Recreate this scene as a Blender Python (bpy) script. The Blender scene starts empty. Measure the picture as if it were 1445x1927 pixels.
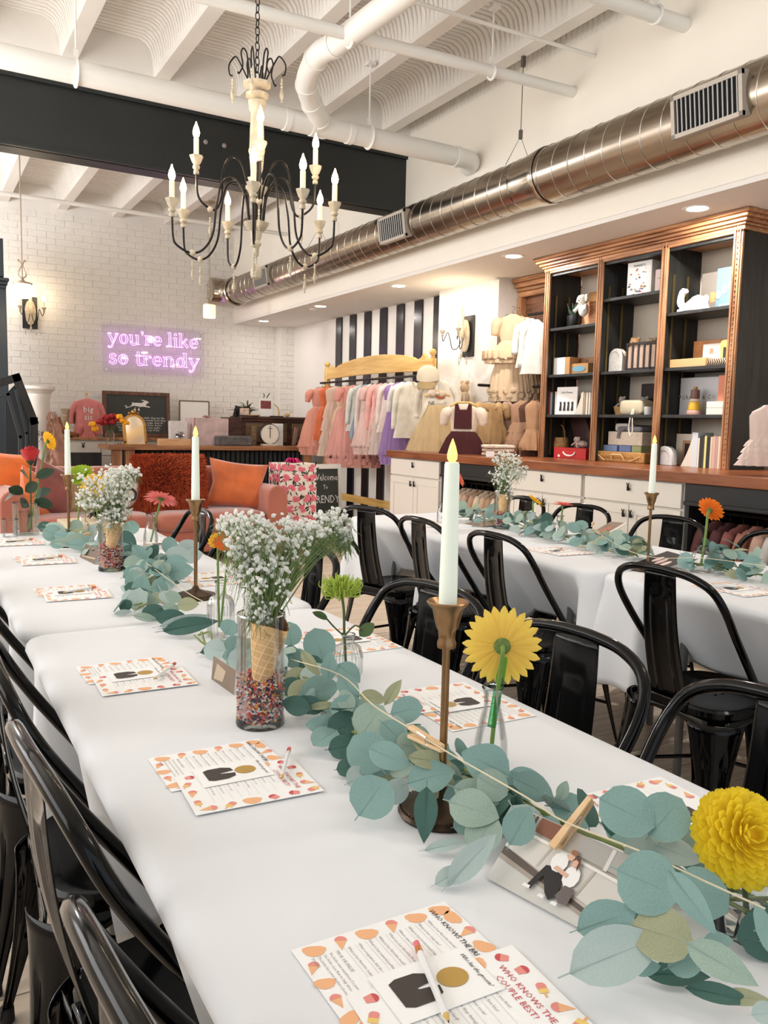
import bpy, math, random
from mathutils import Vector, Matrix, Euler
PI = math.pi
random.seed(7)
SC = bpy.context.scene
COL = SC.collection
# ---------------------------------------------------------------- camera
FPX, IW, IH = 1554.6, 1445, 1927
CAMZ = 1.26
_y, _p, _r = math.radians(30.073), math.radians(6.024), math.radians(1.288)
FW = Vector((math.sin(_y)*math.cos(_p), math.cos(_y)*math.cos(_p), -math.sin(_p)))
_R0 = Vector((math.cos(_y), -math.sin(_y), 0)); _U0 = _R0.cross(FW)
RT = _R0*math.cos(_r) + _U0*math.sin(_r); UP = -_R0*math.sin(_r) + _U0*math.cos(_r)
cd = bpy.data.cameras.new('camera'); cam = bpy.data.objects.new('camera', cd); COL.objects.link(cam)
cd.sensor_fit = 'VERTICAL'; cd.sensor_height = 24.0; cd.lens = FPX*24.0/IH; cd.clip_start = .02
mw = Matrix.Identity(4)
for i in range(3):
    mw[i][0] = RT[i]; mw[i][1] = UP[i]; mw[i][2] = -FW[i]
mw[2][3] = CAMZ
cam.matrix_world = mw
SC.camera = cam
SC.view_settings.view_transform = 'Standard'; SC.view_settings.look = 'None'
SC.view_settings.gamma = 1; SC.view_settings.use_curve_mapping = False
SC.view_settings.exposure = 0.24
SC.cycles.max_bounces = 8; SC.cycles.diffuse_bounces = 4; SC.cycles.glossy_bounces = 4
SC.cycles.transparent_max_bounces = 16; SC.cycles.transmission_bounces = 6
SC.cycles.use_denoising = True; SC.cycles.sample_clamp_indirect = 6
# ---------------------------------------------------------------- world: daylight through the glazed shopfront behind the camera
W = bpy.data.worlds.new('world'); SC.world = W; W.use_nodes = True
bg = W.node_tree.nodes['Background']; bg.inputs[0].default_value = (.86, .94, 1.0, 1); bg.inputs[1].default_value = .5
def area(name, loc, rot, sx, sy, power, col):
    l = bpy.data.lights.new(name, 'AREA'); l.shape = 'RECTANGLE'; l.size = sx; l.size_y = sy; l.energy = power; l.color = col
    o = bpy.data.objects.new(name, l); o.location = loc; o.rotation_euler = rot; COL.objects.link(o); return o
area('daylight_storefront', (0.6, -3.0, 2.0), (math.radians(90), 0, 0), 7.0, 3.2, 32, (.84, .92, 1.0))
def fill_point(x, y, z, e, col=(1, .92, .82)):
    l = bpy.data.lights.new('shop_pendant', 'POINT'); l.energy = e; l.color = col; l.shadow_soft_size = .25
    o = bpy.data.objects.new('shop_pendant', l); o.location = (x, y, z); COL.objects.link(o)
fill_point(-.7, 9.0, 2.9, 145, (.98, .98, 1)); fill_point(2.6, .4, 3.1, 26, (1, .985, .97))  # added point fills out of view, standing in for no particular lamp
area('uplight', (-.9, 5.0, 2.3), (PI, .35, 0), 1.0, 2.6, 52, (1, .975, .95)); area('uplight', (-.9, 1.6, 2.3), (PI, .45, 0), 1.0, 2.2, 14, (1, .985, .97)); area('uplight', (1.6, -.6, 2.4), (PI-.35, 0, 0), 1.6, 1.0, 20, (1, .985, .97))  # added area fills out of view, aimed up to brighten ceiling and upper walls
area('side_window', (-2.9, 4.5, 2.5), (0, -PI/2, 0), 2.0, 7.5, 150, (.97, .98, 1))  # added side fill brightening the right wall; the left wall has no window

def ray(x, y): return RT*((x-IW/2)/FPX) - UP*((y-IH/2)/FPX) + FW
def atz(x, y, z): d = ray(x, y); return Vector((0, 0, CAMZ)) + d*((z-CAMZ)/d.z)
def atx(x, y, X): d = ray(x, y); return Vector((0, 0, CAMZ)) + d*(X/d.x)
def aty(x, y, Y): d = ray(x, y); return Vector((0, 0, CAMZ)) + d*(Y/d.y)
# ---------------------------------------------------------------- materials
def lin(c):
    if max(c) > 1.0: c = [v/255 for v in c]
    return tuple(v/12.92 if v <= .04045 else ((v+.055)/1.055)**2.4 for v in c[:3])
MATS = {}
def mat(name, col, rough=.5, metal=0, var=0, vs=6, bump=0, bs=60, emis=0, stretch=None, sheen=0, coat=0, trans=0, bw=1.0, spec=.5):
    if name in MATS: return MATS[name]
    m = bpy.data.materials.new(name); m.use_nodes = True; nt = m.node_tree; N = nt.nodes; L = nt.links
    b = N['Principled BSDF']; c = lin(col)
    b.inputs['Base Color'].default_value = (*c, 1); b.inputs['Roughness'].default_value = rough
    b.inputs['Metallic'].default_value = metal; b.inputs['Specular IOR Level'].default_value = spec
    if sheen: b.inputs['Sheen Weight'].default_value = sheen
    if coat: b.inputs['Coat Weight'].default_value = coat; b.inputs['Coat Roughness'].default_value = .08
    if emis: b.inputs['Emission Color'].default_value = (*c, 1); b.inputs['Emission Strength'].default_value = emis
    co = None
    if var or bump:
        tc = N.new('ShaderNodeTexCoord'); co = tc.outputs['Object']
        if stretch:
            mp = N.new('ShaderNodeMapping'); mp.inputs['Scale'].default_value = stretch
            L.new(co, mp.inputs[0]); co = mp.outputs[0]
    if var:
        n = N.new('ShaderNodeTexNoise'); n.inputs['Scale'].default_value = vs; n.inputs['Detail'].default_value = 4
        L.new(co, n.inputs['Vector']); r = N.new('ShaderNodeValToRGB')
        r.color_ramp.elements[0].position = .3; r.color_ramp.elements[1].position = .7
        r.color_ramp.elements[0].color = (*[v*(1-var) for v in c], 1); r.color_ramp.elements[1].color = (*[min(1, v*(1+var)) for v in c], 1)
        L.new(n.outputs[0], r.inputs[0]); L.new(r.outputs[0], b.inputs['Base Color'])
        if emis: L.new(r.outputs[0], b.inputs['Emission Color'])
    if bump:
        n = N.new('ShaderNodeTexNoise'); n.inputs['Scale'].default_value = bs; n.inputs['Detail'].default_value = 3
        L.new(co, n.inputs['Vector']); u = N.new('ShaderNodeBump'); u.inputs['Strength'].default_value = bump; u.inputs['Distance'].default_value = .01*bw
        L.new(n.outputs[0], u.inputs['Height']); L.new(u.outputs[0], b.inputs['Normal'])
    if trans:   # thin cloth / leaf: some light passes through
        t = N.new('ShaderNodeBsdfTranslucent'); t.inputs[0].default_value = (*c, 1); mx = N.new('ShaderNodeMixShader'); mx.inputs[0].default_value = trans
        L.new(b.outputs[0], mx.inputs[1]); L.new(t.outputs[0], mx.inputs[2]); L.new(mx.outputs[0], N['Material Output'].inputs[0])
    MATS[name] = m; return m
def wood(name, c1, c2, stretch=(1, 12, 12), sc=3, rough=.45, bump=.15):
    if name in MATS: return MATS[name]
    m = bpy.data.materials.new(name); m.use_nodes = True; nt = m.node_tree; N = nt.nodes; L = nt.links; b = N['Principled BSDF']
    tc = N.new('ShaderNodeTexCoord'); mp = N.new('ShaderNodeMapping'); mp.inputs['Scale'].default_value = stretch
    L.new(tc.outputs['Object'], mp.inputs[0]); n = N.new('ShaderNodeTexNoise'); n.inputs['Scale'].default_value = sc; n.inputs['Detail'].default_value = 6; n.inputs['Distortion'].default_value = .6
    L.new(mp.outputs[0], n.inputs['Vector']); r = N.new('ShaderNodeValToRGB'); r.color_ramp.elements[0].position = .32; r.color_ramp.elements[1].position = .68
    r.color_ramp.elements[0].color = (*lin(c1), 1); r.color_ramp.elements[1].color = (*lin(c2), 1)
    L.new(n.outputs[0], r.inputs[0]); L.new(r.outputs[0], b.inputs['Base Color']); b.inputs['Roughness'].default_value = rough
    u = N.new('ShaderNodeBump'); u.inputs['Strength'].default_value = bump; u.inputs['Distance'].default_value = .004; L.new(n.outputs[0], u.inputs['Height']); L.new(u.outputs[0], b.inputs['Normal'])
    MATS[name] = m; return m
def glassmat(name, tint=(.97, .985, .98), k=.75):   # thin clear glass: tinted transmission with a Fresnel gloss
    if name in MATS: return MATS[name]
    m = bpy.data.materials.new(name); m.use_nodes = True; N = m.node_tree.nodes; L = m.node_tree.links; N.remove(N['Principled BSDF'])
    t = N.new('ShaderNodeBsdfTransparent'); t.inputs[0].default_value = (*tint, 1); g = N.new('ShaderNodeBsdfGlossy'); g.inputs['Roughness'].default_value = .03
    lw = N.new('ShaderNodeLayerWeight'); lw.inputs[0].default_value = .35; mu = N.new('ShaderNodeMath'); mu.operation = 'MULTIPLY'; mu.inputs[1].default_value = k
    L.new(lw.outputs['Fresnel'], mu.inputs[0]); mx = N.new('ShaderNodeMixShader'); L.new(mu.outputs[0], mx.inputs[0]); L.new(t.outputs[0], mx.inputs[1]); L.new(g.outputs[0], mx.inputs[2])
    L.new(mx.outputs[0], N['Material Output'].inputs[0]); MATS[name] = m; return m
GLASS = glassmat('clear_glass', (.985, .99, .988), .55)
# ---------------------------------------------------------------- mesh builder
def TR(x=0, y=0, z=0, rz=0, rx=0, ry=0, s=1):
    return Matrix.Translation((x, y, z)) @ Euler((rx, ry, rz)).to_matrix().to_4x4() @ Matrix.Scale(s, 4)
def frame(o, xa, ya):
    xa = Vector(xa).normalized(); ya = Vector(ya); za = xa.cross(ya).normalized(); ya = za.cross(xa)
    m = Matrix.Identity(4)
    for i in range(3): m[i][0] = xa[i]; m[i][1] = ya[i]; m[i][2] = za[i]; m[i][3] = o[i]
    return m
class B:
    def __init__(s): s.v = []; s.f = []; s.mi = []; s.m = 0
    def add(s, vs, fs, M=None):
        n = len(s.v)
        s.v += [tuple(M @ Vector(p)) for p in vs] if M is not None else [tuple(p) for p in vs]
        s.f += [tuple(n+i for i in f) for f in fs]; s.mi += [s.m]*len(fs); return s
    def box(s, a, b, M=None):
        x0, y0, z0 = a; x1, y1, z1 = b
        return s.add([(x0,y0,z0),(x1,y0,z0),(x1,y1,z0),(x0,y1,z0),(x0,y0,z1),(x1,y0,z1),(x1,y1,z1),(x0,y1,z1)],
            [(0,3,2,1),(4,5,6,7),(0,1,5,4),(1,2,6,5),(2,3,7,6),(3,0,4,7)], M)
    def lathe(s, prof, n=16, M=None, cap=True, wob=None):
        vs = []; fs = []; k = len(prof)
        for i, (r, z) in enumerate(prof):
            for j in range(n):
                a = 2*PI*j/n; rr = r*(wob(a, z) if wob else 1); vs.append((rr*math.cos(a), rr*math.sin(a), z))
        for i in range(k-1):
            for j in range(n): fs.append((i*n+j, i*n+(j+1) % n, (i+1)*n+(j+1) % n, (i+1)*n+j))
        if cap:
            if prof[0][0] > 1e-5: fs.append(tuple(range(n-1, -1, -1)))
            if prof[-1][0] > 1e-5: fs.append(tuple((k-1)*n+j for j in range(n)))
        return s.add(vs, fs, M)
    def tube(s, pts, r, n=8, closed=False, M=None, sec=None):
        pts = [Vector(p) for p in pts]; k = len(pts); rs = r if isinstance(r, (list, tuple)) else [r]*k
        T = []
        for i in range(k):
            a = pts[(i-1) % k] if closed or i else pts[0]; b = pts[(i+1) % k] if closed or i < k-1 else pts[-1]
            t = b-a; T.append(t.normalized() if t.length > 1e-9 else Vector((0, 0, 1)))
        u = T[0].orthogonal().normalized(); vs = []; fs = []
        for i in range(k):
            u = (u-T[i]*u.dot(T[i])); u = u.normalized() if u.length > 1e-6 else T[i].orthogonal().normalized(); w = T[i].cross(u)
            for j in range(n):
                a = 2*PI*j/n; vs.append(pts[i]+(u*math.cos(a)+w*math.sin(a))*rs[i])
        for i in range(k if closed else k-1):
            q = (i+1) % k
            for j in range(n): fs.append((i*n+j, i*n+(j+1) % n, q*n+(j+1) % n, q*n+j))
        if not closed: fs += [tuple(range(n-1, -1, -1)), tuple((k-1)*n+j for j in range(n))]
        return s.add(vs, fs, M)
    def prism(s, poly, z0, z1, M=None):
        n = len(poly); vs = [(x, y, z0) for x, y in poly]+[(x, y, z1) for x, y in poly]
        fs = [tuple(range(n-1, -1, -1)), tuple(range(n, 2*n))]+[(i, (i+1) % n, n+(i+1) % n, n+i) for i in range(n)]
        return s.add(vs, fs, M)
    def flat(s, poly, M=None, z=0): return s.add([(x, y, z) for x, y in poly], [tuple(range(len(poly)))], M)
    def grid(s, fn, nu, nv, cu=False, M=None):
        vs = [fn(i/nu if cu else i/(nu-1), j/(nv-1)) for j in range(nv) for i in range(nu)]
        fs = [(j*nu+i, j*nu+(i+1) % nu, (j+1)*nu+(i+1) % nu, (j+1)*nu+i) for j in range(nv-1) for i in range(nu if cu else nu-1)]
        return s.add(vs, fs, M)
    def ball(s, c, r, n=8, k=5, M=None, sq=(1, 1, 1)):
        p = [(math.sin(PI*i/k)*r, -math.cos(PI*i/k)*r) for i in range(k+1)]; p[0] = (1e-6, -r); p[-1] = (1e-6, r)
        m = Matrix.Translation(c) @ Matrix.Diagonal((*sq, 1)); return s.lathe(p, n, (M @ m) if M is not None else m, cap=False)
    def text(s, t, size, M, align='CENTER', shear=0, spacing=1, ext=0, res=1):
        c = bpy.data.curves.new('t', 'FONT'); c.body = t; c.size = size; c.align_x = align; c.align_y = 'CENTER'; c.shear = shear
        c.space_character = spacing; c.resolution_u = res; c.extrude = ext
        o = bpy.data.objects.new('t', c); me = bpy.data.meshes.new_from_object(o)
        s.add([v.co for v in me.vertices], [tuple(p.vertices) for p in me.polygons], M)
        bpy.data.objects.remove(o); bpy.data.curves.remove(c); bpy.data.meshes.remove(me); return s
    def obj(s, name, mats, parent=None, smooth=True, bev=0, loc=None, rz=None, ang=38):
        me = bpy.data.meshes.new(name); me.from_pydata(s.v, [], s.f)
        for m in (mats if isinstance(mats, (list, tuple)) else [mats]): me.materials.append(m)
        if len(me.materials) > 1: me.polygons.foreach_set('material_index', s.mi)
        me.update()
        if smooth:
            me.shade_smooth()
            try: me.set_sharp_from_angle(angle=math.radians(ang))
            except Exception: pass
        o = bpy.data.objects.new(name, me); COL.objects.link(o)
        if bev:
            b = o.modifiers.new('b', 'BEVEL'); b.width = bev; b.segments = 2; b.limit_method = 'ANGLE'; b.angle_limit = math.radians(50)
        if parent: o.parent = parent
        if loc is not None: o.location = loc
        if rz is not None: o.rotation_euler = (0, 0, rz)
        return o
def tag(o, label, cat, group=None, kind=None):
    if label: o['label'] = label
    if cat: o['category'] = cat
    if group: o['group'] = group
    if kind: o['kind'] = kind
    return o
def thing(name, label, cat, loc=(0, 0, 0), rz=0, group=None, rot=None):
    o = bpy.data.objects.new(name, None); o.empty_display_size = .05; COL.objects.link(o); o.location = loc
    o.rotation_euler = rot if rot else (0, 0, rz)
    return tag(o, label, cat, group)
def struct(name, b, mats, parent=None, **k):
    o = b.obj(name, mats, parent, **k); o['kind'] = 'structure'; return o
def inst(me, name, parent=None, loc=(0, 0, 0), rot=(0, 0, 0), sc=1, mw=None):
    o = bpy.data.objects.new(name, me); COL.objects.link(o)
    if parent: o.parent = parent
    if mw is not None: o.matrix_basis = mw
    else: o.location = loc; o.rotation_euler = rot; o.scale = (sc,)*3 if not isinstance(sc, tuple) else sc
    return o
def dup(root, loc, rz=0, label=None, group=None, rot=None, sc=None):
    def cp(o, par):
        c = o.copy(); COL.objects.link(c); c.parent = par
        for ch in KIDS.get(o.name, ()): cp(ch, c)
        return c
    KIDS.clear()
    for o in bpy.data.objects:
        if o.parent: KIDS.setdefault(o.parent.name, []).append(o)
    r = cp(root, None); r.location = loc; r.rotation_euler = rot if rot else (0, 0, rz)
    if sc: r.scale = (sc,)*3 if not isinstance(sc, tuple) else sc
    if label: r['label'] = label
    if group: r['group'] = group
    return r
KIDS = {}
def arc(cx, cy, r, a0, a1, n): return [(cx+r*math.cos(math.radians(a0+(a1-a0)*i/n)), cy+r*math.sin(math.radians(a0+(a1-a0)*i/n))) for i in range(n+1)]
def rrect(w, h, r, n=4, cx=0, cy=0):
    return [(cx+x, cy+y) for x, y in arc(w/2-r, h/2-r, r, 0, 90, n)+arc(-w/2+r, h/2-r, r, 90, 180, n)+arc(-w/2+r, -h/2+r, r, 180, 270, n)+arc(w/2-r, -h/2+r, r, 270, 360, n)]
def spline(pts, n=6):   # Catmull-Rom
    P = [Vector(p) for p in pts]; P = [P[0]*2-P[1]]+P+[P[-1]*2-P[-2]]; out = []
    for i in range(1, len(P)-2):
        for k in range(n):
            t = k/n; a, b, c, d = P[i-1:i+3]
            out.append(.5*((2*b)+(c-a)*t+(2*a-5*b+4*c-d)*t*t+(3*b-a-3*c+d)*t**3))
    return out+[P[-2]]
# common materials
WHITEWALL = mat('wall_paint', (236, 232, 226), .75, var=.03, vs=3, bump=.12, bs=30)
TRIMW = mat('white_paint', (232, 228, 220), .5, bump=.05)
PIPEW = mat('pipe_white', (238, 236, 230), .35)
CEILW = mat('ceiling_white', (234, 229, 222), .55, var=.03, vs=4, bump=.1, bs=25)
BRICKW = mat('painted_brick', (236, 232, 225), .6, var=.03, vs=8, bump=.35, bs=60)
BLACKM = mat('black_gloss_metal', (4, 4, 5), .12, 0, spec=.26)
DARKWOOD = wood('black_stained_wood', (16, 17, 18), (42, 42, 40), (6, 6, .6), 4, .5)
BROWN = wood('brown_stained_wood', (124, 80, 50), (204, 150, 106), (6, 6, .7), 3, .42)
BROWNX = wood('brown_stained_wood_long', (128, 82, 52), (204, 148, 102), (7, .8, 7), 3, .4)
COUNTERW = wood('counter_wood', (112, 60, 32), (164, 96, 56), (8, .7, 8), 3, .28)
PINE = wood('pine', (204, 158, 84), (232, 194, 120), (8, .8, 8), 3, .4)
CABW = mat('cabinet_white', (232, 225, 214), .45)
CLOTH = mat('white_table_linen', (233, 235, 238), .85, bump=.35, bs=7, bw=.6, sheen=.1)
BRASS = mat('aged_brass', (150, 118, 84), .32, 1, var=.15, vs=20)
BULB = mat('bulb_glow', (255, 214, 150), .3, emis=28)
WHITE = mat('paper_white', (244, 242, 238), .7)
INK = mat('dark_ink', (52, 42, 40), .7)
CHROME = mat('chrome', (200, 200, 200), .2, 1)
# ================================================================= STRUCTURE
XW, ZS, YB, ZC, XS, BY = 3.93, 2.58, 11.0, 3.78, 4.76, 6.53
# floor: pale plank boards, each board in view a piece of its own
fl = struct('floor', B().box((-3, -3, -.06), (6.2, 11.4, -.012)), mat('floor_gap', (120, 104, 88), .8))
FP = wood('floor_plank_wood', (196, 178, 156), (224, 208, 188), (.8, 9, 9), 3, .42, .1)
PW, PL = .185, 1.25
pm = [B().box((.002, .002, -.012), (PL-.002, PW-.002, -random.uniform(0, .0012))).obj('plank', FP, fl) for k in range(4)]
pq = list(pm)
rest = B(); cnt = 4
for j in range(-14, 60):
    off = (j*.47) % PL
    for i in range(-3, 6):
        x, y = i*PL-off+.4, j*PW
        if -.9 < x+PL/2 < 4.2 and .2 < y < 7.0 and cnt < 290 and not (1.2 < y < 6 and -5 < x < -1):
            if pq: pq.pop().location = (x, y, 0)
            else: inst(random.choice(pm).data, 'plank', fl, (x, y, 0)); cnt += 1
        else: rest.box((x+.002, y+.002, -.012), (x+PL-.002, y+PW-.002, -.0005))
r = rest.obj('planks', FP, fl); r['kind'] = 'stuff'
# walls
def bricks(parent, M, w, z0, z1, nmax, pick, seed=1, bw=.212, bh=.076, clip=None):
    rnd = random.Random(seed); g = .006
    mats_ = [B().box((g/2, -.006-d, g/2), (bw-g/2, 0, bh-g/2), None).obj('brick', BRICKW, parent, bev=.003) for d in (0, .0015, .003)]
    first = list(mats_); n = 0; rest = B()
    for j in range(int((z1-z0)/bh)):
        x = -(j % 2)*bw/2
        while x < w:
            xa, xb = max(0, x), min(w, x+bw); z = z0+j*bh
            if xb-xa > .03 and not (clip and clip(xa, xb, z)):
                full = xb-xa > bw-.001
                if full and pick(x, z) and n < nmax:
                    MM = M @ Matrix.Translation((x, 0, z))
                    if first: o = first.pop(); o.matrix_basis = MM
                    else: inst(rnd.choice(mats_).data, 'brick', parent, mw=MM)
                    n += 1
                else: rest.box((xa+g/2, -.006-rnd.choice((0, .0015, .003)), z+g/2), (xb-g/2, 0, z+bh-g/2), M)
            x += bw
    o = rest.obj('bricks', BRICKW, parent); o['kind'] = 'stuff'
wb = struct('wall_back', B().box((-3, YB, 0), (XS+.02, YB+.2, 4.1)), WHITEWALL)
bricks(wb, Matrix.Translation((.6, YB, 0)), 4.0, 0, 3.75, 290, lambda x, z: 1.0 < z < 2.75 and .5 < x < 3.75)
# back right corner: brick chimney breast beside the plain wall
cb = struct('wall_back_corner', B().box((4.55, YB-.16, 0), (XS+.2, YB, ZS)), WHITEWALL)
bricks(cb, Matrix.Translation((4.55, YB-.16, 0)), .24, .9, ZS, 40, lambda x, z: True, 3)
struct('wall_right_upper', B().box((XW, -3, ZS+.03), (XW+.25, YB, 4.2)), mat('cream_wall', (246, 239, 226), .75, var=.02, vs=2, bump=.08, bs=30))
sf = B(); sf.box((XW, -3, ZS), (XS+.8, YB, ZS+.031)); struct('ceiling_soffit', sf, mat('soffit_white', (238, 233, 226), .7, bump=.1, bs=40))
struct('wall_right', B().box((XS, 6.95, 0), (XS+.1, YB, ZS)), mat('white_wall_plain', (238, 234, 228), .7))
struct('wall_right_alcove', B().box((5.05, -3, 0), (5.15, 6.0, ZS)), mat('alcove_wall', (226, 218, 206), .8))
bp = struct('wall_right_brick', B().box((4.6, 6.0, 0), (5.1, 6.95, ZS)), BRICKW)
bricks(bp, frame((4.6, 6.95, 0), (0, -1, 0), (0, 0, 1)) @ TR(rx=PI/2), .95, .95, ZS, 110, lambda x, z: True, 5)
struct('wall_left', B().box((-3.1, -3, 0), (-3, YB, 4.2)), WHITEWALL)
# painted black stripes (raised battens)
STR = mat('black_stripe_board', (26, 24, 34), .22, spec=.7)
for k in range(7):
    y = 9.50-k*.3725
    tag(B().box((XS-.022, y-.155, .1), (XS, y, ZS-.005)).obj('stripe_board', STR, bev=.003),
        ['glossy black vertical board on the white wall, farthest from the brick pier', 'glossy black wall board, second from the far end of the row', 'glossy black wall board, third from the far end above the pine rack',
         'glossy black wall board in the middle of the seven', 'glossy black wall board, third from the brick pier', 'glossy black wall board, second from the brick pier', 'glossy black wall board right beside the brick pier'][k], 'wall board', 'black boards striping the white wall')
# ceiling: ribbed pans between joists
ce = struct('ceiling', B().box((-3.1, -3, 4.12), (XW+.2, YB+.2, 4.2)), CEILW)
def pan(x0, x1):
    zt, zb = 4.03, 3.80; w = x1-x0
    prof = [(x0, zb), (x0+.01, zb+.10), (x0+.03, zt-.06), (x0+.06, zt-.022), (x0+.11, zt), (x1-.11, zt), (x1-.06, zt-.022), (x1-.03, zt-.06), (x1-.01, zb+.10), (x1, zb)]
    nr = []; 
    cx, cz = (x0+x1)/2, zb
    out = []
    for i, (x, z) in enumerate(prof):
        a = prof[max(0, i-1)]; b = prof[min(len(prof)-1, i+1)]; dx, dz = b[0]-a[0], b[1]-a[1]; l = math.hypot(dx, dz); out.append((-dz/l, dx/l))
    b = B(); k = len(prof); vs = []; fs = []; rows = 0; y0_ = -.5; rr = random.Random(int(x0*100))
    while y0_ < YB:
        g = rr.uniform(.010, .017); p_ = rr.uniform(.044, .058)
        for dy, h in ((0, 0), (p_-g-.006, rr.uniform(-.002, .002)), (p_-g, .016), (p_-.004, .018)):
            y = y0_+dy; wob = .006*math.sin(y*2.1+x0*9)
            for i, (x, z) in enumerate(prof): vs.append((x+out[i][0]*h, y+wob*math.sin(i*.8), z+out[i][1]*h))
            rows += 1
        y0_ += p_
    for j in range(rows-1):
        for i in range(k-1): fs.append((j*k+i, j*k+i+1, (j+1)*k+i+1, (j+1)*k+i))
    b.add(vs, fs); return b
JX = [1.145+.653*k for k in range(-6, 5)]
for k, x in enumerate(JX):
    j = B().box((x-.115, -3, 3.78), (x, YB, 4.1)).obj('joist', CEILW, ce, bev=.006); j['kind'] = 'structure'
    x1 = JX[k+1]-.115 if k+1 < len(JX) else XW
    if x1 > x+.05 and x1 > 0: pan(x, x1).obj('ribbed_pan', CEILW, ce)
# solid bays at the beam
hb = B().box((-3, BY-.06, 3.63), (XW, BY+.36, 4.1)); struct('ceiling_header', hb, CEILW)
bm = B(); bm.box((-3, BY, 3.14), (XW, BY+.02, 3.62)); bm.box((-3, BY-.03, 3.14), (XW, BY+.19, 3.165)); bm.box((-3, BY-.03, 3.6), (XW, BY+.19, 3.625)); bm.box((-3, BY+.08, 3.15), (XW, BY+.1, 3.61))
beam = struct('ceiling_beam', bm, mat('beam_black', (30, 34, 34), .42, bump=.2, bs=25))
bo = B()
for x, z in ((2.42, 3.36), (2.56, 3.345)):
    pass
for x in (2.1, 2.25): bo.lathe([(.018, 0), (.018, .006), (.012, .012)], 10, TR(x, BY, 3.42, rx=PI/2))
bo.obj('bolt', mat('bolt_pale', (150, 138, 140), .5), beam)
# skirting at far wall
struct('baseboard_right', B().box((XS-.02, 6.96, 0), (XS, YB, .12)), TRIMW)
# recessed lights in the soffit
RLM = mat('downlight_glow', (255, 240, 215), .4, emis=14)
nm = ['nearest the tall shelves corner', 'over the left end of the tall shelves', 'in front of the brick pier', 'over the pine clothes rack', 'nearest the back wall']
t0 = None
for k in range(5):
    y = 3.48+1.725*k
    lab = 'round white recessed downlight glowing in the soffit, '+nm[k]
    if t0 is None:
        t0 = thing('recessed_light', lab, 'ceiling light', (4.12, y, ZS), 0, 'soffit downlights')
        B().lathe([(.062, -.002), (.085, -.006), (.09, 0)], 24, cap=False).obj('trim_ring', TRIMW, t0); B().lathe([(.0001, -.003), (.062, -.003)], 24, cap=False).obj('diffuser', RLM, t0)
    else: dup(t0, (4.12, y, ZS), 0, lab, 'soffit downlights')
    l = bpy.data.lights.new('downlight_lamp', 'AREA'); l.shape = 'DISK'; l.size = .12; l.energy = (24, 15, 7, 4, 2.5)[k]; l.color = (1, .95, .89)
    o = bpy.data.objects.new('downlight_lamp', l); o.location = (4.12, y, ZS-.015); COL.objects.link(o)
for k, (x, y) in enumerate(((4.6, 6.05), (4.15, 8.9))):
    tag(B().lathe([(.05, 0), (.05, -.012), (.03, -.02), (0.0001, -.02)], 16).obj('smoke_sensor', TRIMW, loc=(x, y, ZS)), 'small flat white disc on the soffit '+('by the tall shelves' if k == 0 else 'far end near the back wall'), 'ceiling disc')
# ---------------------------------------------------------------- pipes
def pipe(name, label, pts, r, n=20, rings=(), parts=None, cat='pipe'):
    t = thing(name, label, cat)
    B().tube(pts, r, n).obj('pipe_run', PIPEW, t)
    for (p, d) in rings:
        d = Vector(d).normalized(); p = Vector(p)
        B().tube([p-d*.02, p+d*.02], r*1.07, n).obj('coupling', PIPEW, t)
    return t
bpx = lambda x: (x, 5.93-.0*x, 3.50)
ex = Vector((1, 0, 0)); ey = Vector((0, 1, 0))
PY, PZ = 5.41, 3.30
main = [(-3, PY, PZ+.01), (3.76, PY, PZ)]+[(3.76+.16*math.sin(a), PY+.16-.16*math.cos(a), PZ) for a in (.4, .8, 1.2, 1.57)]
mp_ = pipe('drain_pipe', 'thick white drain pipe crossing under the ceiling before the black beam', main, .07, rings=[((3.70, PY, PZ), ex), ((2.50, PY, PZ), ex), ((2.78, PY, PZ), ex), ((2.3, PY, PZ), ex)])
bpts = [(610, 245, 3.30), (597, 215, 3.34), (585, 190, 3.38), (577, 152, 3.42), (600, 103, 3.45), (640, 78, 3.46), (740, 3, 3.47)]
br = spline([atz(*q) for q in bpts], 5); br.append(br[-1]+(br[-1]-br[-3])*6)
B().tube(br, .068, 20).obj('branch_pipe', PIPEW, mp_)
for i in (3, 9, 14, 19, 24):
    p = br[i]; d = (br[i+1]-br[i-1]).normalized(); B().tube([p-d*.016, p+d*.016], .074, 20).obj('coupling', PIPEW, mp_)
def hanger(par, x, y, z, top, r, along='x'):
    b = B(); b.tube([(x, y, z+r+.05), (x, y, top)], .006, 6)
    pts = [((x if along == 'x' else x+(r+.006)*math.sin(a)), (y+(r+.006)*math.sin(a) if along == 'x' else y), z+(r+.006)*math.cos(a)) for a in [2*PI*i/16 for i in range(16)]]
    b.tube(pts, .009, 6, closed=True); b.box((x-.012, y-.012, z+r), (x+.012, y+.012, z+r+.06)); b.box((x-.03, y-.03, top-.01), (x+.03, y+.03, top+.01)); b.obj('pipe_hanger', PIPEW, par)
hanger(mp_, .95, PY, PZ, 3.78, .07); hanger(mp_, 2.94, PY, PZ, 3.80, .07)
sp = pipe('sprinkler_pipe', 'long thin white sprinkler pipe passing behind the chandelier chain', [(-3, 4.42, 3.33), (XW, 4.39, 3.49)], .034, 14)
hanger(sp, 3.25, 4.39, 3.465, 3.85, .034); hanger(sp, 2.25, 4.39, 3.42, 3.8, .034)
pipe('conduit', 'thinnest white conduit meeting the cream wall above the duct', [(1.5, 4.3, 3.66), (XW, 4.2, 3.65)], .012, 8, cat='conduit')
s3 = pipe('sprinkler_pipe', 'short white pipe entering the cream wall at the top right', [(1.0, 3.6, 3.55), (XW, 3.48, 3.565)], .042, 14); hanger(s3, 3.70, 3.49, 3.565, 3.85, .042)
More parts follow.
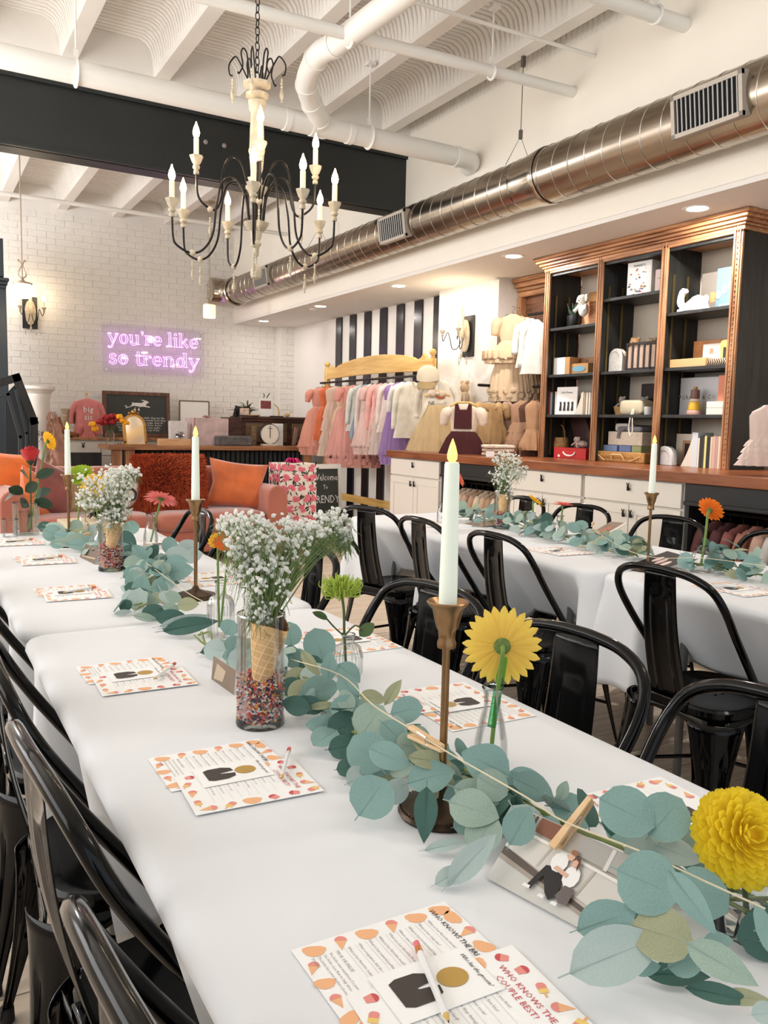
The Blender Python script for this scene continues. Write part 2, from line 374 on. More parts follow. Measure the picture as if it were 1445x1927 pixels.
pipe('sprinkler_pipe', 'thin white pipe under the far ceiling behind the black beam', [(-3, 9.1, 3.42), (XW, 9.1, 3.42)], .022, 10)
# ---------------------------------------------------------------- spiral duct
DX, DZ = 3.735, 2.917
DUCT = bpy.data.materials.new('galvanised_duct'); DUCT.use_nodes = True
N = DUCT.node_tree.nodes; L = DUCT.node_tree.links; pb = N['Principled BSDF']; pb.inputs['Metallic'].default_value = 1; pb.inputs['Roughness'].default_value = .24
tc = N.new('ShaderNodeTexCoord'); mp = N.new('ShaderNodeMapping'); mp.inputs['Scale'].default_value = (2, .35, 2); n1 = N.new('ShaderNodeTexNoise'); n1.inputs['Scale'].default_value = 6; L.new(tc.outputs['Object'], mp.inputs[0]); L.new(mp.outputs[0], n1.inputs['Vector'])
cr = N.new('ShaderNodeValToRGB'); cr.color_ramp.elements[0].color = (*lin((126, 112, 98)), 1); cr.color_ramp.elements[1].color = (*lin((196, 184, 168)), 1); L.new(n1.outputs[0], cr.inputs[0]); L.new(cr.outputs[0], pb.inputs['Base Color'])
du = thing('spiral_duct', 'shiny galvanised spiral air duct running along the right wall', 'air duct')
def ductseg(y0, y1, r, pitch):
    B().tube([(DX, y0, DZ), (DX, y1, DZ)], r, 48).obj('duct_section', DUCT, du)
    pts = []; n = int((y1-y0)/pitch*28)
    for i in range(n+1):
        a = 2*PI*i/28; pts.append((DX+(r+.001)*math.cos(a), y0+(y1-y0)*i/n, DZ+(r+.001)*math.sin(a)))
    B().tube(pts, .0032, 5).obj('spiral_seam', mat('duct_seam', (205, 200, 190), .25, 1), du)
ductseg(-1, 4.40, .178, .145); ductseg(4.62, 10.35, .163, .145)
B().lathe([(.183, -.02), (.187, 0), (.183, .03), (.166, .20), (.17, .235), (.165, .26)], 48, TR(DX, 4.36, DZ, rx=-PI/2), cap=False).obj('reducer', mat('duct_plain', (186, 176, 162), .2, 1), du)
B().lathe([(.17, 0), (.185, .01), (.185, .04), (.17, .05)], 40, TR(DX, 10.3, DZ, rx=-PI/2), cap=False).obj('collar', mat('duct_plain', (190, 185, 175), .2, 1), du)
el = spline([(DX, 10.34, DZ), (DX-.01, 10.46, DZ), (DX-.09, 10.57, DZ+.01), (DX-.2, 10.62, DZ+.02), (DX-.26, 10.63, DZ+.02)], 4)
B().tube(el, .17, 32).obj('elbow', mat('duct_plain', (190, 185, 175), .2, 1), du)
def vent(y0, y1, zc, r, dark):
    v = thing('air_register', None, None); v.parent = du
    # seated on the camera-facing lower-left side of the duct
    a = math.radians(188); nx, nz = math.cos(a), math.sin(a); h = .105
    M = frame((DX+nx*(r+.012), y0, DZ+nz*(r+.012)+.02), (0, 1, 0), (-nz*-1, 0, -nx)) if False else frame((DX+nx*(r+.008), y1, DZ+nz*(r+.008)+.0), (0, -1, 0), (nz*1.0, 0, -nx))
    w = y1-y0; b = B(); t = .022
    b.box((0, -h, 0), (w, -h+t, .02), M).box((0, h-t, 0), (w, h, .02), M).box((0, -h, 0), (t, h, .02), M).box((w-t, -h, 0), (w, h, .02), M).box((0, -h, -.05), (w, h, -.0), M)
    fr = b.obj('frame', mat('vent_frame', (176, 166, 154), .45, .3), v)
    B().box((t, -h+t, .0), (w-t, h-t, .004), M).obj('backing', mat('vent_dark', (24, 24, 28), .6), v)
    n = 14 if dark else 12
    sb = B(); sb.box((-.0025, -h+t, .003), (.0025, h-t, .02)); sl = None
    for k in range(n):
        x = t+(w-2*t)*(k+.5)/n
        MM = M @ TR(x, 0, 0, ry=.3)
        if sl is None: sl = sb.obj('slat', mat('vent_slat', (168, 166, 162), .4, .3), v); sl.matrix_basis = MM
        else: inst(sl.data, 'slat', v, mw=MM)
    return v
vent(2.76, 3.19, 0, .178, True); vent(5.90, 6.33, 0, .163, False); vent(8.85, 9.27, 0, .163, False)
for k, (y, top) in enumerate(((4.69, 3.83), (7.9, 3.8))):
    b = B(); b.tube([(DX, y, DZ+.34), (DX, y, top)], .003, 5); b.tube([(DX-.12, y, DZ+.13), (DX, y, DZ+.34), (DX+.12, y, DZ+.13)], .0025, 5); b.box((DX-.01, y-.01, DZ+.32), (DX+.01, y+.01, DZ+.38)); b.box((DX-.012, y-.012, top-.12), (DX+.012, y+.012, top-.03)); b.box((DX-.06, y-.02, top-.01), (DX+.03, y+.02, top+.02))
    b.obj('hanging_cable', mat('cable_grey', (110, 104, 98), .4, .7), du)
# ================================================================= TABLES AND LINEN
TZ = .75
def table(x0, x1, y0, y1, tlabel, clabel, gaps_l, gaps_r, seed, hem0=.482, cut=None):
    t = thing('folding_table', tlabel, 'table', ((x0+x1)/2, (y0+y1)/2, 0), 0, 'folding tables under the white cloths')
    w, d = (x1-x0)/2-.02, (y1-y0)/2-.02
    B().prism(rrect(2*w, 2*d, .05), TZ-.05, TZ-.008).obj('tabletop', mat('table_plastic', (225, 222, 215), .5), t)
    for sx in (-1, 1):
        for sy in (-1, 1): B().tube([(sx*(w-.12), sy*(d-.25), 0), (sx*(w-.12), sy*(d-.25), TZ-.05)], .014, 8).obj('leg', mat('grey_metal', (120, 120, 118), .4, .6), t)
    rnd = random.Random(seed); ph = [rnd.random()*6.28 for _ in range(8)]
    out = rrect(x1-x0, y1-y0, .06, 6); cx, cy = (x0+x1)/2, (y0+y1)/2
    pts = []; n = len(out)   # resample the outline
    segs = [(out[i], out[(i+1) % n]) for i in range(n)]; Ls = [math.dist(a, b) for a, b in segs]; tot = sum(Ls); M_ = 420
    i = 0; acc = 0
    for k in range(M_):
        s = tot*k/M_
        while acc+Ls[i] < s: acc += Ls[i]; i += 1
        a, b = segs[i]; f = (s-acc)/Ls[i]; pts.append((a[0]+(b[0]-a[0])*f, a[1]+(b[1]-a[1])*f, s))
    nor = []
    for k in range(M_):
        a = pts[k-1]; b = pts[(k+1) % M_]; dx, dy = b[0]-a[0], b[1]-a[1]; l = math.hypot(dx, dy); nor.append((dy/l, -dx/l))
    def fold(s): return (math.sin(s*5.1+ph[0])+.8*math.sin(s*9.3+ph[1])+.5*math.sin(s*17+ph[2])+.35*math.sin(s*29+ph[5]))/2.4
    def hem(x, y):
        h = hem0
        if abs(x) > (x1-x0)/2-.08:
            g = gaps_r if x > 0 else gaps_l
            dd = min([abs(y+cy-c) for c in g]+[9]); k = min(1, max(0, (dd-.2)/.06)); h = hem0*(1-k)+(.37)*k
        else: h = .36
        return h+.008*math.sin(7*(x+y)+ph[3])
    prof = [(-.05, .0075, 0), (-.012, .0072, 0), (-.003, .004, .02), (.003, -.003, .05), (.005, -.014, .1)]
    vs = []; fs = []; rows = []
    for o, z, f in prof: rows.append([(pts[k][0]+nor[k][0]*o, pts[k][1]+nor[k][1]*o, TZ+z-.006) for k in range(M_)])
    K = 16
    for j in range(1, K+1):
        t_ = j/K; row = []
        for k in range(M_):
            x, y, s = pts[k]; h = hem(x, y); z = (TZ-.02)*(1-t_)+h*t_
            corner = max(0, 1-math.dist((abs(x), abs(y)), ((x1-x0)/2, (y1-y0)/2))/.22)
            amp = .005+.020*t_**1.3; off = .006+.016*t_+amp*fold(s+.04*math.sin(t_*3+s))+.045*corner*t_*(1+.6*math.sin(s*26))
            if abs(x) > (x1-x0)/2-.08:
                dd = min([abs(y+cy-c) for c in (gaps_r if x > 0 else gaps_l)]+[9]); kk = min(1, max(0, (.265-dd)/.06)); off -= .215*t_*kk*kk*(3-2*kk)
            row.append((x+nor[k][0]*off, y+nor[k][1]*off, z))
        rows.append(row)
    for r_ in rows: vs += r_
    for j in range(len(rows)-1):
        for k in range(M_): fs.append((j*M_+k, (j+1)*M_+k, (j+1)*M_+(k+1) % M_, j*M_+(k+1) % M_))
    fs.append(tuple(range(M_)))
    b = B().add(vs, fs); o = b.obj('tablecloth', CLOTH, loc=(cx, cy, 0), ang=80); tag(o, clabel, 'tablecloth', 'white cloths on the long tables')
    sol = o.modifiers.new('s', 'SOLIDIFY'); sol.thickness = .0012; sol.offset = -1
LY = [.585, 1.06, 1.55, 2.08, 2.6, 3.12, 3.62]
LR = [.74, 1.19, 1.67, 2.42, 3.08, 3.62]
RL = [1.10, 1.66, 2.46, 2.99, 3.56]
RR = [2.05, 2.64, 3.22, 3.72]
table(.224, .985, .12, 2.055, 'folding table under the cloth nearest the camera', 'white tablecloth on the nearest table, in the foreground', LY, LR, 1)
table(.224, .985, 2.062, 3.93, 'folding table under the cloth beside the sofa', 'white tablecloth on the far left table before the sofa', LY, LR, 2)
table(2.115, 2.88, .2, 2.12, 'folding table under the near right cloth', 'white tablecloth at the right edge, corner bunched over a chair', RL, RR, 3)
table(2.115, 2.88, 2.135, 4.05, 'folding table under the far right cloth', 'white tablecloth on the far right table beside the cabinets', RL, RR, 4)
# ================================================================= CHAIRS
def make_chair():
    t = thing('metal_chair', 'x', 'chair', (0, 0, 0))
    def rr(w, d, r, z, cy=0): return [(x, y+cy, z) for x, y in rrect(w, d, r, 5)]
    b = B(); rings = [rr(.30, .30, .08, .452), rr(.335, .335, .09, .456), rr(.355, .355, .10, .459), rr(.368, .368, .105, .452), rr(.37, .37, .105, .436), rr(.366, .366, .10, .415)]
    n = len(rings[0]); vs = [p for r in rings for p in r]; fs = [tuple(range(n))]
    for j in range(len(rings)-1):
        for k in range(n): fs.append((j*n+k, (j+1)*n+k, (j+1)*n+(k+1) % n, j*n+(k+1) % n))
    b.add(vs, fs); b.add([p for p in rings[-1]], [tuple(range(n-1, -1, -1))])
    b.obj('seat', BLACKM, t)
    hb = B()
    for i in range(-1, 2):
        for j in range(-1, 2): hb.lathe([(.0001, .4535), (.004, .4537), (.0042, .4522)], 8, TR(i*.03, j*.03+.02, 0), cap=False)
    hb.obj('drain_holes', mat('hole_black', (2, 2, 2), .9), t)['kind'] = 'stuff'
    L_ = [(-.178, .03, .44), (-.192, -.06, .56), (-.202, -.15, .68), (-.203, -.205, .765), (-.178, -.232, .82), (-.12, -.245, .848), (-.05, -.250, .857)]
    pts = spline(L_+[(0, -.251, .858)]+[(-x, y, z) for x, y, z in reversed(L_)], 4)
    B().tube(pts, .0118, 10).obj('back_frame', BLACKM, t)
    def sp(u, v):   # splat
        w = .148-.03*v; x = (u-.5)*w; y = -.176-.072*v-.028*math.sin(v*PI)*.6+.006*math.cos((u-.5)*PI)
        e = .004 if (abs(abs(u-.5)-.27) < .045 and v < .78) or (abs(v-.8) < .03 and abs(u-.5) < .3) else 0
        return (x, y-e, .455+.395*v)
    b = B().grid(sp, 23, 24); o = b.obj('splat', BLACKM, t); s = o.modifiers.new('s', 'SOLIDIFY'); s.thickness = .002
    B().box((-.075, -.190, .438), (.075, -.172, .462)).obj('splat_bracket', BLACKM, t, bev=.004)
    for sx, sy in ((-1, 1), (1, 1), (-1, -1), (1, -1)):
        b = B(); x0, y0, x1, y1 = sx*.15, sy*.15, sx*.215, sy*.225; 
        dv = Vector((sx, sy, 0)).normalized(); tv = Vector((-sy, sx, 0)).normalized()
        def lg(u, v):
            p = Vector((x0+(x1-x0)*v**1.2, y0+(y1-y0)*v**1.2, .425*(1-v)+.012*v)); w = (.062*(1-v)**1.6+.0165)*1.0; a = (u-.5)*2*1.25
            rid = .006 if abs(abs(u-.5)-.17) < .05 and v > .25 else 0
            return p+tv*(w*math.sin(a)/math.sin(1.25))+dv*(w*.55*(math.cos(a)-.3)-rid+.006)
        b.grid(lg, 21, 16); o = b.obj('leg', BLACKM, t); s = o.modifiers.new('s', 'SOLIDIFY'); s.thickness = .002
        B().lathe([(.014, 0), (.016, .004), (.015, .03), (.012, .034)], 10, TR(x1+dv.x*.004, y1+dv.y*.004, 0)).obj('foot', mat('rubber_black', (14, 14, 14), .7), o)
    for k in range(4):
        M = Matrix.Rotation(k*PI/2, 4, 'Z')
        b = B(); m = 15; vs = []; fs = []
        for i in range(m):
            x = -.15+.3*i/(m-1); zb = .425-.055*abs(x/.15)**2.4-.004
            y = .182-.0
            vs += [(x, y, .432), (x, y+.006*abs(x/.15), zb)]
        for i in range(m-1): fs.append((2*i, 2*i+1, 2*i+3, 2*i+2))
        b.add(vs, fs, M); o = b.obj('apron', BLACKM, t); s = o.modifiers.new('s', 'SOLIDIFY'); s.thickness = .004
    for a in (1, -1):
        B().tube([(-.185, -.19*a, .20), (0, 0, .245 if a > 0 else .232), (.185, .19*a, .20)], .0065, 6).obj('stretcher', BLACKM, t)
    return t
ch0 = make_chair(); firstc = [ch0]
def chair(x, y, rz, label):
    if firstc: c = firstc.pop(); c.location = (x, y, 0); c.rotation_euler = (0, 0, rz); c['label'] = label; c['group'] = 'black metal chairs around the long tables'; return c
    return dup(ch0, (x, y, 0), rz, label, 'black metal chairs around the long tables')
L90 = -PI/2
nmL = ['nearest black metal chair at the bottom left, back arch cut by the frame edge', 'black metal chair on the left side, second from the camera', 'black metal chair on the left side, third from the camera', 'black metal chair at the left edge, fourth from the camera', 'black metal chair at far left, beside the far table near end', 'black metal chair on the far left side, next to last before the sofa', 'black metal chair on the far left side, last before the sofa']
rj = random.Random(4)
for y, n in zip(LY, nmL): chair(.365, y, L90+(.09 if y < .8 else .07 if y < 1.2 else rj.uniform(-.05, .05)), n)
nmR = ['black metal chair at the lower right edge, rounded back against the near table', 'black metal chair right behind the back-turned yellow gerbera', 'black metal chair right behind the tall near candle', 'black metal chair behind the baby breath of the near cone vase', 'black metal chair before the sofa, behind the orange flower', 'black metal chair closest to the sofa, behind the pink gerbera candle']
for y, n in zip(LR, nmR): chair(.90, y, PI/2+rj.uniform(-.06, .06)+(.12 if 1.6 < y < 1.8 else 0), n)
nmQ = ['black metal chair cut by the right edge, at the near right table', 'large black metal chair before the bunched cloth corner of the right tables', 'black metal chair on the aisle, seen whole right of the tall candle', 'black metal chair on the aisle, just left of the tall candle', 'black metal chair on the aisle farthest back, beside the chalk sign']
for y, n in zip(RL, nmQ): chair(2.155, y, L90+rj.uniform(-.05, .05)+(.25 if y > 3.4 else 0), n)
nmW = ['black metal chair far side of right table, nearest the hanging baby clothes', 'black metal chair by the cabinets, behind the orange gerbera candle', 'black metal chair by the cabinets, behind the pink flower', 'black metal chair by the cabinets, behind the cone vase bouquet']
for y, n in zip(RR, nmW): chair(2.85, y, PI/2+rj.uniform(-.06, .06), n)
# ================================================================= CHANDELIER
CREAM = mat('distressed_cream', (196, 182, 158), .6, var=.22, vs=25, bump=.3, bs=80)
IRON = mat('dark_iron', (38, 34, 32), .35, .7)
SLEEVE = mat('candle_sleeve', (246, 232, 196), .5, emis=.25)
def bulb_me():
    b = B().lathe([(.006, 0), (.012, .008), (.0145, .02), (.011, .036), (.005, .05), (.0015, .062)], 10); return b
ch = thing('chandelier', 'large cream wood and iron candle chandelier hanging over the near table', 'chandelier', (1.275, 3.3, 0))
def zc(y): return 2.115-(y-400)*.00206
col = [(.003, zc(532)), (.02, zc(528)), (.024, zc(520)), (.022, zc(512)), (.010, zc(503)), (.004, zc(500)), (.004, zc(487)), (.010, zc(484)), (.012, zc(470)), (.022, zc(462)), (.014, zc(455)), (.022, zc(448)), (.024, zc(438)), (.036, zc(434)), (.05, zc(424)), (.052, zc(421)), (.018, zc(418)),
       (.016, zc(385)), (.02, zc(380)), (.018, zc(372)), (.034, zc(366)), (.044, zc(355)), (.045, zc(352)), (.018, zc(349)), (.024, zc(340)), (.016, zc(330)), (.026, zc(318)), (.03, zc(290)), (.034, zc(283)), (.03, zc(278)), (.028, zc(240)), (.024, zc(212)), (.032, zc(205)), (.036, zc(190)), (.026, zc(186)), (.045, zc(182)), (.046, zc(176)), (.02, zc(170)), (.055, zc(161)), (.056, zc(156)), (.02, zc(152)), (.006, zc(148))]
B().lathe(col, 20, wob=lambda a, z: 1+.03*math.cos(a*10)).obj('column', CREAM, ch)
# chain
cl = B().tube([(.009*math.cos(a), 0, .017*math.sin(a)) for a in [2*PI*i/14 for i in range(14)]], .0022, 6, closed=True)
c0 = None; z = zc(148)+.012; k = 0
while z < 3.76:
    if c0 is None: c0 = cl.obj('chain_link', IRON, ch); c0.location = (0, 0, z)
    else: inst(c0.data, 'chain_link', ch, (0, 0, z), (0, 0, PI/2*(k % 2)+.2))
    z += .0285; k += 1
B().lathe([(.0001, 3.76), (.03, 3.762), (.055, 3.775), (.06, 3.78)], 20).obj('canopy', IRON, ch)
drop = B()
drop.lathe([(.0001, 0), (.004, -.003), (.0045, -.008), (.002, -.012), (.005, -.016), (.005, -.02), (.002, -.024), (.0045, -.028), (.002, -.034), (.006, -.044), (.008, -.058), (.005, -.068), (.002, -.072), (.004, -.078), (.0001, -.083)], 8)
dm = None
def dropat(par, x, y, z, s=1.0):
    global dm
    if dm is None: o = drop.obj('bead_drop', CREAM, par); o.location = (x, y, z); o.scale = (s,)*3; dm = o.data
    else: inst(dm, 'bead_drop', par, (x, y, z), sc=s)
# crown hooks
for a in range(8):
    t = math.radians(a*45+12); c, s = math.cos(t), math.sin(t); h = zc(156); k = 1 if a % 2 else .72
    prof = [(.03, h), (.045, h+.03), (.06*k+.02, h+.075*k+.02), (.085*k+.01, h+.10*k), (.115*k, h+.07*k), (.112*k, h+.035), (.1*k, h+.03)]
    if a % 2 == 0: prof = [(.03, h), (.04, h+.05), (.05, h+.10), (.065, h+.115), (.076, h+.095), (.068, h+.05), (.085, h+.015), (.092, h+.02)]
    B().tube(spline([(r*c, r*s, z) for r, z in prof], 4), .0032, 6).obj('crown_hook', IRON, ch)
    if a % 2: dropat(ch, .1*k*c, .1*k*s, h+.02, 1.15)
cup = B().lathe([(.004, -.052), (.011, -.05), (.011, -.038), (.007, -.034), (.014, -.028), (.015, -.02), (.01, -.016), (.018, -.004), (.026, .016), (.027, .02), (.012, .02)], 14, wob=lambda a, z: 1+.06*math.cos(a*8)*(1 if z > -.01 else 0))
slv = B().lathe([(.0105, .015), (.0105, .088), (.004, .092)], 12)
cm = sm = bm_ = None
VR = Vector((RT.x, RT.y, 0)).normalized(); VF = Vector((FW.x, FW.y, 0)).normalized()
def arm(az, R, zcup, zhub, kind):
    global cm, sm, bm_
    t = math.radians(az); d = VR*math.cos(t)-VF*math.sin(t)     # 0 = camera right, 90 = towards the camera
    if kind == 0: pr = [(.03, zhub), (.045, zhub+.10), (.085, zhub+.165), (.135, zhub+.15), (.16, zhub+.06), (.175, zhub-.06), (.215, zhub-.125), (.265, zhub-.14), (.315, zhub-.115), (R-.004, zcup-.13), (R, zcup-.05)]
    else: pr = [(.03, zhub-.16), (.04, zhub-.02), (.065, zhub+.06), (.105, zhub+.075), (.135, zhub+.02), (.14, zhub-.08), (.165, zhub-.135), (.205, zhub-.12), (R-.006, zcup-.13), (R, zcup-.05)]
    a = B().tube(spline([(d.x*r, d.y*r, z) for r, z in pr], 6), .0046, 8).obj('arm', IRON, ch)
    p = d*R
    if cm is None:
        o = cup.obj('candle_cup', CREAM, a); cm = o.data; o.location = (p.x, p.y, zcup); o = slv.obj('candle_sleeve', SLEEVE, a); sm = o.data; o.location = (p.x, p.y, zcup)
        o = bulb_me().obj('bulb', BULB, a); bm_ = o.data; o.location = (p.x, p.y, zcup+.09)
    else:
        inst(cm, 'candle_cup', a, (p.x, p.y, zcup)); inst(sm, 'candle_sleeve', a, (p.x, p.y, zcup)); inst(bm_, 'bulb', a, (p.x, p.y, zcup+.09))
    q = d*(.255 if kind == 0 else .185); zq = (zhub-.14) if kind == 0 else zhub-.135
    B().ball((q.x, q.y, zq), .013, 8, 5).obj('wood_knot', CREAM, a); dropat(a, q.x, q.y, zq-.03)
    l = bpy.data.lights.new('bulb_lamp', 'POINT'); l.energy = 1.3; l.color = (1, .88, .74); l.shadow_soft_size = .02
    o = bpy.data.objects.new('bulb_lamp', l); COL.objects.link(o); o.location = (ch.location.x+p.x, ch.location.y+p.y, zcup+.12)
for az in (14, 50, 83, 165, 196, 239, 316): arm(az, .335, zc(408)+.02, zc(420), 0)
for az in (-12, 78, 168, 258): arm(az, .24, zc(322)+.02, zc(336), 1)
# ================================================================= WALL SCONCES AND PENDANTS
def sconce(loc, rz, label):
    t = thing('wall_sconce', label, 'wall lamp', loc, rz, 'candle wall sconces')
    B().prism([(-.085, -.19), (.085, -.19), (.085, .19), (-.085, .19)], -.02, 0, frame((0, 0, 0), (1, 0, 0), (0, 0, 1))).obj('backplate', DARKWOOD, t, bev=.006)
    B().prism([(.062*math.cos(a), .15*math.sin(a)) for a in [2*PI*i/24 for i in range(24)]], .02, .04, frame((0, 0, 0), (1, 0, 0), (0, 0, 1))).obj('oval_boss', CREAM, t, bev=.005)
    B().lathe([(.004, .26), (.012, .23), (.008, .2), (.016, .17), (.02, .13), (.012, .1), (.02, .04), (.024, 0), (.014, -.04), (.008, -.06)], 12, TR(0, -.07, .02)).obj('finial', CREAM, t)
    for s in (-1, 1):
        a = B().tube(spline([(s*.01, -.06, -.02), (s*.03, -.09, -.11), (s*.06, -.13, -.12), (s*.075, -.15, -.03), (s*.085, -.17, .03), (s*.10, -.19, -.02), (s*.115, -.20, -.05), (s*.13, -.20, -.01)], 5), .004, 6).obj('arm', IRON, t)
        x, y = s*.13, -.20
        inst(cm, 'candle_cup', a, (x, y, .03)); inst(sm, 'candle_sleeve', a, (x, y, .03)); inst(bm_, 'bulb', a, (x, y, .12))
        l = bpy.data.lights.new('sconce_lamp', 'POINT'); l.energy = 2; l.color = (1, .8, .55); l.shadow_soft_size = .02
        o = bpy.data.objects.new('sconce_lamp', l); COL.objects.link(o); o.location = Matrix.Translation(loc) @ Matrix.Rotation(rz, 4, 'Z') @ Vector((x, y, .18))
    for k in (-1, 0, 1): inst(dm, 'bead_drop', t, (k*.06, -.05 if k else -.07, -.19 if k else -.1), sc=1.0 if k else 1.6)
    return t
sconce((4.58, 6.42, 2.1), -PI/2, 'candle sconce with black backboard on the white brick pier')
p = aty(57, 588, 10.93); sconce((p.x, 10.96, p.z), 0, 'candle sconce on the far left of the brick back wall')
def pendant(px, pytop, pybot, pyceil, Y, label, s, shade):
    a = aty(px, pytop, Y); c = aty(px, pybot, Y); top = 3.78
    t = thing('pendant_light', label, 'pendant light', (a.x, Y, 0))
    B().tube([(0, 0, a.z+.02), (0, 0, top)], .006, 6).obj('rod', mat('pale_metal', (178, 160, 140), .4, .5), t)
    B().lathe([(.0001, top-.03), (.05, top-.025), (.07, top-.008), (.07, top)], 20).obj('canopy', mat('pale_metal', (178, 160, 140), .4, .5), t)
    r = s; h = a.z-c.z
    B().lathe([(r*.95, c.z), (r, c.z+.01), (r*1.0, a.z-.03), (r*.97, a.z-.02)], 24, cap=False).obj('shade', shade, t)
    B().lathe([(r*1.12, a.z-.025), (r*1.15, a.z-.012), (r*.3, a.z+.005), (r*.15, a.z+.03), (.006, a.z+.05)], 20).obj('cap', mat('pale_metal', (178, 160, 140), .4, .5), t)
    B().ball((0, 0, (a.z+c.z)/2), r*.45, 10, 8).obj('bulb', mat('warm_bulb', (255, 216, 150), .4, emis=14), t)
    if s > .06:
        for q in range(4):
            an = q*PI/2+.6; cx, sy = math.cos(an), math.sin(an)
            B().tube(spline([(.01*cx, .01*sy, a.z+.03), (.05*cx, .05*sy, a.z+.07), (.012*cx, .012*sy, a.z+.15), (.035*cx, .035*sy, a.z+.2), (.05*cx, .05*sy, a.z+.19)], 4), .004, 5).obj('scroll', mat('pale_metal', (178, 160, 140), .4, .5), t)
    l = bpy.data.lights.new('pendant_lamp', 'POINT'); l.energy = 4; l.color = (1, .84, .62); l.shadow_soft_size = .05
    o = bpy.data.objects.new('pendant_lamp', l); COL.objects.link(o); o.location = (a.x, Y, c.z-.05)
SHADE = mat('frosted_shade', (255, 232, 190), .5, emis=2.6)
pendant(42, 530, 560, 315, 8.8, 'glass drum pendant light with scroll top at the far left', .078, SHADE)
pendant(394, 570, 598, 0, 9.6, 'small amber glass pendant light below the duct elbow', .072, mat('amber_shade', (250, 222, 170), .4, emis=1.3))
# ================================================================= NEON SIGN
NEON = mat('neon_tube', (232, 150, 255), .3, emis=3.4)
ns = thing('neon_sign', 'glowing violet neon sign reading you\'re like so trendy on clear panel', 'neon sign', (2.22, 10.93, 1.84))
def stad(pts, w):
    P = spline([(x, y, 0) for x, y in pts], 4) if len(pts) > 2 else [Vector((x, y, 0)) for x, y in pts]; Lf = []; Rt = []
    for i, p in enumerate(P):
        t = (P[min(i+1, len(P)-1)]-P[max(i-1, 0)]).normalized(); n = Vector((-t.y, t.x, 0)); Lf.append(p+n*w); Rt.append(p-n*w)
    return [(q.x, q.y) for q in Lf+Rt[::-1]]
def Ib(x, y0, y1, tl=1, tr=0, bl=1, br_=1, w=.1, s=.12, h=.04):
    pts = [(x-w-(s if bl else 0), y0), (x+w+(s if br_ else 0), y0), (x+w+(s if br_ else 0), y0+h), (x+w, y0+h+.03), (x+w, y1-h-.03), (x+w+(s if tr else 0), y1-h), (x+w+(s if tr else 0), y1), (x-w-(s if tl else 0), y1), (x-w-(s if tl else 0), y1-h-.03), (x-w, y1-h-.06), (x-w, y0+h+.03), (x-w-(s if bl else 0), y0+h)]
    return pts
def ell(cx, cy, rx, ry, a0=0, a1=360, n=18): return [(cx+rx*math.cos(math.radians(a0+(a1-a0)*i/n)), cy+ry*math.sin(math.radians(a0+(a1-a0)*i/n))) for i in range(n+(0 if a1-a0 == 360 else 1))]
GL = {'o': (1.0, [ell(.5, .5, .42, .52), ell(.5, .5, .22, .42)]),
 'u': (1.15, [Ib(.25, .2, 1, 1, 0, 0, 0), stad([(.22, .3), (.32, .06), (.55, 0), (.8, .2)], .09), Ib(.86, 0, 1, 1, 0, 0, 1)]),
 'n': (1.2, [Ib(.25, 0, 1), stad([(.33, .75), (.5, .95), (.75, .95), (.85, .7)], .09), Ib(.88, 0, .8, 0, 0)]),
 'r': (.85, [Ib(.25, 0, 1), stad([(.34, .6), (.45, .88), (.7, .9)], .09), ell(.72, .84, .1, .1, n=8)]),
 'e': (.98, [ell(.5, .5, .42, .52, 0, 325)+[(.62, .16)]+ell(.5, .5, .22, .42, 315, 200, 6)+[(.26, .46), (.92, .46)], ell(.5, .56, .22, .34, 0, 180, 10)]),
 'l': (.6, [Ib(.3, 0, 1.5)]), 'i': (.6, [Ib(.3, 0, 1), ell(.28, 1.32, .13, .13, n=10)]),
 'k': (1.15, [Ib(.25, 0, 1.5), stad([(.36, .45), (.9, .98)], .07), stad([(.5, .6), (1.0, .03)], .1)]),
 's': (.85, [stad([(.72, .78), (.5, .97), (.25, .85), (.28, .62), (.6, .42), (.7, .2), (.45, .02), (.14, .2)], .085)]),
 't': (.7, [stad([(.32, 1.35), (.32, .6), (.34, .15), (.5, .02), (.68, .1)], .1), stad([(.08, .95), (.66, .95)], .04)]),
 'd': (1.2, [ell(.46, .5, .38, .52), ell(.46, .5, .19, .42), Ib(.9, 0, 1.5, 1, 0, 0, 1)]),
 'y': (1.1, [stad([(.16, .98), (.55, .1)], .09), stad([(.95, .98), (.5, -.1), (.36, -.4), (.14, -.42)], .06), stad([(.0, 1.0), (.38, 1.0)], .035), stad([(.75, 1.0), (1.08, 1.0)], .035), ell(.14, -.36, .11, .1, n=8)]),
 "'": (.42, [ell(.2, 1.32, .11, .11, n=8), stad([(.28, 1.28), (.2, 1.02)], .04)]), ' ': (.5, [])}
xh = .122
for txt, z0, wid in (("you're like", .37, 1.17), ('so trendy', .115, 1.19)):
    tot = sum(GL[c][0] for c in txt); kx = wid/tot; x = .02
    for c in txt:
        if c != ' ':
            b = B()
            for pl in GL[c][1]:
                b.tube([(x+u*kx*1.0, -.018, z0+v*xh) for u, v in pl], .0025, 5, closed=True)
            b.obj('letter', NEON, ns)
        x += GL[c][0]*kx
B().box((-.04, -.006, 0), (1.27, .0, .62)).obj('acrylic_panel', glassmat('acrylic', (.96, .95, .98), .35), ns)
for x in (0, 1.23):
    for z in (.04, .58): B().lathe([(.012, 0), (.012, .025)], 10, TR(x, -.01, z, rx=-PI/2)).obj('standoff', CHROME, ns)
B().tube(spline([(1.16, 0, .02), (1.12, .005, -.12), (1.05, .01, -.26), (1.02, .01, -.36)], 5), .003, 5).obj('power_cord', mat('clear_cord', (214, 206, 200), .4), ns)
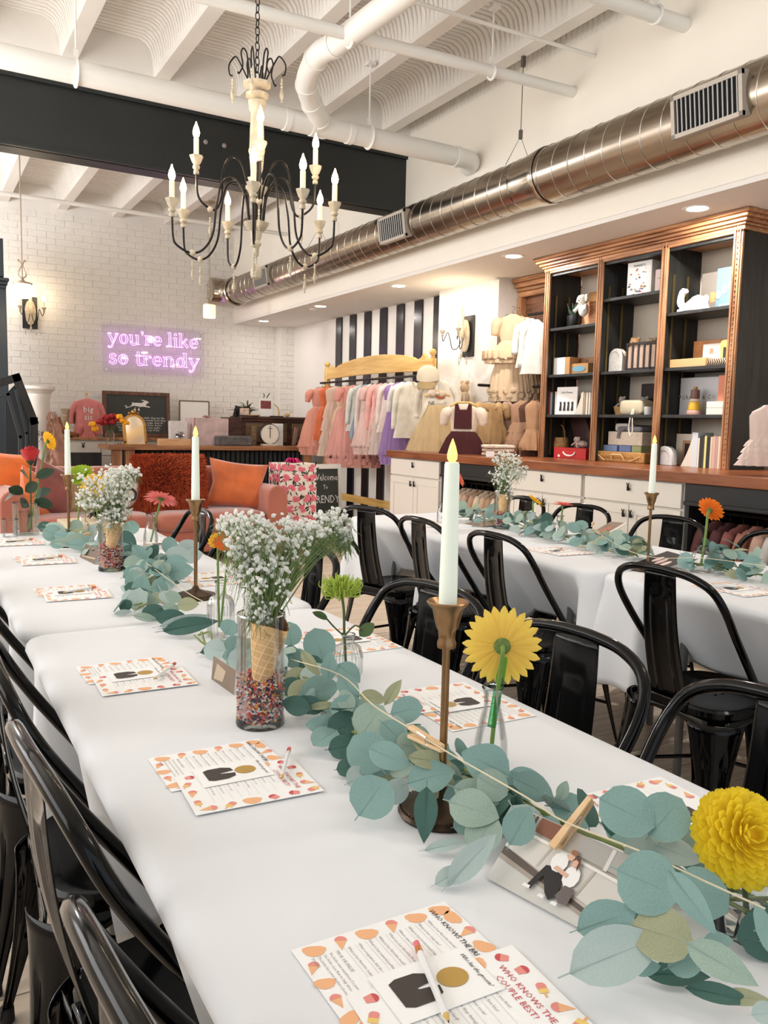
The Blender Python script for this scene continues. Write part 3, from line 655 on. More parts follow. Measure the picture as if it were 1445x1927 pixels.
# ================================================================= BACK DESK, CABINET AND THEIR OBJECTS
BL = mat('corrugated_dark', (30, 31, 30), .45, .5, var=.4, vs=9)
DT = .968
dk = thing('shop_desk', 'long shop desk with wood top and dark corrugated metal front', 'desk')
B().box((1.93, 9.40, DT-.05), (4.44, 10.0, DT)).obj('desktop', wood('desk_top_wood', (122, 78, 48), (176, 124, 82), (.8, 8, 8), 3, .4), dk, bev=.004)
b = B(); n = 300; vs = []; fs = []
for i in range(n):
    x = 2.12+2.26*i/(n-1); y = 9.50+.012*math.sin(x*2*PI/.06); vs += [(x, y, .02), (x, y, DT-.05)]
for i in range(n-1): fs.append((2*i, 2*i+1, 2*i+3, 2*i+2))
b.add(vs, fs).box((2.12, 9.52, 0), (4.38, 9.95, DT-.05)); b.obj('corrugated_front', BL, dk)
for x in (1.98, 2.12, 4.30): B().box((x, 9.44, 0), (x+.10, 9.54, DT-.05)).obj('post', BROWN, dk, bev=.003)
B().box((1.5, 9.9, 0), (1.95, 9.95, DT-.1)).obj('side_panel', DARKWOOD, dk)
bc = thing('back_cabinet', 'low white drawer cabinet with brown top against the brick wall', 'cabinet')
B().box((.9, 10.3, 1.0), (4.5, 10.84, 1.03)).obj('worktop', BROWNX, bc, bev=.003); B().box((.92, 10.34, 0), (4.48, 10.82, 1.0)).obj('body', CABW, bc)
KN = mat('bunny_knob_black', (16, 15, 15), .35, .6)
for i in range(3):
    for k, (za, zb) in enumerate(((.82, .97), (.60, .80), (.34, .58), (.06, .32))):
        x = 1.2+.42*i; d = B().box((x, 10.32, za), (x+.40, 10.345, zb)).obj('drawer', CABW, bc, bev=.003)
        b = B(); b.ball((x+.2, 10.305, (za+zb)/2+.03), .014, 8, 5); b.tube([(x+.195, 10.305, (za+zb)/2+.04), (x+.185, 10.305, (za+zb)/2+.075)], .005, 5); b.tube([(x+.205, 10.305, (za+zb)/2+.04), (x+.215, 10.305, (za+zb)/2+.075)], .005, 5); b.obj('knob', KN, d)
def sp_(x, yb, Y): return aty(x, yb, Y)
# hare chalkboard
cbx0, cbx1 = aty(193, 780, 10.72).x, aty(319, 780, 10.72).x; cz0 = 1.035; cz1 = aty(193, 735, 10.78).z
W_, H_ = cbx1-cbx0, cz1-cz0
cbd = thing('framed_chalkboard', 'wood framed blackboard with leaping white hare above a quote', 'sign', (cbx0, 10.68, cz0), rot=(-.08, 0, 0))
FRW = wood('frame_wood', (72, 44, 30), (120, 78, 54), (6, 6, 1), 4, .5)
B().box((0, 0, 0), (W_, .02, H_)).obj('board', mat('chalkboard', (52, 56, 54), .6), cbd)
t = .045
for a, c in (((0, -.012, 0), (W_, .015, t)), ((0, -.012, H_-t), (W_, .015, H_)), ((0, -.012, t), (t, .015, H_-t)), ((W_-t, -.012, t), (W_, .015, H_-t))): B().box(a, c).obj('frame_rail', FRW, cbd, bev=.003)
fm = frame((0, -.002, 0), (1, 0, 0), (0, 0, 1))
hare = [(.36, .63), (.40, .615), (.385, .60), (.375, .585), (.42, .60), (.45, .618), (.455, .63), (.47, .66), (.47, .69), (.485, .70), (.49, .685), (.54, .69), (.60, .685), (.63, .70), (.655, .72), (.62, .735), (.605, .755), (.63, .752), (.66, .745), (.69, .735), (.71, .72), (.725, .70), (.70, .685), (.68, .66), (.675, .63), (.70, .625), (.735, .61), (.74, .59), (.70, .60), (.64, .61), (.60, .605), (.55, .615), (.50, .625), (.46, .61), (.42, .585), (.38, .57), (.37, .58), (.39, .60), (.36, .615)]
hr = [(u*W_, (v-.05)*H_/.78*.82+.05) for u, v in [(p_[0]-.04, p_[1]) for p_ in hare]]
CH = mat('chalk_white', (232, 230, 226), .8)
b = B(); hx = [(u, v) for u, v in hr]; b.add([(u, -.0015, v) for u, v in hx], [tuple(range(len(hx)))]); b.obj('hare_figure', CH, cbd)
b = B(); b.text('\u201c', .22, frame((W_*.5, -.002, H_*.52), (1, 0, 0), (0, 0, 1)))
for k, s in enumerate(('children make your heart smile, they are the', 'first thing to make you at moments look. they', 'make you laugh and not to judge, they do', 'and when love walks in at these doors,', 'they are their own kind, some smile,', 'and some will bring you out of the')): b.text(s, .036, frame((W_*.53, -.002, H_*(.43-.055*k)), (1, 0, 0), (0, 0, 1)))
b.obj('chalk_writing', CH, cbd, smooth=False)
def pbox(name, label, cat, xl, xr, yt, Y, dep, m, z0=DT, rz=0, bev=.003, group=None):
    a = aty(xl, yt, Y); c = aty(xr, yt, Y); w = c.x-a.x; h = a.z-z0
    t = thing(name, label, cat, ((a.x+c.x)/2, Y, z0), rz, group); B().box((-w/2, 0, 0), (w/2, dep, h)).obj('body', m, t, bev=bev); return t, w, h
# marbled pink gift box with ribbon rosette
GP = mat('pink_marble_wrap', (200, 174, 170), .4, var=.22, vs=9)
g, w, h = pbox('gift_box', 'large dusty pink marbled gift box on the desk', 'gift', 362, 430, 786, 9.62, .3, GP)
B().box((-w/2+.02, -.001, 0), (-w/2+.035, .301, h+.001)).obj('ribbon', mat('ribbon_rose', (176, 130, 130), .4), g)
b = B()
for k in range(9): a = k*.7; b.tube([(0, .15, h), (.03*math.cos(a), .15+.03*math.sin(a), h+.03), (.055*math.cos(a), .15+.05*math.sin(a), h+.012), (0, .15, h+.005)], .006, 5)
b.obj('rosette', mat('ribbon_rose', (176, 130, 130), .4), g)
# whiteboard
t, w, h = pbox('whiteboard', 'blank white framed board leaning on the brick wall behind gift', 'board', 338, 393, 754, 10.7, .015, WHITE, 1.03)
for a, c in (((-w/2-.008, -.004, 0), (-w/2+.008, .018, h)), ((w/2-.008, -.004, 0), (w/2+.008, .018, h)), ((-w/2, -.004, h-.008), (w/2, .018, h+.008))): B().box(a, c).obj('frame_rail', mat('bronze_trim', (120, 104, 92), .4, .4), t)
# silver bow gift
t, w, h = pbox('gift_bag', 'small white gift with a silver metallic bow on the desk', 'gift', 320, 352, 792, 9.6, .08, mat('silverwhite_paper', (214, 208, 204), .5, var=.12, vs=30))
b = B(); rr = random.Random(3)
for k in range(16): a = k*2.4; e = rr.uniform(.2, 1); d = Vector((math.cos(a), -.55-.3*e, math.sin(a)*.9))*.055; b.tube([(0, -.012, h*.42), Vector((0, -.012, h*.42))+d*.7+Vector((0, -.01, 0)), Vector((0, -.012, h*.42))+d], [.004, .012, .003], 5)
b.obj('bow', mat('silver_foil', (190, 190, 192), .15, 1), t)
t, w, h = pbox('wooden_tray', 'long pale wooden tray on the desk edge before the silver bow', 'tray', 300, 360, 826, 9.45, .1, wood('tray_wood', (200, 150, 104), (226, 180, 134), (1, 8, 8), 3), rz=0)
t, w, h = pbox('folded_blanket', 'grey folded knitted pouch lying on the desk', 'blanket', 409, 476, 820, 9.5, .2, mat('grey_knit', (96, 92, 90), .9, var=.3, vs=18, bump=.8, bs=60), bev=.018)
# gilt arched mirror
p = aty(256, 830, 9.55); mr = thing('arched_mirror', 'small arched tabletop mirror in an ornate gilt frame', 'mirror', (p.x, 9.55, DT), .25, rot=(-.15, 0, .25))
def archp(w, h, n=12): return [(-w/2, 0), (w/2, 0)]+arc(0, h-w/2, w/2, 0, 180, n)
GILT = mat('gilt', (176, 134, 74), .35, .8, var=.2, vs=30)
oa = archp(.285, .36); ia = archp(.22, .315)
b = B().prism([(x, y) for x, y in oa], -.02, 0, frame((0, 0, 0), (1, 0, 0), (0, 0, 1))); b.ball((0, 0, .375), .03, 8, 5).ball((-.05, 0, .36), .018, 8, 4).ball((.05, 0, .36), .018, 8, 4); b.ball((.13, 0, .04), .02, 8, 4).ball((-.13, 0, .04), .02, 8, 4); b.obj('frame', GILT, mr, bev=.004)
B().add([(x, -.0015, y+.012) for x, y in ia], [tuple(range(len(ia)))]).obj('mirror_glass', mat('mirror_glass', (236, 222, 200), .08, .6), mr)
# rustic till cabinet with its ledge
TW = wood('old_till_wood', (38, 22, 16), (92, 56, 38), (1, 6, 6), 4, .45)
tl, w, h = pbox('till_cabinet', 'old dark wood counter cabinet standing on the desk', 'cabinet', 455, 584, 788, 9.85, .35, TW)
B().box((-w/2-.02, -.03, h), (w/2+.03, .38, h+.035)).obj('ledge', TW, tl, bev=.008); B().box((-w/2-.01, -.015, h-.03), (w/2+.015, .3, h)).obj('molding', TW, tl, bev=.006)
for k in range(3): B().box((-w/2+.05+k*w/3, -.008, .04), (-w/2+w/3-.02+k*w/3, 0, h-.05)).obj('panel', wood('till_panel', (84, 66, 44), (120, 92, 62), (1, 6, 6), 4), tl, bev=.003)
tl2, w2, h2 = pbox('small_drawer_chest', 'small dark wood chest left of the till cabinet', 'chest', 430, 455, 785, 9.8, .3, TW)
TZ2 = DT+h+.035
def on(px, Y): return aty(px, 780, Y).x
# desk scale
sx = aty(505, 830, 9.6).x; sc = thing('kitchen_scale', 'round white dial scale standing on the desk', 'scale', (sx, 9.58, DT))
b = B().lathe([(.125, 0), (.13, .01), (.13, .05), (.12, .06)], 28, TR(0, .03, .145, rx=PI/2)); b.obj('dial_housing', mat('dial_black', (40, 38, 36), .4), sc)
B().lathe([(.0001, 0), (.118, 0)], 28, TR(0, -.032, .145, rx=PI/2), cap=False).obj('dial_face', mat('dial_cream', (238, 230, 214), .5), sc)
b = B().box((-.004, -.036, .10), (.004, -.034, .25)).box((-.03, -.036, .215), (.03, -.034, .22))
for k in range(24): a = k*PI/12; b.box((-.001, -.035, .10), (.001, -.034, .108), Matrix.Translation((0, 0, .145)) @ Matrix.Rotation(a, 4, 'Y'))
b.obj('dial_markings', INK, sc)['kind'] = 'stuff'; B().box((-.1, -.05, 0), (.1, .05, .025)).obj('base', mat('scale_cream', (214, 200, 180), .4), sc, bev=.006)
# notice card and photo stand
t, w, h = pbox('notice_card', 'white printed notice card propped behind the dial scale', 'card', 512, 533, 797, 9.75, .01, WHITE, rz=0)
b = B()
for k in range(9): b.box((-w/2+.02, -.0015, h-.04-k*.022), (w/2-.02-(k % 3)*.02, -.0005, h-.037-k*.022))
b.obj('printed_lines', mat('grey_print', (170, 160, 155), .7), t)
t, w, h = pbox('card_reader_stand', 'tilted tablet stand with copper face at the desk right', 'tablet', 549, 558, 803, 9.7, .012, mat('copper_face', (160, 116, 100), .4)); t.rotation_euler = (-.1, .35, .5)
t, w, h = pbox('cake_topper_box', 'black box with small cream blooms and tag at desk end', 'box', 568, 586, 822, 9.55, .12, mat('box_black', (22, 20, 20), .5))
b = B()
for k in range(7): b.ball((-.05+.018*k, .03, h+.02+.012*(k % 3)), .016, 6, 4)
b.obj('blooms', mat('cream_bloom', (224, 178, 120), .7), t); B().box((-.05, -.003, .01), (.05, -.001, h*.6)).obj('tag', WHITE, t)
t, w, h = pbox('photo_print', 'small dark photo print standing left of the dial scale', 'photo', 474, 483, 801, 9.66, .006, mat('photo_sepia', (120, 96, 70), .4, var=.6, vs=25))
# on the ledge
t = thing('framed_photo', 'small black framed photo on the till cabinet ledge', 'photo', (on(460, 9.9), 9.9, TZ2)); B().box((-.075, 0, 0), (.075, .012, .11)).obj('frame', mat('frame_black', (18, 17, 17), .4), t); B().box((-.062, -.002, .012), (.062, 0, .098)).obj('picture', mat('photo_faces', (206, 184, 168), .5, var=.5, vs=22), t)
t = thing('tablet_screen', 'black tablet back tilted beside the framed photo', 'tablet', (on(444, 9.95), 9.95, TZ2-.03), rot=(-.2, .35, 0)); B().box((-.05, 0, 0), (.06, .01, .16)).obj('tablet_body', mat('frame_black', (18, 17, 17), .4), t, bev=.004)
t = thing('tear_off_calendar', 'hanging calendar sheet with dark red photo on the ledge', 'calendar', (on(500, 9.95), 9.95, TZ2)); B().box((-.085, 0, 0), (.085, .008, .235)).obj('sheet', WHITE, t); B().box((-.07, -.002, .10), (.07, 0, .20)).obj('picture', mat('photo_red', (128, 64, 62), .5, var=.5, vs=30), t)
b = B().tube([(-.03, 0, .235), (-.02, 0, .27), (-.035, 0, .29)], .006, 5).tube([(.01, 0, .235), (.03, 0, .27), (.05, 0, .295)], .006, 5); b.obj('rabbit_ears', IRON, t)
t = thing('air_plant', 'spiky dark green plant behind the framed photo', 'plant', (on(468, 10.0), 10.05, TZ2-.0)); b = B(); rr = random.Random(9)
for k in range(26):
    a = rr.uniform(.2, 2.9); l_ = rr.uniform(.14, .24)*(1.3 if a > 2.3 else 1); e = rr.uniform(-.3, .3); b.tube([(0, 0, .02), (math.cos(a)*l_*.5, e*.1, math.sin(a)*l_*.6+.03), (math.cos(a)*l_, e*.2, math.sin(a)*l_*.9)], [.004, .008, .001], 4)
b.obj('leaf_blades', mat('plant_dark', (74, 82, 46), .5, var=.4, vs=12), t); B().lathe([(.03, 0), (.04, .03), (.04, .05)], 12).obj('pot', IRON, t)
t = thing('horn_ornament', 'curved cream horn ornament on the till cabinet ledge', 'ornament', (on(521, 9.95), 9.95, TZ2)); B().tube(spline([(.02, 0, 0), (.025, 0, .06), (.01, 0, .12), (-.04, 0, .16)], 5), [.018-.0009*k for k in range(16)], 8).obj('horn', mat('horn', (206, 170, 116), .5, var=.3, vs=10), t); B().box((-.1, -.03, 0), (.08, .03, .012)).obj('plinth', IRON, t)
t = thing('woven_bundle', 'small straw bird ornament at the ledge right end', 'ornament', (on(540, 9.95), 9.95, TZ2)); b = B().ball((0, 0, .025), .035, 10, 6, sq=(1.2, .7, .7)); b.tube([(.02, 0, .03), (.05, 0, .07), (.08, 0, .06)], .006, 5); b.obj('straw_body', mat('horn', (206, 170, 116), .5), t)
t = thing('hat_box_lid', 'flat straw coloured dish lying on the ledge', 'dish', (on(478, 9.85), 9.86, TZ2)); B().lathe([(.06, 0), (.085, .012), (.08, .018), (.0001, .012)], 18).obj('dish', mat('straw', (186, 152, 104), .7), t)
# crossed metal jack ornament on small chest front
# flowers in a mason jar
def flower_jar(loc, label):
    t = thing('flower_jar', label, 'vase', loc); B().lathe([(.04, 0), (.05, .005), (.052, .12), (.04, .145), (.04, .165)], 16, cap=False).lathe([(.0001, .002), (.04, .002)], 16, cap=False).obj('jar', GLASS, t); return t
p = aty(207, 832, 9.6); fj = flower_jar((p.x, 9.6, DT), 'glass jar holding red and gold blooms beside the gilt mirror')
f = thing('flower_bunch', 'bunch of dark red and golden flowers in the desk jar', 'flowers', (p.x, 9.6, DT)); b = B()
for k in range(14): a = k*2.4; b.tube([(0, 0, .02), (.01*math.cos(a), .01*math.sin(a), .12), (.07*math.cos(a), .06*math.sin(a), .22)], .003, 4)
b.obj('stems', mat('stem_olive', (96, 96, 50), .7), f)
def bloom(b, c, r, seed):
    rr = random.Random(seed)
    for k in range(16):
        a = rr.uniform(0, 6.28); e = rr.uniform(-.2, 1); d = Vector((math.cos(a), math.sin(a), e)).normalized()*r*.5; b.ball(Vector(c)+d, r*.5, 6, 4)
b1 = B(); b2 = B()
for k, (x, z) in enumerate(((-.10, .25), (-.04, .30), (.03, .31), (.08, .28), (-.06, .24), (.02, .25))): bloom(b1, (x, 0, z), .05, k)
for k, (x, z) in enumerate(((.13, .27), (.17, .24), (-.16, .17), (.10, .31), (-.19, .22))): bloom(b2, (x, -.02, z), .045, k+9)
b1.obj('red_blooms', mat('bloom_red', (140, 18, 22), .7, var=.4, vs=30), f); b2.obj('gold_blooms', mat('bloom_gold', (240, 166, 20), .7, var=.2, vs=30), f)
# pink t-shirt outfit on a stand
p = aty(166, 820, 10.5)
# ================================================================= COLUMN, PAMPAS, EASELS, TALL HUTCH (far left)
p = aty(76, 830, 9.3); cl_ = thing('plaster_column', 'tall white plaster pedestal column at the far left', 'column', (p.x, 9.3, 0))
zt_ = aty(76, 727, 9.3).z; B().lathe([(.15, 0), (.15, .05), (.12, .08), (.105, .12), (.10, zt_-.14), (.115, zt_-.10), (.11, zt_-.08), (.13, zt_-.05), (.155, zt_-.03), (.155, zt_)], 24).obj('shaft', mat('plaster_white', (222, 216, 208), .6, bump=.2, bs=40), cl_)
gs = thing('foil_garland', 'silver foil curl garland wrapped around the white column', 'garland', (p.x, 9.3, 0)); b = B(); rr = random.Random(5)
for k in range(34):
    a = -2.9+k*.085; zz = 1.22+.10*math.sin(a*1.3)+(k/34)*-.12; c = Vector((.125*math.cos(a), .125*math.sin(a), zz)); b.tube([c, c+Vector((rr.uniform(-.04, .04), -.02, rr.uniform(-.07, .04))), c+Vector((rr.uniform(-.06, .06), -.03, rr.uniform(-.1, .05)))], [.004, .012, .003], 4)
b.obj('foil_curls', mat('silver_foil', (190, 190, 192), .15, 1), gs)
p = aty(112, 860, 8.9); pg = thing('pampas_plume', 'dusty pink pampas plume standing in the far left corner', 'dried grass', (p.x, 9.0, 0)); b = B(); rr = random.Random(8)
for k in range(420):
    z = rr.uniform(.15, 1.32); w = .11*(1-abs((z-.5)/1.0))+.012; a = rr.uniform(0, 6.28); c = Vector((w*math.cos(a)-.10*(z-.8), w*math.sin(a), z)); b.tube([c, c+Vector((.03*math.cos(a), .03*math.sin(a), -.07))], [.006, .001], 3)
o = b.obj('plume', mat('pampas_pink', (186, 142, 122), .9, var=.3, vs=8), pg); o['kind'] = 'stuff'; B().lathe([(.06, 0), (.10, .2), (.08, .9), (.03, 1.2)], 10, TR(-.0, 0, 0)).obj('stalk', mat('pampas_pink', (186, 142, 122), .9), pg)
def easel(name, label, Y, pts, wd, dp, m, panel=None):
    t = thing(name, label, 'display easel', (0, Y, 0)); q = [aty(x, y, Y) for x, y in pts]
    for a, c in zip(q[:-1], q[1:]):
        a = Vector((a.x, 0, a.z)); c = Vector((c.x, 0, c.z)); d = c-a; L_ = d.length; M = frame(a, d, (0, 1, 0)); B().box((-wd/2, -dp/2, -wd/2), (L_+wd/2, dp/2, wd/2), M).obj('bar', m, t, bev=.003)
    if panel:
        r = [aty(x, y, Y+.05) for x, y in panel]; b = B(); k = len(r); b.add([(v.x, .03, v.z) for v in r]+[(v.x, .05, v.z) for v in r], [tuple(range(k)), tuple(range(2*k-1, k-1, -1))]+[(i, (i+1) % k, k+(i+1) % k, k+i) for i in range(k)]); b.obj('panel', mat('easel_panel', (34, 40, 44), .5), t)
    return t
GB = mat('blueblack_paint', (44, 52, 58), .45, bump=.1)
easel('display_easel', 'tall slanted black wooden easel frame at the far left', 8.6, [(-6, 722), (31, 711), (63, 792), (66, 1012)], .075, .05, DARKWOOD, [(10, 742), (30, 722), (60, 800), (62, 985), (10, 985)])
easel('display_easel', 'inner thin black easel frame nearest the left edge', 8.3, [(-8, 748), (15, 742), (38, 822), (38, 1000)], .032, .03, GB)
easel('display_easel', 'middle thin black bar frame leaning between the easels', 8.45, [(30, 735), (50, 815), (50, 1036)], .024, .02, GB)
ht = thing('tall_hutch', 'tall blue-black painted hutch upright cut by the left edge', 'hutch'); Y = 9.6
xa = aty(13, 600, Y).x; zt_ = aty(10, 450, Y).z; zc1 = aty(10, 540, Y).z
B().box((xa-.6, Y, 0), (xa, Y+.4, zc1)).obj('lower_body', GB, ht, bev=.004); B().box((xa-.6, Y-.02, zc1+.1), (xa-.02, Y+.4, zt_)).obj('upper_body', GB, ht, bev=.004)
for k in range(3): B().box((xa-.6, Y-.03-.02*k, zc1+.035*k-.02), (xa+.0+.012*k, Y+.4, zc1+.035*(k+1)-.02)).obj('molding', GB, ht, bev=.008)
B().box((xa-.5, Y-.024, zc1+.2), (xa-.07, Y-.018, zt_-.1)).obj('glass_pane', mat('dark_pane', (60, 72, 80), .15), ht)
# lookbook boxes behind: wooden candlesticks, boot, thin panels
p = aty(124, 825, 10.45); t = thing('turned_candlestick', 'turned wooden candlestick beside the pink shirt', 'candlestick', (p.x, 10.45, 1.03)); B().lathe([(.05, 0), (.05, .02), (.03, .03), (.035, .08), (.03, .22), (.045, .25), (.03, .27), (.05, .31), (.055, .33)], 14).obj('turning', mat('bleached_wood', (190, 170, 144), .7, var=.2, vs=8), t)
p = aty(132, 770, 10.6); t = thing('dried_grass_tuft', 'brown fluffy dried grass tuft behind the candlestick', 'dried grass', (p.x+.1, 10.6, 1.03)); b = B(); rr = random.Random(2)
for k in range(160): a = rr.uniform(0, PI); r = rr.uniform(.05, .15); c = Vector((math.cos(a)*r*.9, rr.uniform(-.05, .05), .24+math.sin(a)*r*.8)); b.tube([(0, 0, .1), c], [.002, .004], 3)
o = b.obj('tuft', mat('tuft_brown', (150, 112, 84), .9), t); o['kind'] = 'stuff'; B().lathe([(.03, 0), (.03, .1)], 10).obj('pot', IRON, t)
p = aty(132, 822, 10.38); t = thing('cowboy_boot', 'tan cowboy boot lying beside the candlestick', 'boot', (p.x, 10.4, 1.03)); b = B().tube(spline([(-.10, 0, .09), (-.05, 0, .07), (.0, 0, .04), (.06, 0, .03), (.11, 0, .022)], 4), [.045-.0018*k for k in range(17)], 10); b.obj('boot_body', mat('tan_leather', (150, 88, 52), .5), t); B().box((.0, -.02, 0), (.03, .02, .015)).obj('heel', IRON, t)
t, w, h = pbox('wooden_board', 'dark brown wooden board leaning behind the boot', 'panel', 104, 124, 785, 10.6, .02, BROWN, 1.03); t.rotation_euler = (0, -.25, 0)
# ================================================================= SOFA
VEL = mat('rose_velvet', (172, 98, 78), .75, var=.12, vs=3, sheen=.6, bump=.1, bs=20)
so = thing('velvet_sofa', 'rust pink velvet sofa with channelled back behind the long table', 'sofa')
SX0, SX1, SY0, SY1 = .62, 3.06, 7.05, 7.95
B().box((SX0+.02, SY0+.03, .10), (SX1-.02, SY1-.02, .30)).obj('base', VEL, so, bev=.02)
def cushion(b, x0, x1, y0, y1, z0, z1, puff=.03, n=14):
    def fn(u, v):
        a = u*2*PI; c, s = math.cos(a), math.sin(a); e = .22
        def se(t): return math.copysign(abs(t)**e, t)
        x = (x0+x1)/2+(x1-x0)/2*se(c); y = (y0+y1)/2+(y1-y0)/2*se(s)
        return (x, y, 0)
    m = 40; rows = []
    for k in range(11):
        t = k/10; th = (t-.5)*PI; r = abs(math.cos(th))**.28 if 0 < k < 10 else .0; zz = (z0+z1)/2+(z1-z0)/2*math.copysign(abs(math.sin(th))**.5, math.sin(th))
        rows.append([(((fn(i/m, 0)[0]-(x0+x1)/2)*r+(x0+x1)/2), ((fn(i/m, 0)[1]-(y0+y1)/2)*r+(y0+y1)/2), zz) for i in range(m)])
    vs = [p for r_ in rows for p in r_]; fs = [(j*m+i, j*m+(i+1) % m, (j+1)*m+(i+1) % m, (j+1)*m+i) for j in range(10) for i in range(m)]
    b.add(vs, fs); return b
for k in range(2):
    xm = (SX0+SX1)/2; x0, x1 = ((SX0+.2, xm) if k == 0 else (xm, SX1-.2)); cushion(B(), x0, x1, SY0-.02, SY1-.2, .28, .46).obj('seat_cushion', VEL, so, ang=180)
nc = 13
for k in range(nc):
    x0 = SX0+.12+(SX1-SX0-.24)*k/nc; w = (SX1-SX0-.24)/nc
    cushion(B(), x0, x0+w, SY1-.26, SY1-.02, .30, .83).obj('back_channel', VEL, so, ang=180)
for s, x in ((-1, SX0), (1, SX1-.2)):
    b = B(); pr = [(0, .1), (.2, .1), (.2, .58)]+arc(.1, .58, .1, 0, 180, 8)[1:]+[(0, .1)]
    b.prism([(u, v) for u, v in pr[:-1]], -.84, 0, TR(x, SY0+.02, 0) @ Matrix(((1, 0, 0, 0), (0, 0, -1, 0), (0, 1, 0, 0), (0, 0, 0, 1)))); b.obj('arm', VEL, so, bev=.015)
for x in (SX0+.08, SX1-.08):
    for y in (SY0+.08, SY1-.08): B().lathe([(.018, 0), (.025, .1)], 10, TR(x, y, 0)).obj('foot', BROWN, so)
def pillow(name, label, loc, w, h, t, rot, m, fur=0, seed=0, rnd=False):
    b = B(); n = 22; rr = random.Random(seed)
    for sgn in (1, -1):
        def fn(u, v):
            x = (u-.5); y = (v-.5); d = (1-(2*x)**4)*(1-(2*y)**4); pin = 1-.10*(abs(2*x)**2)*(1-abs(2*y)) if not rnd else 1; px_ = 1-.09*(1-abs(2*x)**2)*abs(2*y)**2
            if rnd:
                r = max(abs(2*x), abs(2*y)); a = math.atan2(y, x); R = r/2; d = 1-r**3; return (math.cos(a)*R*w, sgn*(-t/2)*max(0, d)**.6, math.sin(a)*R*h)
            q = max(0, d)**.5; wr = .006*math.sin(9*x+7*y+seed)*math.sin(12*y-5*x)*(1 if not fur else 0)
            return (x*w*pin*(1-.10*(1-abs(2*y))*abs(2*x)**3), sgn*(-t/2*q-wr*q), y*h*(1-.10*(1-abs(2*x)**2)*abs(2*y)**3))
        k = len(b.v); b.grid(fn, n, n)
        if sgn < 0: b.f[-(n-1)*(n-1):] = [tuple(reversed(f)) for f in b.f[-(n-1)*(n-1):]]
    p = thing(name, label, 'pillow', loc, rot=rot); b.obj('cover', m, p, ang=180)
    if fur:
        f = B()
        for k in range(fur):
            u, v = rr.uniform(0, 1), rr.uniform(0, 1)
            if k % 3 == 0: e = rr.choice((0, 1)); u, v = (rr.uniform(-.0, .03) if e else rr.uniform(0, 1)), (rr.uniform(.96, 1.0) if not e else rr.uniform(0, 1)); u = 1-u if rr.random() < .5 and e else u
            x, y = u-.5, v-.5; d = max(0, (1-(2*x)**4)*(1-(2*y)**4)); c = Vector((x*w, -t/2*d**.5, y*h)); o = Vector((x*1.2, -.35-d*.3, y*1.2+.1))
            l_ = rr.uniform(.035, .075); dr = (o.normalized()+Vector((rr.uniform(-.5, .5), rr.uniform(-.2, .2), rr.uniform(-.7, .3)))).normalized(); e_ = dr.cross(Vector((0, 1, .3))).normalized()*.0045
            f.add([c-e_, c+e_, c+dr*l_*.6+e_*.7+Vector((0, 0, -.004)), c+dr*l_+Vector((0, 0, -.016)), c+dr*l_*.6-e_*.7+Vector((0, 0, -.004))], [(0, 1, 2, 3, 4)])
        o = f.obj('fur', mat('fur_strands', (190, 84, 46), .8, var=.35, vs=25), p, smooth=False); o['kind'] = 'stuff'
    return p
ORV = mat('orange_velvet', (222, 108, 28), .7, var=.2, vs=6, sheen=.8, bump=.15, bs=12)
OR2 = mat('burnt_orange_velvet', (204, 100, 40), .7, var=.22, vs=6, sheen=.8, bump=.15, bs=12)
MAU = mat('mauve_velvet', (134, 62, 54), .7, var=.25, vs=7, sheen=.8, bump=.2, bs=14)
def pl(px, py, Y): q = aty(px, py, Y); return (q.x, Y, q.z)
pillow('throw_pillow', 'orange velvet pillow on top of the sofa left corner', pl(12, 893, 7.75), .46, .40, .16, (.15, .1, -.2), ORV, seed=1)
pillow('throw_pillow', 'orange velvet pillow leaning inside the left sofa arm', pl(68, 935, 7.4), .42, .42, .13, (-.25, .45, .85), ORV, seed=2)
pillow('throw_pillow', 'mauve velvet pillow beside the left orange pillows', pl(102, 923, 7.45), .44, .44, .15, (-.25, .42, .35), MAU, seed=3)
pillow('throw_pillow', 'olive tan pillow half hidden behind baby breath', pl(152, 930, 7.5), .42, .40, .14, (-.2, .1, .0), mat('olive_velvet', (150, 124, 82), .7, var=.15, vs=6, sheen=.5), seed=4)
rp = pillow('round_pillow', 'round white pillow printed with crossed black arrows', pl(229, 918, 7.42), .36, .36, .12, (-.25, 0, .1), mat('pillow_canvas', (222, 216, 206), .8), seed=5, rnd=True)
b = B(); b.tube([(-.10, -.058, .07), (.02, -.064, -.06)], .006, 6).tube([(.10, -.058, .07), (-.03, -.064, -.06)], .006, 6); b.tube([(.05+.05*math.cos(a), -.06, -.07+.05*math.sin(a)) for a in [2*PI*i/16 for i in range(16)]], .011, 6, closed=True); b.box((.02, -.066, .05), (.12, -.05, .08)).box((.05, -.066, .03), (.08, -.05, .11)); b.obj('black_print', INK, rp)
pillow('fur_pillow', 'large shaggy rust fur pillow in the middle of the sofa', pl(318, 913, 7.45), .60, .50, .17, (-.22, 0, -.05), mat('fur_base', (140, 56, 30), .9), fur=8000, seed=6)
pillow('throw_pillow', 'large burnt orange velvet pillow at the sofa right end', pl(446, 912, 7.45), .56, .46, .18, (-.25, .12, -.25), OR2, seed=7)
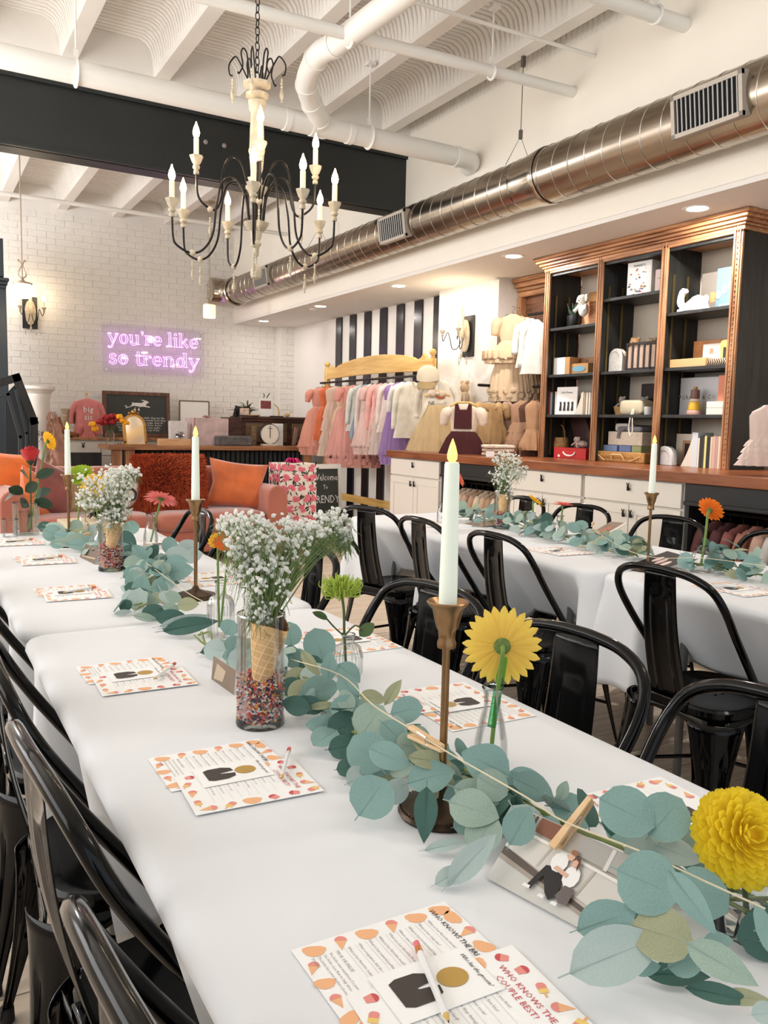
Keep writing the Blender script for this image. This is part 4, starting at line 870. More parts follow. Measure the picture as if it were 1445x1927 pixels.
# gift tower and chalk sign
gt = thing('gift_tower', 'tall gift box wrapped in pink peony paper with a bow', 'gift', (3.27, 7.45, 0))
GW = B().box((-.19, -.15, 0), (.19, .15, .87)).obj('wrapped_box', mat('peony_base', (240, 226, 214), .5), gt, bev=.004)
rr = random.Random(12); fl1 = B(); lf = B()
for face in range(2):
    M = frame((-.19, -.1515, 0), (1, 0, 0), (0, 0, 1)) if face == 0 else frame((-.1915, .15, 0), (0, -1, 0), (0, 0, 1)); ww = .38 if face == 0 else .30
    for j in range(9):
        for i in range(4):
            cx, cy = (i+.5*(j % 2))*ww/3.4, .03+j*.1
            if not .03 < cx < ww-.03: cx = min(max(cx, .04), ww-.04)
            for k in range(5): a = rr.uniform(0, 6.28); r = .021; c = (cx+r*math.cos(a), cy+r*math.sin(a)); q = rr.uniform(.018, .028); fl1.flat([(c[0]+q*math.cos(t), c[1]+q*.8*math.sin(t)) for t in [2*PI*m_/8 for m_ in range(8)]], M, .0004*k)
            for k in range(4): a = rr.uniform(0, 6.28); c = Vector((cx, cy, 0))+Vector((math.cos(a), math.sin(a), 0))*.05; u_ = Vector((math.cos(a+.5), math.sin(a+.5), 0)); v_ = Vector((-u_.y, u_.x, 0)); lf.flat([tuple((c+u_*.028)[:2]), tuple((c+v_*.007)[:2]), tuple((c-u_*.028)[:2]), tuple((c-v_*.007)[:2])], M, .0002)
fl1.obj('peony_print', mat('peony_pink', (226, 112, 128), .6, var=.25, vs=60), GW)['kind'] = 'stuff'; lf.obj('leaf_print', mat('peony_leaf', (52, 56, 48), .6), GW)['kind'] = 'stuff'
b = B()
for k in range(12): a = k*.55; b.tube([(0, 0, .87), (.05*math.cos(a), .05*math.sin(a), .91), (.08*math.cos(a), .07*math.sin(a), .885), (0, 0, .875)], [.003, .011, .011, .003], 5)
b.obj('bow', mat('foil_pink', (206, 24, 110), .25, .3), gt)
cs = thing('chalk_sign', 'white framed chalk sign reading Welcome To Trendy Bunny', 'sign', (aty(612, 900, 7.72).x+.03, 7.72, 0), rot=(-.08, 0, .06)); cs.scale = (.74, 1, 1)
B().box((-.24, 0, .05), (.24, .015, .83)).obj('board', mat('chalkboard', (52, 56, 54), .6), cs)
for a, c in (((-.25, -.015, .79), (.25, .02, .84)), ((-.25, -.015, .04), (.25, .02, .09)), ((-.25, -.015, .09), (-.205, .02, .79)), ((.205, -.015, .09), (.25, .02, .79))): B().box(a, c).obj('frame_rail', TRIMW, cs, bev=.003)
for x in (-.22, .22): B().box((x-.02, .03, 0), (x+.02, .05, .6), TR(rx=-.12)).obj('back_leg', TRIMW, cs); B().box((x-.02, -.01, 0), (x+.02, .02, .06)).obj('leg', TRIMW, cs)
b = B()
for s, z, sz in (('Welcome', .70, .10), ('To', .60, .065), ('TRENDY', .47, .115), ('BuNNY!', .31, .115)): b.text(s, sz, frame((0, -.002, z), (1, 0, 0), (0, 0, 1)), spacing=1.0)
b.obj('chalk_lettering', CH, cs, smooth=False)
b = B()
for k in range(70): x, z = rr.uniform(-.19, .19), rr.uniform(.12, .76); b.flat([(x, z), (x+.004, z), (x+.004, z+.004), (x, z+.004)], frame((0, -.001, 0), (1, 0, 0), (0, 0, 1)))
b.obj('chalk_dots', mat('chalk_dim', (140, 140, 138), .8), cs)
# thermostat panel on the far white wall
t = thing('wall_thermostat', 'small white thermostat panel on the far white wall', 'thermostat', (XS-.01, 9.95, 1.58)); B().box((-.012, -.06, -.08), (0, .06, .09)).obj('panel_body', TRIMW, t, bev=.004); B().box((-.014, -.03, 0), (-.011, .03, .06)).obj('screen', mat('screen_grey', (150, 150, 160), .4), t)
# ================================================================= RIGHT-HAND COUNTER
CT = 1.03
wt = thing('wood_countertop', 'long stained wood countertop running along the right wall', 'countertop')
B().box((3.83, -1.2, CT-.062), (4.585, 6.6, CT)).obj('front_slab', COUNTERW, wt, bev=.006); B().box((4.585, -1.2, CT-.062), (5.05, 5.98, CT)).obj('back_slab', COUNTERW, wt)
def knob(par, x, y, z):
    b = B(); b.ball((x-.014, y, z), .012, 8, 5, sq=(.7, 1, 1)); b.ball((x-.014, y+.004, z+.012), .008, 6, 4)
    b.tube([(x-.014, y+.004, z+.016), (x-.016, y+.012, z+.038)], .0035, 5).tube([(x-.014, y+.001, z+.016), (x-.016, y-.006, z+.038)], .0035, 5); b.tube([(x, y, z), (x-.014, y, z)], .004, 5)
    b.obj('bunny_knob', KN, par)
def cabinet(y0, y1, label, kn):
    t = thing('base_cabinet', label, 'cabinet', (3.88, (y0+y1)/2, 0)); h = (y1-y0)/2; X0 = 3.88
    B().box((0, -h+.005, .08), (.55, h-.005, CT-.064)).obj('body', CABW, t, bev=.002); B().box((.05, -h+.02, 0), (.5, h-.02, .08)).obj('plinth', CABW, t)
    d = B().box((-.022, -h+.012, .815), (0, h-.012, CT-.072)).obj('drawer', CABW, t, bev=.003); knob(d, -.022, 0, .90)
    for s in (0, 1):
        a, c = (-h+.012, -.003) if s == 0 else (.003, h-.012); z0, z1 = .10, .803; b = B(); r = .06
        b.box((-.014, a+r, z0+r), (0, c-r, z1-r))
        for q in (((-.022, a, z0), (0, c, z0+r)), ((-.022, a, z1-r), (0, c, z1)), ((-.022, a, z0+r), (0, a+r, z1-r)), ((-.022, c-r, z0+r), (0, c, z1-r))): b.box(*q)
        d = b.obj('door', CABW, t, bev=.002); knob(d, -.022, (-.03 if s == 0 else .03), .735)
    return t
cabinet(5.75, 6.57, 'white shaker cabinet at the far end of the counter', 1)
cabinet(4.06, 4.84, 'white shaker cabinet behind the yellow and pink table flowers', 1)
cabinet(3.24, 4.05, 'white shaker cabinet behind the right taper candle', 1)
BAYM = mat('bay_black', (22, 23, 24), .5)
for y0, y1, n in ((4.85, 5.74, 'dark open clothes bay in the counter between white cabinets'), (1.6, 3.23, 'dark open clothes bay in the counter at the right edge')):
    t = thing('clothes_bay', n, 'clothes rail bay', (0, 0, 0)); B().box((3.86, y0, CT-.17), (3.9, y1, CT-.063)).obj('valance', BAYM, t, bev=.003); B().box((3.85, y0, CT-.19), (3.89, y1, CT-.165)).obj('molding', BAYM, t, bev=.006)
    B().box((4.52, y0, .05), (4.54, y1, CT-.063)).obj('back', BAYM, t); B().box((3.88, y0+.001, 0), (4.52, y0+.02, CT-.063)).obj('side', BAYM, t); B().box((3.88, y1-.02, 0), (4.52, y1-.001, CT-.063)).obj('side', BAYM, t); B().box((3.88, y0, 0), (4.52, y1, .05)).obj('base', BAYM, t)
    B().tube([(4.05, y0+.02, .80), (4.05, y1-.02, .80)], .012, 8).obj('rail', IRON, t)
# ================================================================= GARMENTS
HANG = {}
def hanger_obj(par, w=.15, m=None, drop_=.065):
    k = (w, drop_)
    if k in HANG: return inst(HANG[k], 'clothes_hanger', par)
    b = B(); b.tube(spline([(0, 0, -.045), (0, 0, -.02), (.014, 0, -.008), (.012, 0, .008), (0, 0, .014), (-.012, 0, .008)], 4), .0018, 5)
    b.tube([(0, 0, -.045), (w*.5, 0, -.058), (w, 0, -.045-drop_), (-w, 0, -.045-drop_), (-w*.5, 0, -.058), (0, 0, -.045)], .0028, 5)
    o = b.obj('clothes_hanger', m or mat('hanger_black', (20, 18, 18), .4), par); HANG[k] = o.data; return o
def loft(b, prof, dep, nf, ph, n=48, M=None, flat=.0):
    # prof: (z, half width, fold amplitude)
    vs = []; k = len(prof)
    for z, w, a in prof:
        for i in range(n):
            t = 2*PI*i/n; c, s = math.cos(t), math.sin(t); f = 1+a*math.sin(nf*t+ph+z*6)+a*.5*math.sin(nf*2.3*t+ph*2-z*11)
            d = dep*(.5+.5*min(1, w/.12)) if w > .02 else w
            if w > .17: d = dep*(1+(w-.17)*3)
            vs.append((w*math.copysign(abs(c)**.8, c)*f, d*s*f+.01*a*10*math.sin(nf*t)*0, z+.25*a*.05*math.sin(nf*t+ph)))
    fs = [(j*n+i, j*n+(i+1) % n, (j+1)*n+(i+1) % n, (j+1)*n+i) for j in range(k-1) for i in range(n)]
    return b.add(vs, fs, M)
def sub(prof, m=3):
    out = []
    for a, c in zip(prof[:-1], prof[1:]):
        for k in range(m): t = k/m; out.append(tuple(a[i]+(c[i]-a[i])*t for i in range(3)))
    return out+[prof[-1]]
GM = {}
def fab(col, tulle=False):
    if tulle: col = tuple(int(v*.76+250*.24) for v in col)
    k = (col, tulle)
    if k not in GM: GM[k] = mat(('tulle_%d_%d_%d' if tulle else 'fabric_%d_%d_%d') % col, col, .9, var=.10, vs=14, bump=.5 if tulle else .25, bs=45 if tulle else 25, trans=.35 if tulle else .12, stretch=(1, 1, .25) if tulle else None)
    return GM[k]
def garment(label, loc, rz, col, kind='dress', L_=.6, w=.13, name=None, group=None, col2=None, cat=None, hang=True, seed=0, print_=None, scale=1, tilt=0, root=None):
    names = {'dress': 'hanging_dress', 'tulle': 'tulle_dress', 'shirt': 'hanging_shirt', 'romper': 'hanging_romper', 'skirt': 'tulle_skirt', 'tier': 'tiered_dress', 'coat': 'hanging_coat'}
    t = root or thing(name or names[kind], label, cat or ('dress' if kind in ('dress', 'tulle', 'tier') else 'skirt' if kind == 'skirt' else 'clothing'), loc, rz, group)
    if not root: t.rotation_euler = (0, tilt, rz)
    ph = seed*1.7; rr = random.Random(seed)
    if hang: hanger_obj(t, min(.15, w*.95))
    m = fab(col, kind in ('tulle', 'skirt', 'tier')); z0 = -.05
    sh = [(z0, .03, 0), (z0-.012, w*.45, 0), (z0-.035, w*.85, .01), (z0-.06, w*.98, .02), (z0-.10, w*.92, .03)]
    if kind in ('shirt', 'coat'):
        loft(B(), sub(sh+[(z0-.25, w*.9, .04), (z0-L_, w*1.02, .08)]), .028, 5, ph).obj('bodice', m, t, ang=180) if False else None
        b = B(); loft(b, sub(sh+[(z0-.22, w*.9, .05), (z0-L_, w*(1.0 if kind == 'shirt' else 1.25), .10)]), .03, 5, ph); b.obj('body', m, t, ang=180)
        for s in (-1, 1):
            ll = L_*.75 if kind == 'coat' else L_*.6; B().tube(spline([(s*w*.8, 0, z0-.05), (s*w*1.08, .005, z0-.13), (s*w*1.2, .01, z0-.05-ll*.6), (s*w*1.22, .012, z0-.05-ll)], 4), [.034, .036, .036, .034, .032, .03, .03, .028, .028, .028, .027, .027, .027], 10).obj('sleeve', m, t, ang=180)
    elif kind == 'romper':
        b = B(); loft(b, sub([(z0-.01, w*.5, .02), (z0-.03, w*.7, .1), (z0-.10, w*.62, .08), (z0-L_*.45, w*.66, .10), (z0-L_*.6, w*.95, .10), (z0-L_*.8, w*1.0, .14), (z0-L_*.93, w*.8, .1)]), .035, 9, ph); b.obj('body', m, t, ang=180)
        for s in (-1, 1):
            b = B(); loft(b, [(0, w*.42, .1), (-.05, w*.46, .14), (-.09, w*.34, .1)], .04, 6, ph, 24, TR(s*w*.42, 0, z0-L_*.86)); b.obj('leg_opening', m, t, ang=180)
            B().tube(spline([(s*w*.5, 0, z0-.03), (s*w*.85, 0, z0-.05), (s*w*1.05, 0, z0-.13)], 4), [.02, .03, .04, .045, .042, .038, .034, .03, .028], 10).obj('flutter_sleeve', m, t, ang=180)
    elif kind == 'tier':
        b = B(); loft(b, sub(sh[:4]+[(z0-.2, w*.85, .04)]), .03, 7, ph); b.obj('bodice', m, t, ang=180); n = 4
        for k in range(n):
            za = z0-.18-(L_-.2)*k/n; zb = z0-.18-(L_-.2)*(k+1.25)/n; b = B(); loft(b, sub([(za, w*(.8+.14*k), .04), ((za+zb)/2, w*(1.0+.13*k), .05), (zb, w*(1.1+.13*k), .085)]), .06, 13+k, ph+k, 90); b.obj('ruffle_tier', m, t, ang=180)
    elif kind == 'skirt':
        for k in range(3):
            b = B(); loft(b, sub([(z0, w*.55, .02), (z0-L_*.12, w*.66, .06), (z0-L_*.5, w*(1.0+.1*k), .08), (z0-L_*(1-.03*k), w*(1.45+.1*k), .10)]), .10-.015*k, 9+3*k, ph+k*2, 72); b.obj('tulle_layer', m, t, ang=180)
        B().tube([(w*.56*math.cos(a), .06*math.sin(a), z0) for a in [2*PI*i/24 for i in range(24)]], .008, 6, closed=True).obj('waistband', m, t)
    else:
        bm2 = fab(col2) if col2 else m
        b = B(); loft(b, sub(sh+[(z0-.2, w*.8, .04), (z0-.24, w*.72, .03)]), .032, 5, ph); b.obj('bodice', bm2, t, ang=180)
        nl = 4 if kind == 'tulle' else 1; fw = 1.75 if kind == 'tulle' else 1.4
        for k in range(nl):
            b = B(); loft(b, sub([(z0-.23, w*.72, .03), (z0-.29, w*(1.05+.05*k), .05), (z0-.23-(L_-.23)*.55, w*(fw*.88+.05*k), .055), (z0-.23-(L_-.23)*.85, w*(fw+.07*k), .06), (z0-L_+.035*k, w*(fw*.97+.09*k), .075)]), .10 if nl > 1 else .05, 13+4*k, ph+k*2.3, 110); b.obj('tulle_layer' if nl > 1 else 'skirt', m, t, ang=180)
        if kind == 'tulle' or col2:
            for s in (-1, 1): B().tube(spline([(s*w*.75, 0, z0-.05), (s*w*1.12, 0, z0-.09), (s*w*1.25, 0, z0-.18)], 4), [.03, .04, .045, .05, .05, .045, .04, .034, .03], 10).obj('puff_sleeve', fab(col2) if (col2 and kind == 'dress') else m, t, ang=180)
    return t
# ================================================================= PINE CLOTHES RACK
RX = 4.40
rk = thing('pine_clothes_rack', 'pine bedstead clothes rack with scalloped headboard before the stripes', 'clothes rack')
ya, yb = atx(622, 700, RX).y, 6.72
M = frame((RX-.02, ya, 0), (0, -1, 0), (0, 0, 1)); Wd = ya-yb
top = [(0, 1.78), (0, 1.90), (.05, 1.905), (.10, 1.945), (.15, 1.915), (.22, 1.90)]+[(.22+(Wd-.44)*k/24, 1.90+.095*math.sin(PI*k/24)**.6) for k in range(1, 24)]+[(Wd-.22, 1.90), (Wd-.15, 1.915), (Wd-.10, 1.96), (Wd-.05, 1.905), (Wd, 1.90), (Wd, 1.78)]+[(Wd*(1-k/12), 1.78+.02*math.sin(PI*k/12)) for k in range(1, 12)]
B().prism(top, -.0, .03, M).obj('headboard', PINE, rk, bev=.004)
for y in (ya+.03, yb-.03):
    p_ = B().box((RX-.055, y-.03, 0), (RX-.0, y+.03, 1.90)).obj('post', PINE, rk, bev=.006); B().lathe([(.02, 0), (.028, .01), (.014, .022), (.03, .045), (.034, .06), (.028, .078), (.008, .09)], 14, TR(RX-.028, y, 1.90)).obj('finial', PINE, p_)
B().box((RX-.04, yb, .38), (RX-.01, ya, .46)).obj('lower_rail', PINE, rk, bev=.004)
B().tube([(RX-.12, ya+.02, 1.735), (RX-.12, yb-.02, 1.735)], .012, 10).obj('hanging_rod', IRON, rk)
for y in (ya+.02, yb-.02): B().tube([(RX-.12, y, 1.735), (RX-.03, y, 1.735)], .01, 8).obj('rod_arm', IRON, rk)
cols = [(604, (238, 150, 122), 'tulle', .80, .14, 'coral tulle dress hanging first at the left end of pine rack'), (618, (226, 120, 78), 'dress', .62, .13, 'burnt orange dress second from the left on the pine rack'),
 (632, (240, 208, 184), 'tier', .78, .14, 'cream ruffled tiered dress third from left on the pine rack'), (650, (236, 200, 170), 'dress', .6, .13, 'beige dress behind the big coral tulle dress on the rack'), (666, (240, 160, 144), 'tulle', .90, .16, 'largest coral pink tulle dress with full layered hem'),
 (680, (226, 226, 216), 'coat', .5, .13, 'pale cream coat between coral dress and blue grey satin'), (690, (156, 170, 186), 'dress', .58, .13, 'blue grey satin dress on the pine rack'), (698, (242, 222, 212), 'coat', .62, .13, 'very pale pink long coat right of the blue grey dress'),
 (708, (240, 200, 188), 'tulle', .74, .13, 'dusty pink tulle dress in the middle of the pine rack'), (718, (244, 184, 176), 'coat', .58, .13, 'blush pink jacket right of the rack middle'), (727, (238, 214, 202), 'tier', .72, .12, 'pale shell tiered dress left of the purple tulle'),
 (737, (246, 226, 214), 'coat', .5, .12, 'off white jacket above the purple tulle skirt'), (750, (160, 112, 186), 'tulle', .82, .10, 'purple tulle dress hanging near the right end of rack'), (758, (240, 236, 230), 'shirt', .42, .12, 'white top just right of the purple tulle'), (770, (246, 240, 226), 'coat', .55, .13, 'cream coat last before the cap stand')]
rj = random.Random(21)
for k, (px, c, kd, L_, w, lab) in enumerate(cols):
    q = atx(px+3, 716, RX-.12); garment(lab, (RX-.12, q.y, 1.735+.0), rj.uniform(-.25, .15)-.35, c, kd, L_, w, group='dresses on the pine rack', seed=k)
# things on and around the far counter end
cs2 = thing('display_stand', 'slim white garment stand holding the cream shirt and cap', 'stand', (4.25, 6.33, CT)); B().lathe([(.09, 0), (.09, .012), (.01, .02)], 20).obj('base', TRIMW, cs2); B().tube([(0, 0, .01), (0, 0, .66)], .008, 8).obj('pole', TRIMW, cs2); B().tube([(-.13, 0, .58), (0, 0, .64), (.13, 0, .58)], .006, 6, M=Matrix.Rotation(-.6, 4, 'Z')).obj('arms', TRIMW, cs2)
q = atx(822, 715, 4.2)
s = garment('cream long sleeved shirt with rust print on the counter stand', (4.22, 6.36, q.z+.05), -.75, (240, 230, 212), 'shirt', .50, .16, hang=False, seed=31)
b = B(); b.m = 0; b.text('hello', .05, frame((-.05, -.036, -.2), (1, 0, 0), (0, 0, 1))); b.text('fall', .05, frame((-.05, -.036, -.26), (1, 0, 0), (0, 0, 1))); b.obj('shirt_lettering', INK, s, smooth=False)
B().prism([(.035+.05*math.cos(a)*.9, .0+.035*math.sin(a)) for a in [2*PI*i/14 for i in range(14)]], .034, .037, frame((0, 0, -.19), (1, 0, 0), (0, 0, 1))).obj('pumpkin_print', mat('rust_print', (176, 92, 48), .8), s)
q = atx(804, 708, 4.12); cp = thing('baseball_cap', 'cream baseball cap with khaki brim on top of the stand', 'cap', (4.13, q.y, q.z-.03), rot=(.25, 0, -.75))
CANV = mat('cap_canvas', (226, 212, 186), .85, bump=.2, bs=80)
B().lathe([(.105, 0), (.106, .03), (.098, .07), (.075, .105), (.04, .125), (.0001, .13)], 22).obj('crown', CANV, cp)
b = B(); b.grid(lambda u, v: ((u-.5)*.17*(1-.25*v*v), -.085-.10*v*math.cos((u-.5)*2.2), .005-.055*v-.02*(abs(u-.5)*2)**2), 12, 8); o = b.obj('brim', mat('cap_khaki', (176, 150, 108), .85), cp); sm_ = o.modifiers.new('s', 'SOLIDIFY'); sm_.thickness = .004
B().ball((0, 0, .13), .009, 8, 5).obj('button', CANV, cp)
garment('pale gold tulle skirt standing on the counter edge', (4.18, 6.30, 1.49), -.7, (226, 192, 130), 'skirt', .43, .155, hang=False, name='tulle_skirt', seed=40)
b = B()
t = thing('hair_bow', 'small floral bow on a wooden hanger above gold skirt', 'bow', (4.12, 6.22, 1.55)); b.ball((-.05, 0, 0), .04, 8, 5, sq=(1.2, .5, .8)).ball((.05, 0, 0), .04, 8, 5, sq=(1.2, .5, .8)).ball((0, -.01, 0), .018, 8, 5); b.obj('bow_loops', fab((232, 212, 190)), t); B().tube([(-.13, 0, -.03), (0, 0, .02), (.14, 0, -.02)], .009, 8).obj('wooden_bar', PINE, t); B().tube([(0, 0, .0), (0, 0, .07)], .003, 5).obj('hook', CHROME, t)
g = garment('maroon pinafore dress with cream sleeves standing on counter', (4.05, 5.70, 1.50), -.75, (74, 28, 30), 'dress', .45, .135, hang=False, seed=42, col2=(236, 216, 196), name='pinafore_dress', cat='dress')
B().prism([(-.075, -.26), (.075, -.26), (.07, -.06), (.045, -.05), (.03, -.10), (-.03, -.10), (-.045, -.05), (-.07, -.06)], .034, .044, frame((0, 0, 0), (1, 0, 0), (0, 0, 1))).obj('bib', fab((74, 28, 30)), g)
B().tube([(0, 0, -.08), (0, 0, .02), (.015, 0, .035), (.03, 0, .02)], .003, 6).obj('hook', CHROME, g)
B().tube([(-.12, 0, -.07), (-.05, 0, -.04), (.05, 0, -.04), (.12, 0, -.07)], .009, 8).obj('wooden_hanger', PINE, g)
# toys hung on the brick pier under the sconce
t = thing('plush_lovey', 'small beige plush toy with a white tag on the brick pier', 'plush toy', (4.52, 6.36, 1.62)); B().ball((0, 0, 0), .055, 10, 7, sq=(.7, 1, 1)).ball((0, .04, .05), .02, 8, 5).ball((0, -.04, .05), .02, 8, 5).obj('head', fab((206, 178, 142)), t); B().ball((0, 0, -.10), .07, 10, 7, sq=(.6, 1, 1.1)).obj('plush_body', fab((206, 178, 142)), t); B().box((-.06, -.03, -.13), (-.057, .03, -.06)).obj('tag', WHITE, t)
# recessed plank panel between the pier and the tall shelves
pk = thing('plank_panel', 'brown plank backed alcove with cornice between pier and shelves', 'wall panel'); 
for k in range(10):
    z0 = 1.05+.145*k
    for s in range(2):
        y0, y1 = (5.15, 5.15+.45+.1*(k % 2)) if s == 0 else (5.15+.45+.1*(k % 2), 5.98); B().box((4.86, y0+.001, z0+.001), (4.875+.002*((k+s) % 3), y1-.001, z0+.144)).obj('plank', wood('alcove_planks_%d' % ((k+s) % 3), (86-6*k % 20, 54, 36), (140-9*(k % 3), 92, 62), (7, .8, 7), 3, .5), pk)
b = B()
for dx, z0, z1 in ((.05, 2.42, 2.47), (.07, 2.47, 2.50), (.10, 2.50, 2.54), (.13, 2.54, 2.575)): b.box((4.86-dx, 5.15, z0), (4.86, 5.99, z1))
b.obj('cornice', BROWNX, pk, bev=.006); B().box((4.80, 5.93, 1.03), (4.86, 5.99, 2.42)).obj('stile', BROWN, pk, bev=.004)
b = B().tube([(4.55, 5.17, 2.20), (4.55, 5.52, 2.20)], .013, 10); b.obj('clothes_rod', IRON, pk); B().lathe([(.04, 0), (.04, .01), (.02, .02)], 14, TR(4.55, 5.155, 2.2, rx=-PI/2)).obj('rod_flange', IRON, pk)
b = B().tube([(4.5, 5.17, 1.60), (4.5, 5.36, 1.60)], .013, 10).obj('clothes_rod', IRON, pk); B().lathe([(.04, 0), (.04, .01), (.02, .02)], 14, TR(4.5, 5.155, 1.6, rx=-PI/2)).obj('rod_flange', IRON, pk)
B().tube([(4.86, 5.85, 1.62), (4.30, 5.85, 1.62)], .013, 10).obj('clothes_rod', IRON, pk)
def hangat(px, py, X, *a, **k): q = atx(px, py, X); return garment(a[0], (X, q.y, q.z), *a[1:], **k)
PE = (240, 206, 158)
hangat(966, 580, 4.55, 'peach tulle dress hanging at the front of the upper rod', -.8, PE, 'tulle', .42, .125, seed=51)
hangat(975, 582, 4.60, 'longer peach tulle dress behind on the upper rod', -.8, (234, 198, 152), 'tulle', .74, .12, seed=52)
hangat(998, 588, 4.50, 'white long sleeved romper on the upper rod', -.9, (222, 218, 210), 'shirt', .40, .10, seed=53)
hangat(1008, 590, 4.50, 'second white outfit beside the tall shelf post', -.9, (220, 216, 206), 'coat', .44, .09, seed=54)
FL = (196, 160, 112)
hangat(920, 745, 4.35, 'tan floral baby romper hanging beside maroon pinafore', -.7, FL, 'romper', .38, .10, seed=55)
hangat(935, 748, 4.40, 'mustard floral romper hanging behind the tan one', -.8, (178, 142, 96), 'romper', .40, .10, seed=56)
hangat(944, 745, 4.5, 'charcoal grey garment hanging in the alcove shade', -.8, (92, 86, 84), 'shirt', .44, .09, seed=57)
hangat(955, 745, 4.5, 'dusty pink shirt hanging left of brown floral dresses', -.8, (206, 168, 150), 'coat', .42, .09, seed=58)
hangat(985, 742, 4.42, 'brown floral ruffled dress hanging low by the shelves', -.8, (176, 122, 84), 'tier', .46, .10, seed=59)
hangat(998, 744, 4.45, 'dark brown patterned dress behind the ruffled one', -.8, (96, 62, 46), 'dress', .46, .10, seed=60)
hangat(1007, 742, 4.40, 'tan patterned outfit closest to the tall shelf post', -.8, (186, 144, 108), 'dress', .40, .08, seed=61)
q = atx(955, 858, 4.25)
for k, c in enumerate(((206, 184, 164), (190, 164, 144), (214, 196, 178))):
    t = thing('folded_shirt', ('lowest', 'middle', 'top')[k]+' beige striped folded shirt in the counter stack', 'folded clothes', (4.15, q.y, CT+.03*k+.001), -.7+.1*k, 'folded shirts on the counter'); b = B(); cushion(b, -.13, .13, -.10, .10, 0, .03); b.obj('folded_cloth', mat('striped_fold_%d' % k, c, .9, var=.35, vs=60, stretch=(1, .1, 4)), t, ang=180)
t = thing('price_tag', 'small white price card lying at the folded shirts', 'tag', (3.98, q.y-.12, CT), -.5); B().box((-.03, -.02, 0), (.03, .02, .04)).obj('card', WHITE, t)
# clothes in the two counter bays
bayA = [(214, 186, 160), (224, 198, 172), (206, 172, 146), (196, 160, 132), (230, 208, 184), (210, 180, 150), (188, 152, 124), (232, 212, 190), (216, 188, 160), (200, 166, 138)]
wA = ['far left', 'second from left', 'third from left', 'fourth from left', 'fifth from left', 'sixth from left', 'seventh from left', 'eighth from left', 'next to last', 'last right']
for k, c in enumerate(bayA): garment('beige baby shirt in the bay under the counter, '+wA[k], (4.05, 5.64-.078*k, .80), -.1+rj.uniform(-.1, .1), c, 'shirt', .34, .10, group='beige shirts in the counter bay', seed=70+k, name='baby_shirt', cat='shirt')
bayB = [(112, 70, 66), (96, 58, 58), (150, 92, 84), (186, 128, 112), (216, 176, 156), (228, 222, 216), (178, 104, 76), (222, 210, 214), (170, 98, 70), (206, 120, 124), (224, 160, 158), (196, 90, 80), (214, 190, 180), (120, 80, 90), (230, 200, 190), (180, 120, 110)]
nB = ['dark plum shirt first in the right counter bay', 'maroon shirt second in the right counter bay', 'brown rose shirt third in the right bay', 'dusty coral shirt fourth in the right bay', 'shell pink shirt left of the white one, right bay', 'white speckled shirt in the right counter bay', 'rust shirt just right of the white one, right bay', 'pale lilac shirt in the right counter bay', 'second rust shirt right of the lilac one', 'raspberry pink shirt in the right counter bay', 'light pink shirt beside the raspberry one', 'brick red shirt near the frame edge, right bay', 'pale beige shirt near the frame edge, right bay', 'plum grey shirt at the frame edge, right bay', 'blush shirt at the frame edge, right bay', 'dull coral shirt outermost in the right bay']
for k, c in enumerate(bayB[:13]): garment(nB[k], (4.05, 3.15-.088*k, .80), -.1+rj.uniform(-.12, .12), c, 'shirt', .36, .11, group='baby shirts in the right counter bay', seed=90+k, name='baby_shirt', cat='shirt')
hangat(1450, 745, 4.05, 'blush floral ruffled romper hanging at the right edge', -.8, (236, 214, 200), 'tier', .34, .10, seed=110)
# ================================================================= TALL SHELVES
SF = 4.40; SBK = 4.745
sh = thing('tall_shelf_unit', 'tall dark stained shelf unit with brown face frame and cornice', 'shelf unit')
YP = [(5.085, 5.14), (4.515, 4.565), (3.925, 3.98), (3.36, 3.425)]
for k, (a, c) in enumerate(YP):
    b = B(); b.box((SF-.010, a, CT), (SF+.008, c, 2.50)); b.box((SF-.018, a+.010, CT), (SF-.008, a+.020, 2.50)); b.box((SF-.018, c-.020, CT), (SF-.008, c-.010, 2.50)); b.obj('stile', BROWN, sh, bev=.003)
    if k == 0: yy = [(a+.03, c)]
    elif k == 3: yy = [(a, a+.03)]
    else: yy = [(a+.02, c-.02)]
    for u, v in yy: B().box((SF+.008, u, CT), (SBK, v, 2.52)).obj('side_panel', DARKWOOD, sh)
bd = B()
for i in range(46): bd.ball((SF-.014, 3.392, CT+.03+.032*i), .006, 5, 3)
o = bd.obj('bead_trim', BROWN, sh); o['kind'] = 'stuff'
B().box((SF-.010, 3.36, 2.46), (SF+.03, 5.14, 2.52)).obj('top_rail', BROWNX, sh, bev=.003)
b = B()
for k, (o_, z0, z1) in enumerate(((.015, 2.475, 2.50), (.03, 2.50, 2.515), (.05, 2.515, 2.535), (.075, 2.535, 2.555), (.095, 2.555, 2.578))): b.box((SF-o_, 3.36-o_, z0), (SBK+.3, 5.14+o_*.6, z1))
b.obj('cornice', BROWNX, sh, bev=.005)
for k in range(3): B().box((SBK, YP[k+1][1]-.02, CT), (SBK+.012, YP[k][0]+.02, 2.50)).obj('back_panel', mat('shelf_back_beige', (212, 200, 184), .7, var=.05, vs=5), sh)
BZ = [[2.04, 1.68, 1.37], [2.20, 1.68, 1.37], [2.04, 1.68, 1.37]]
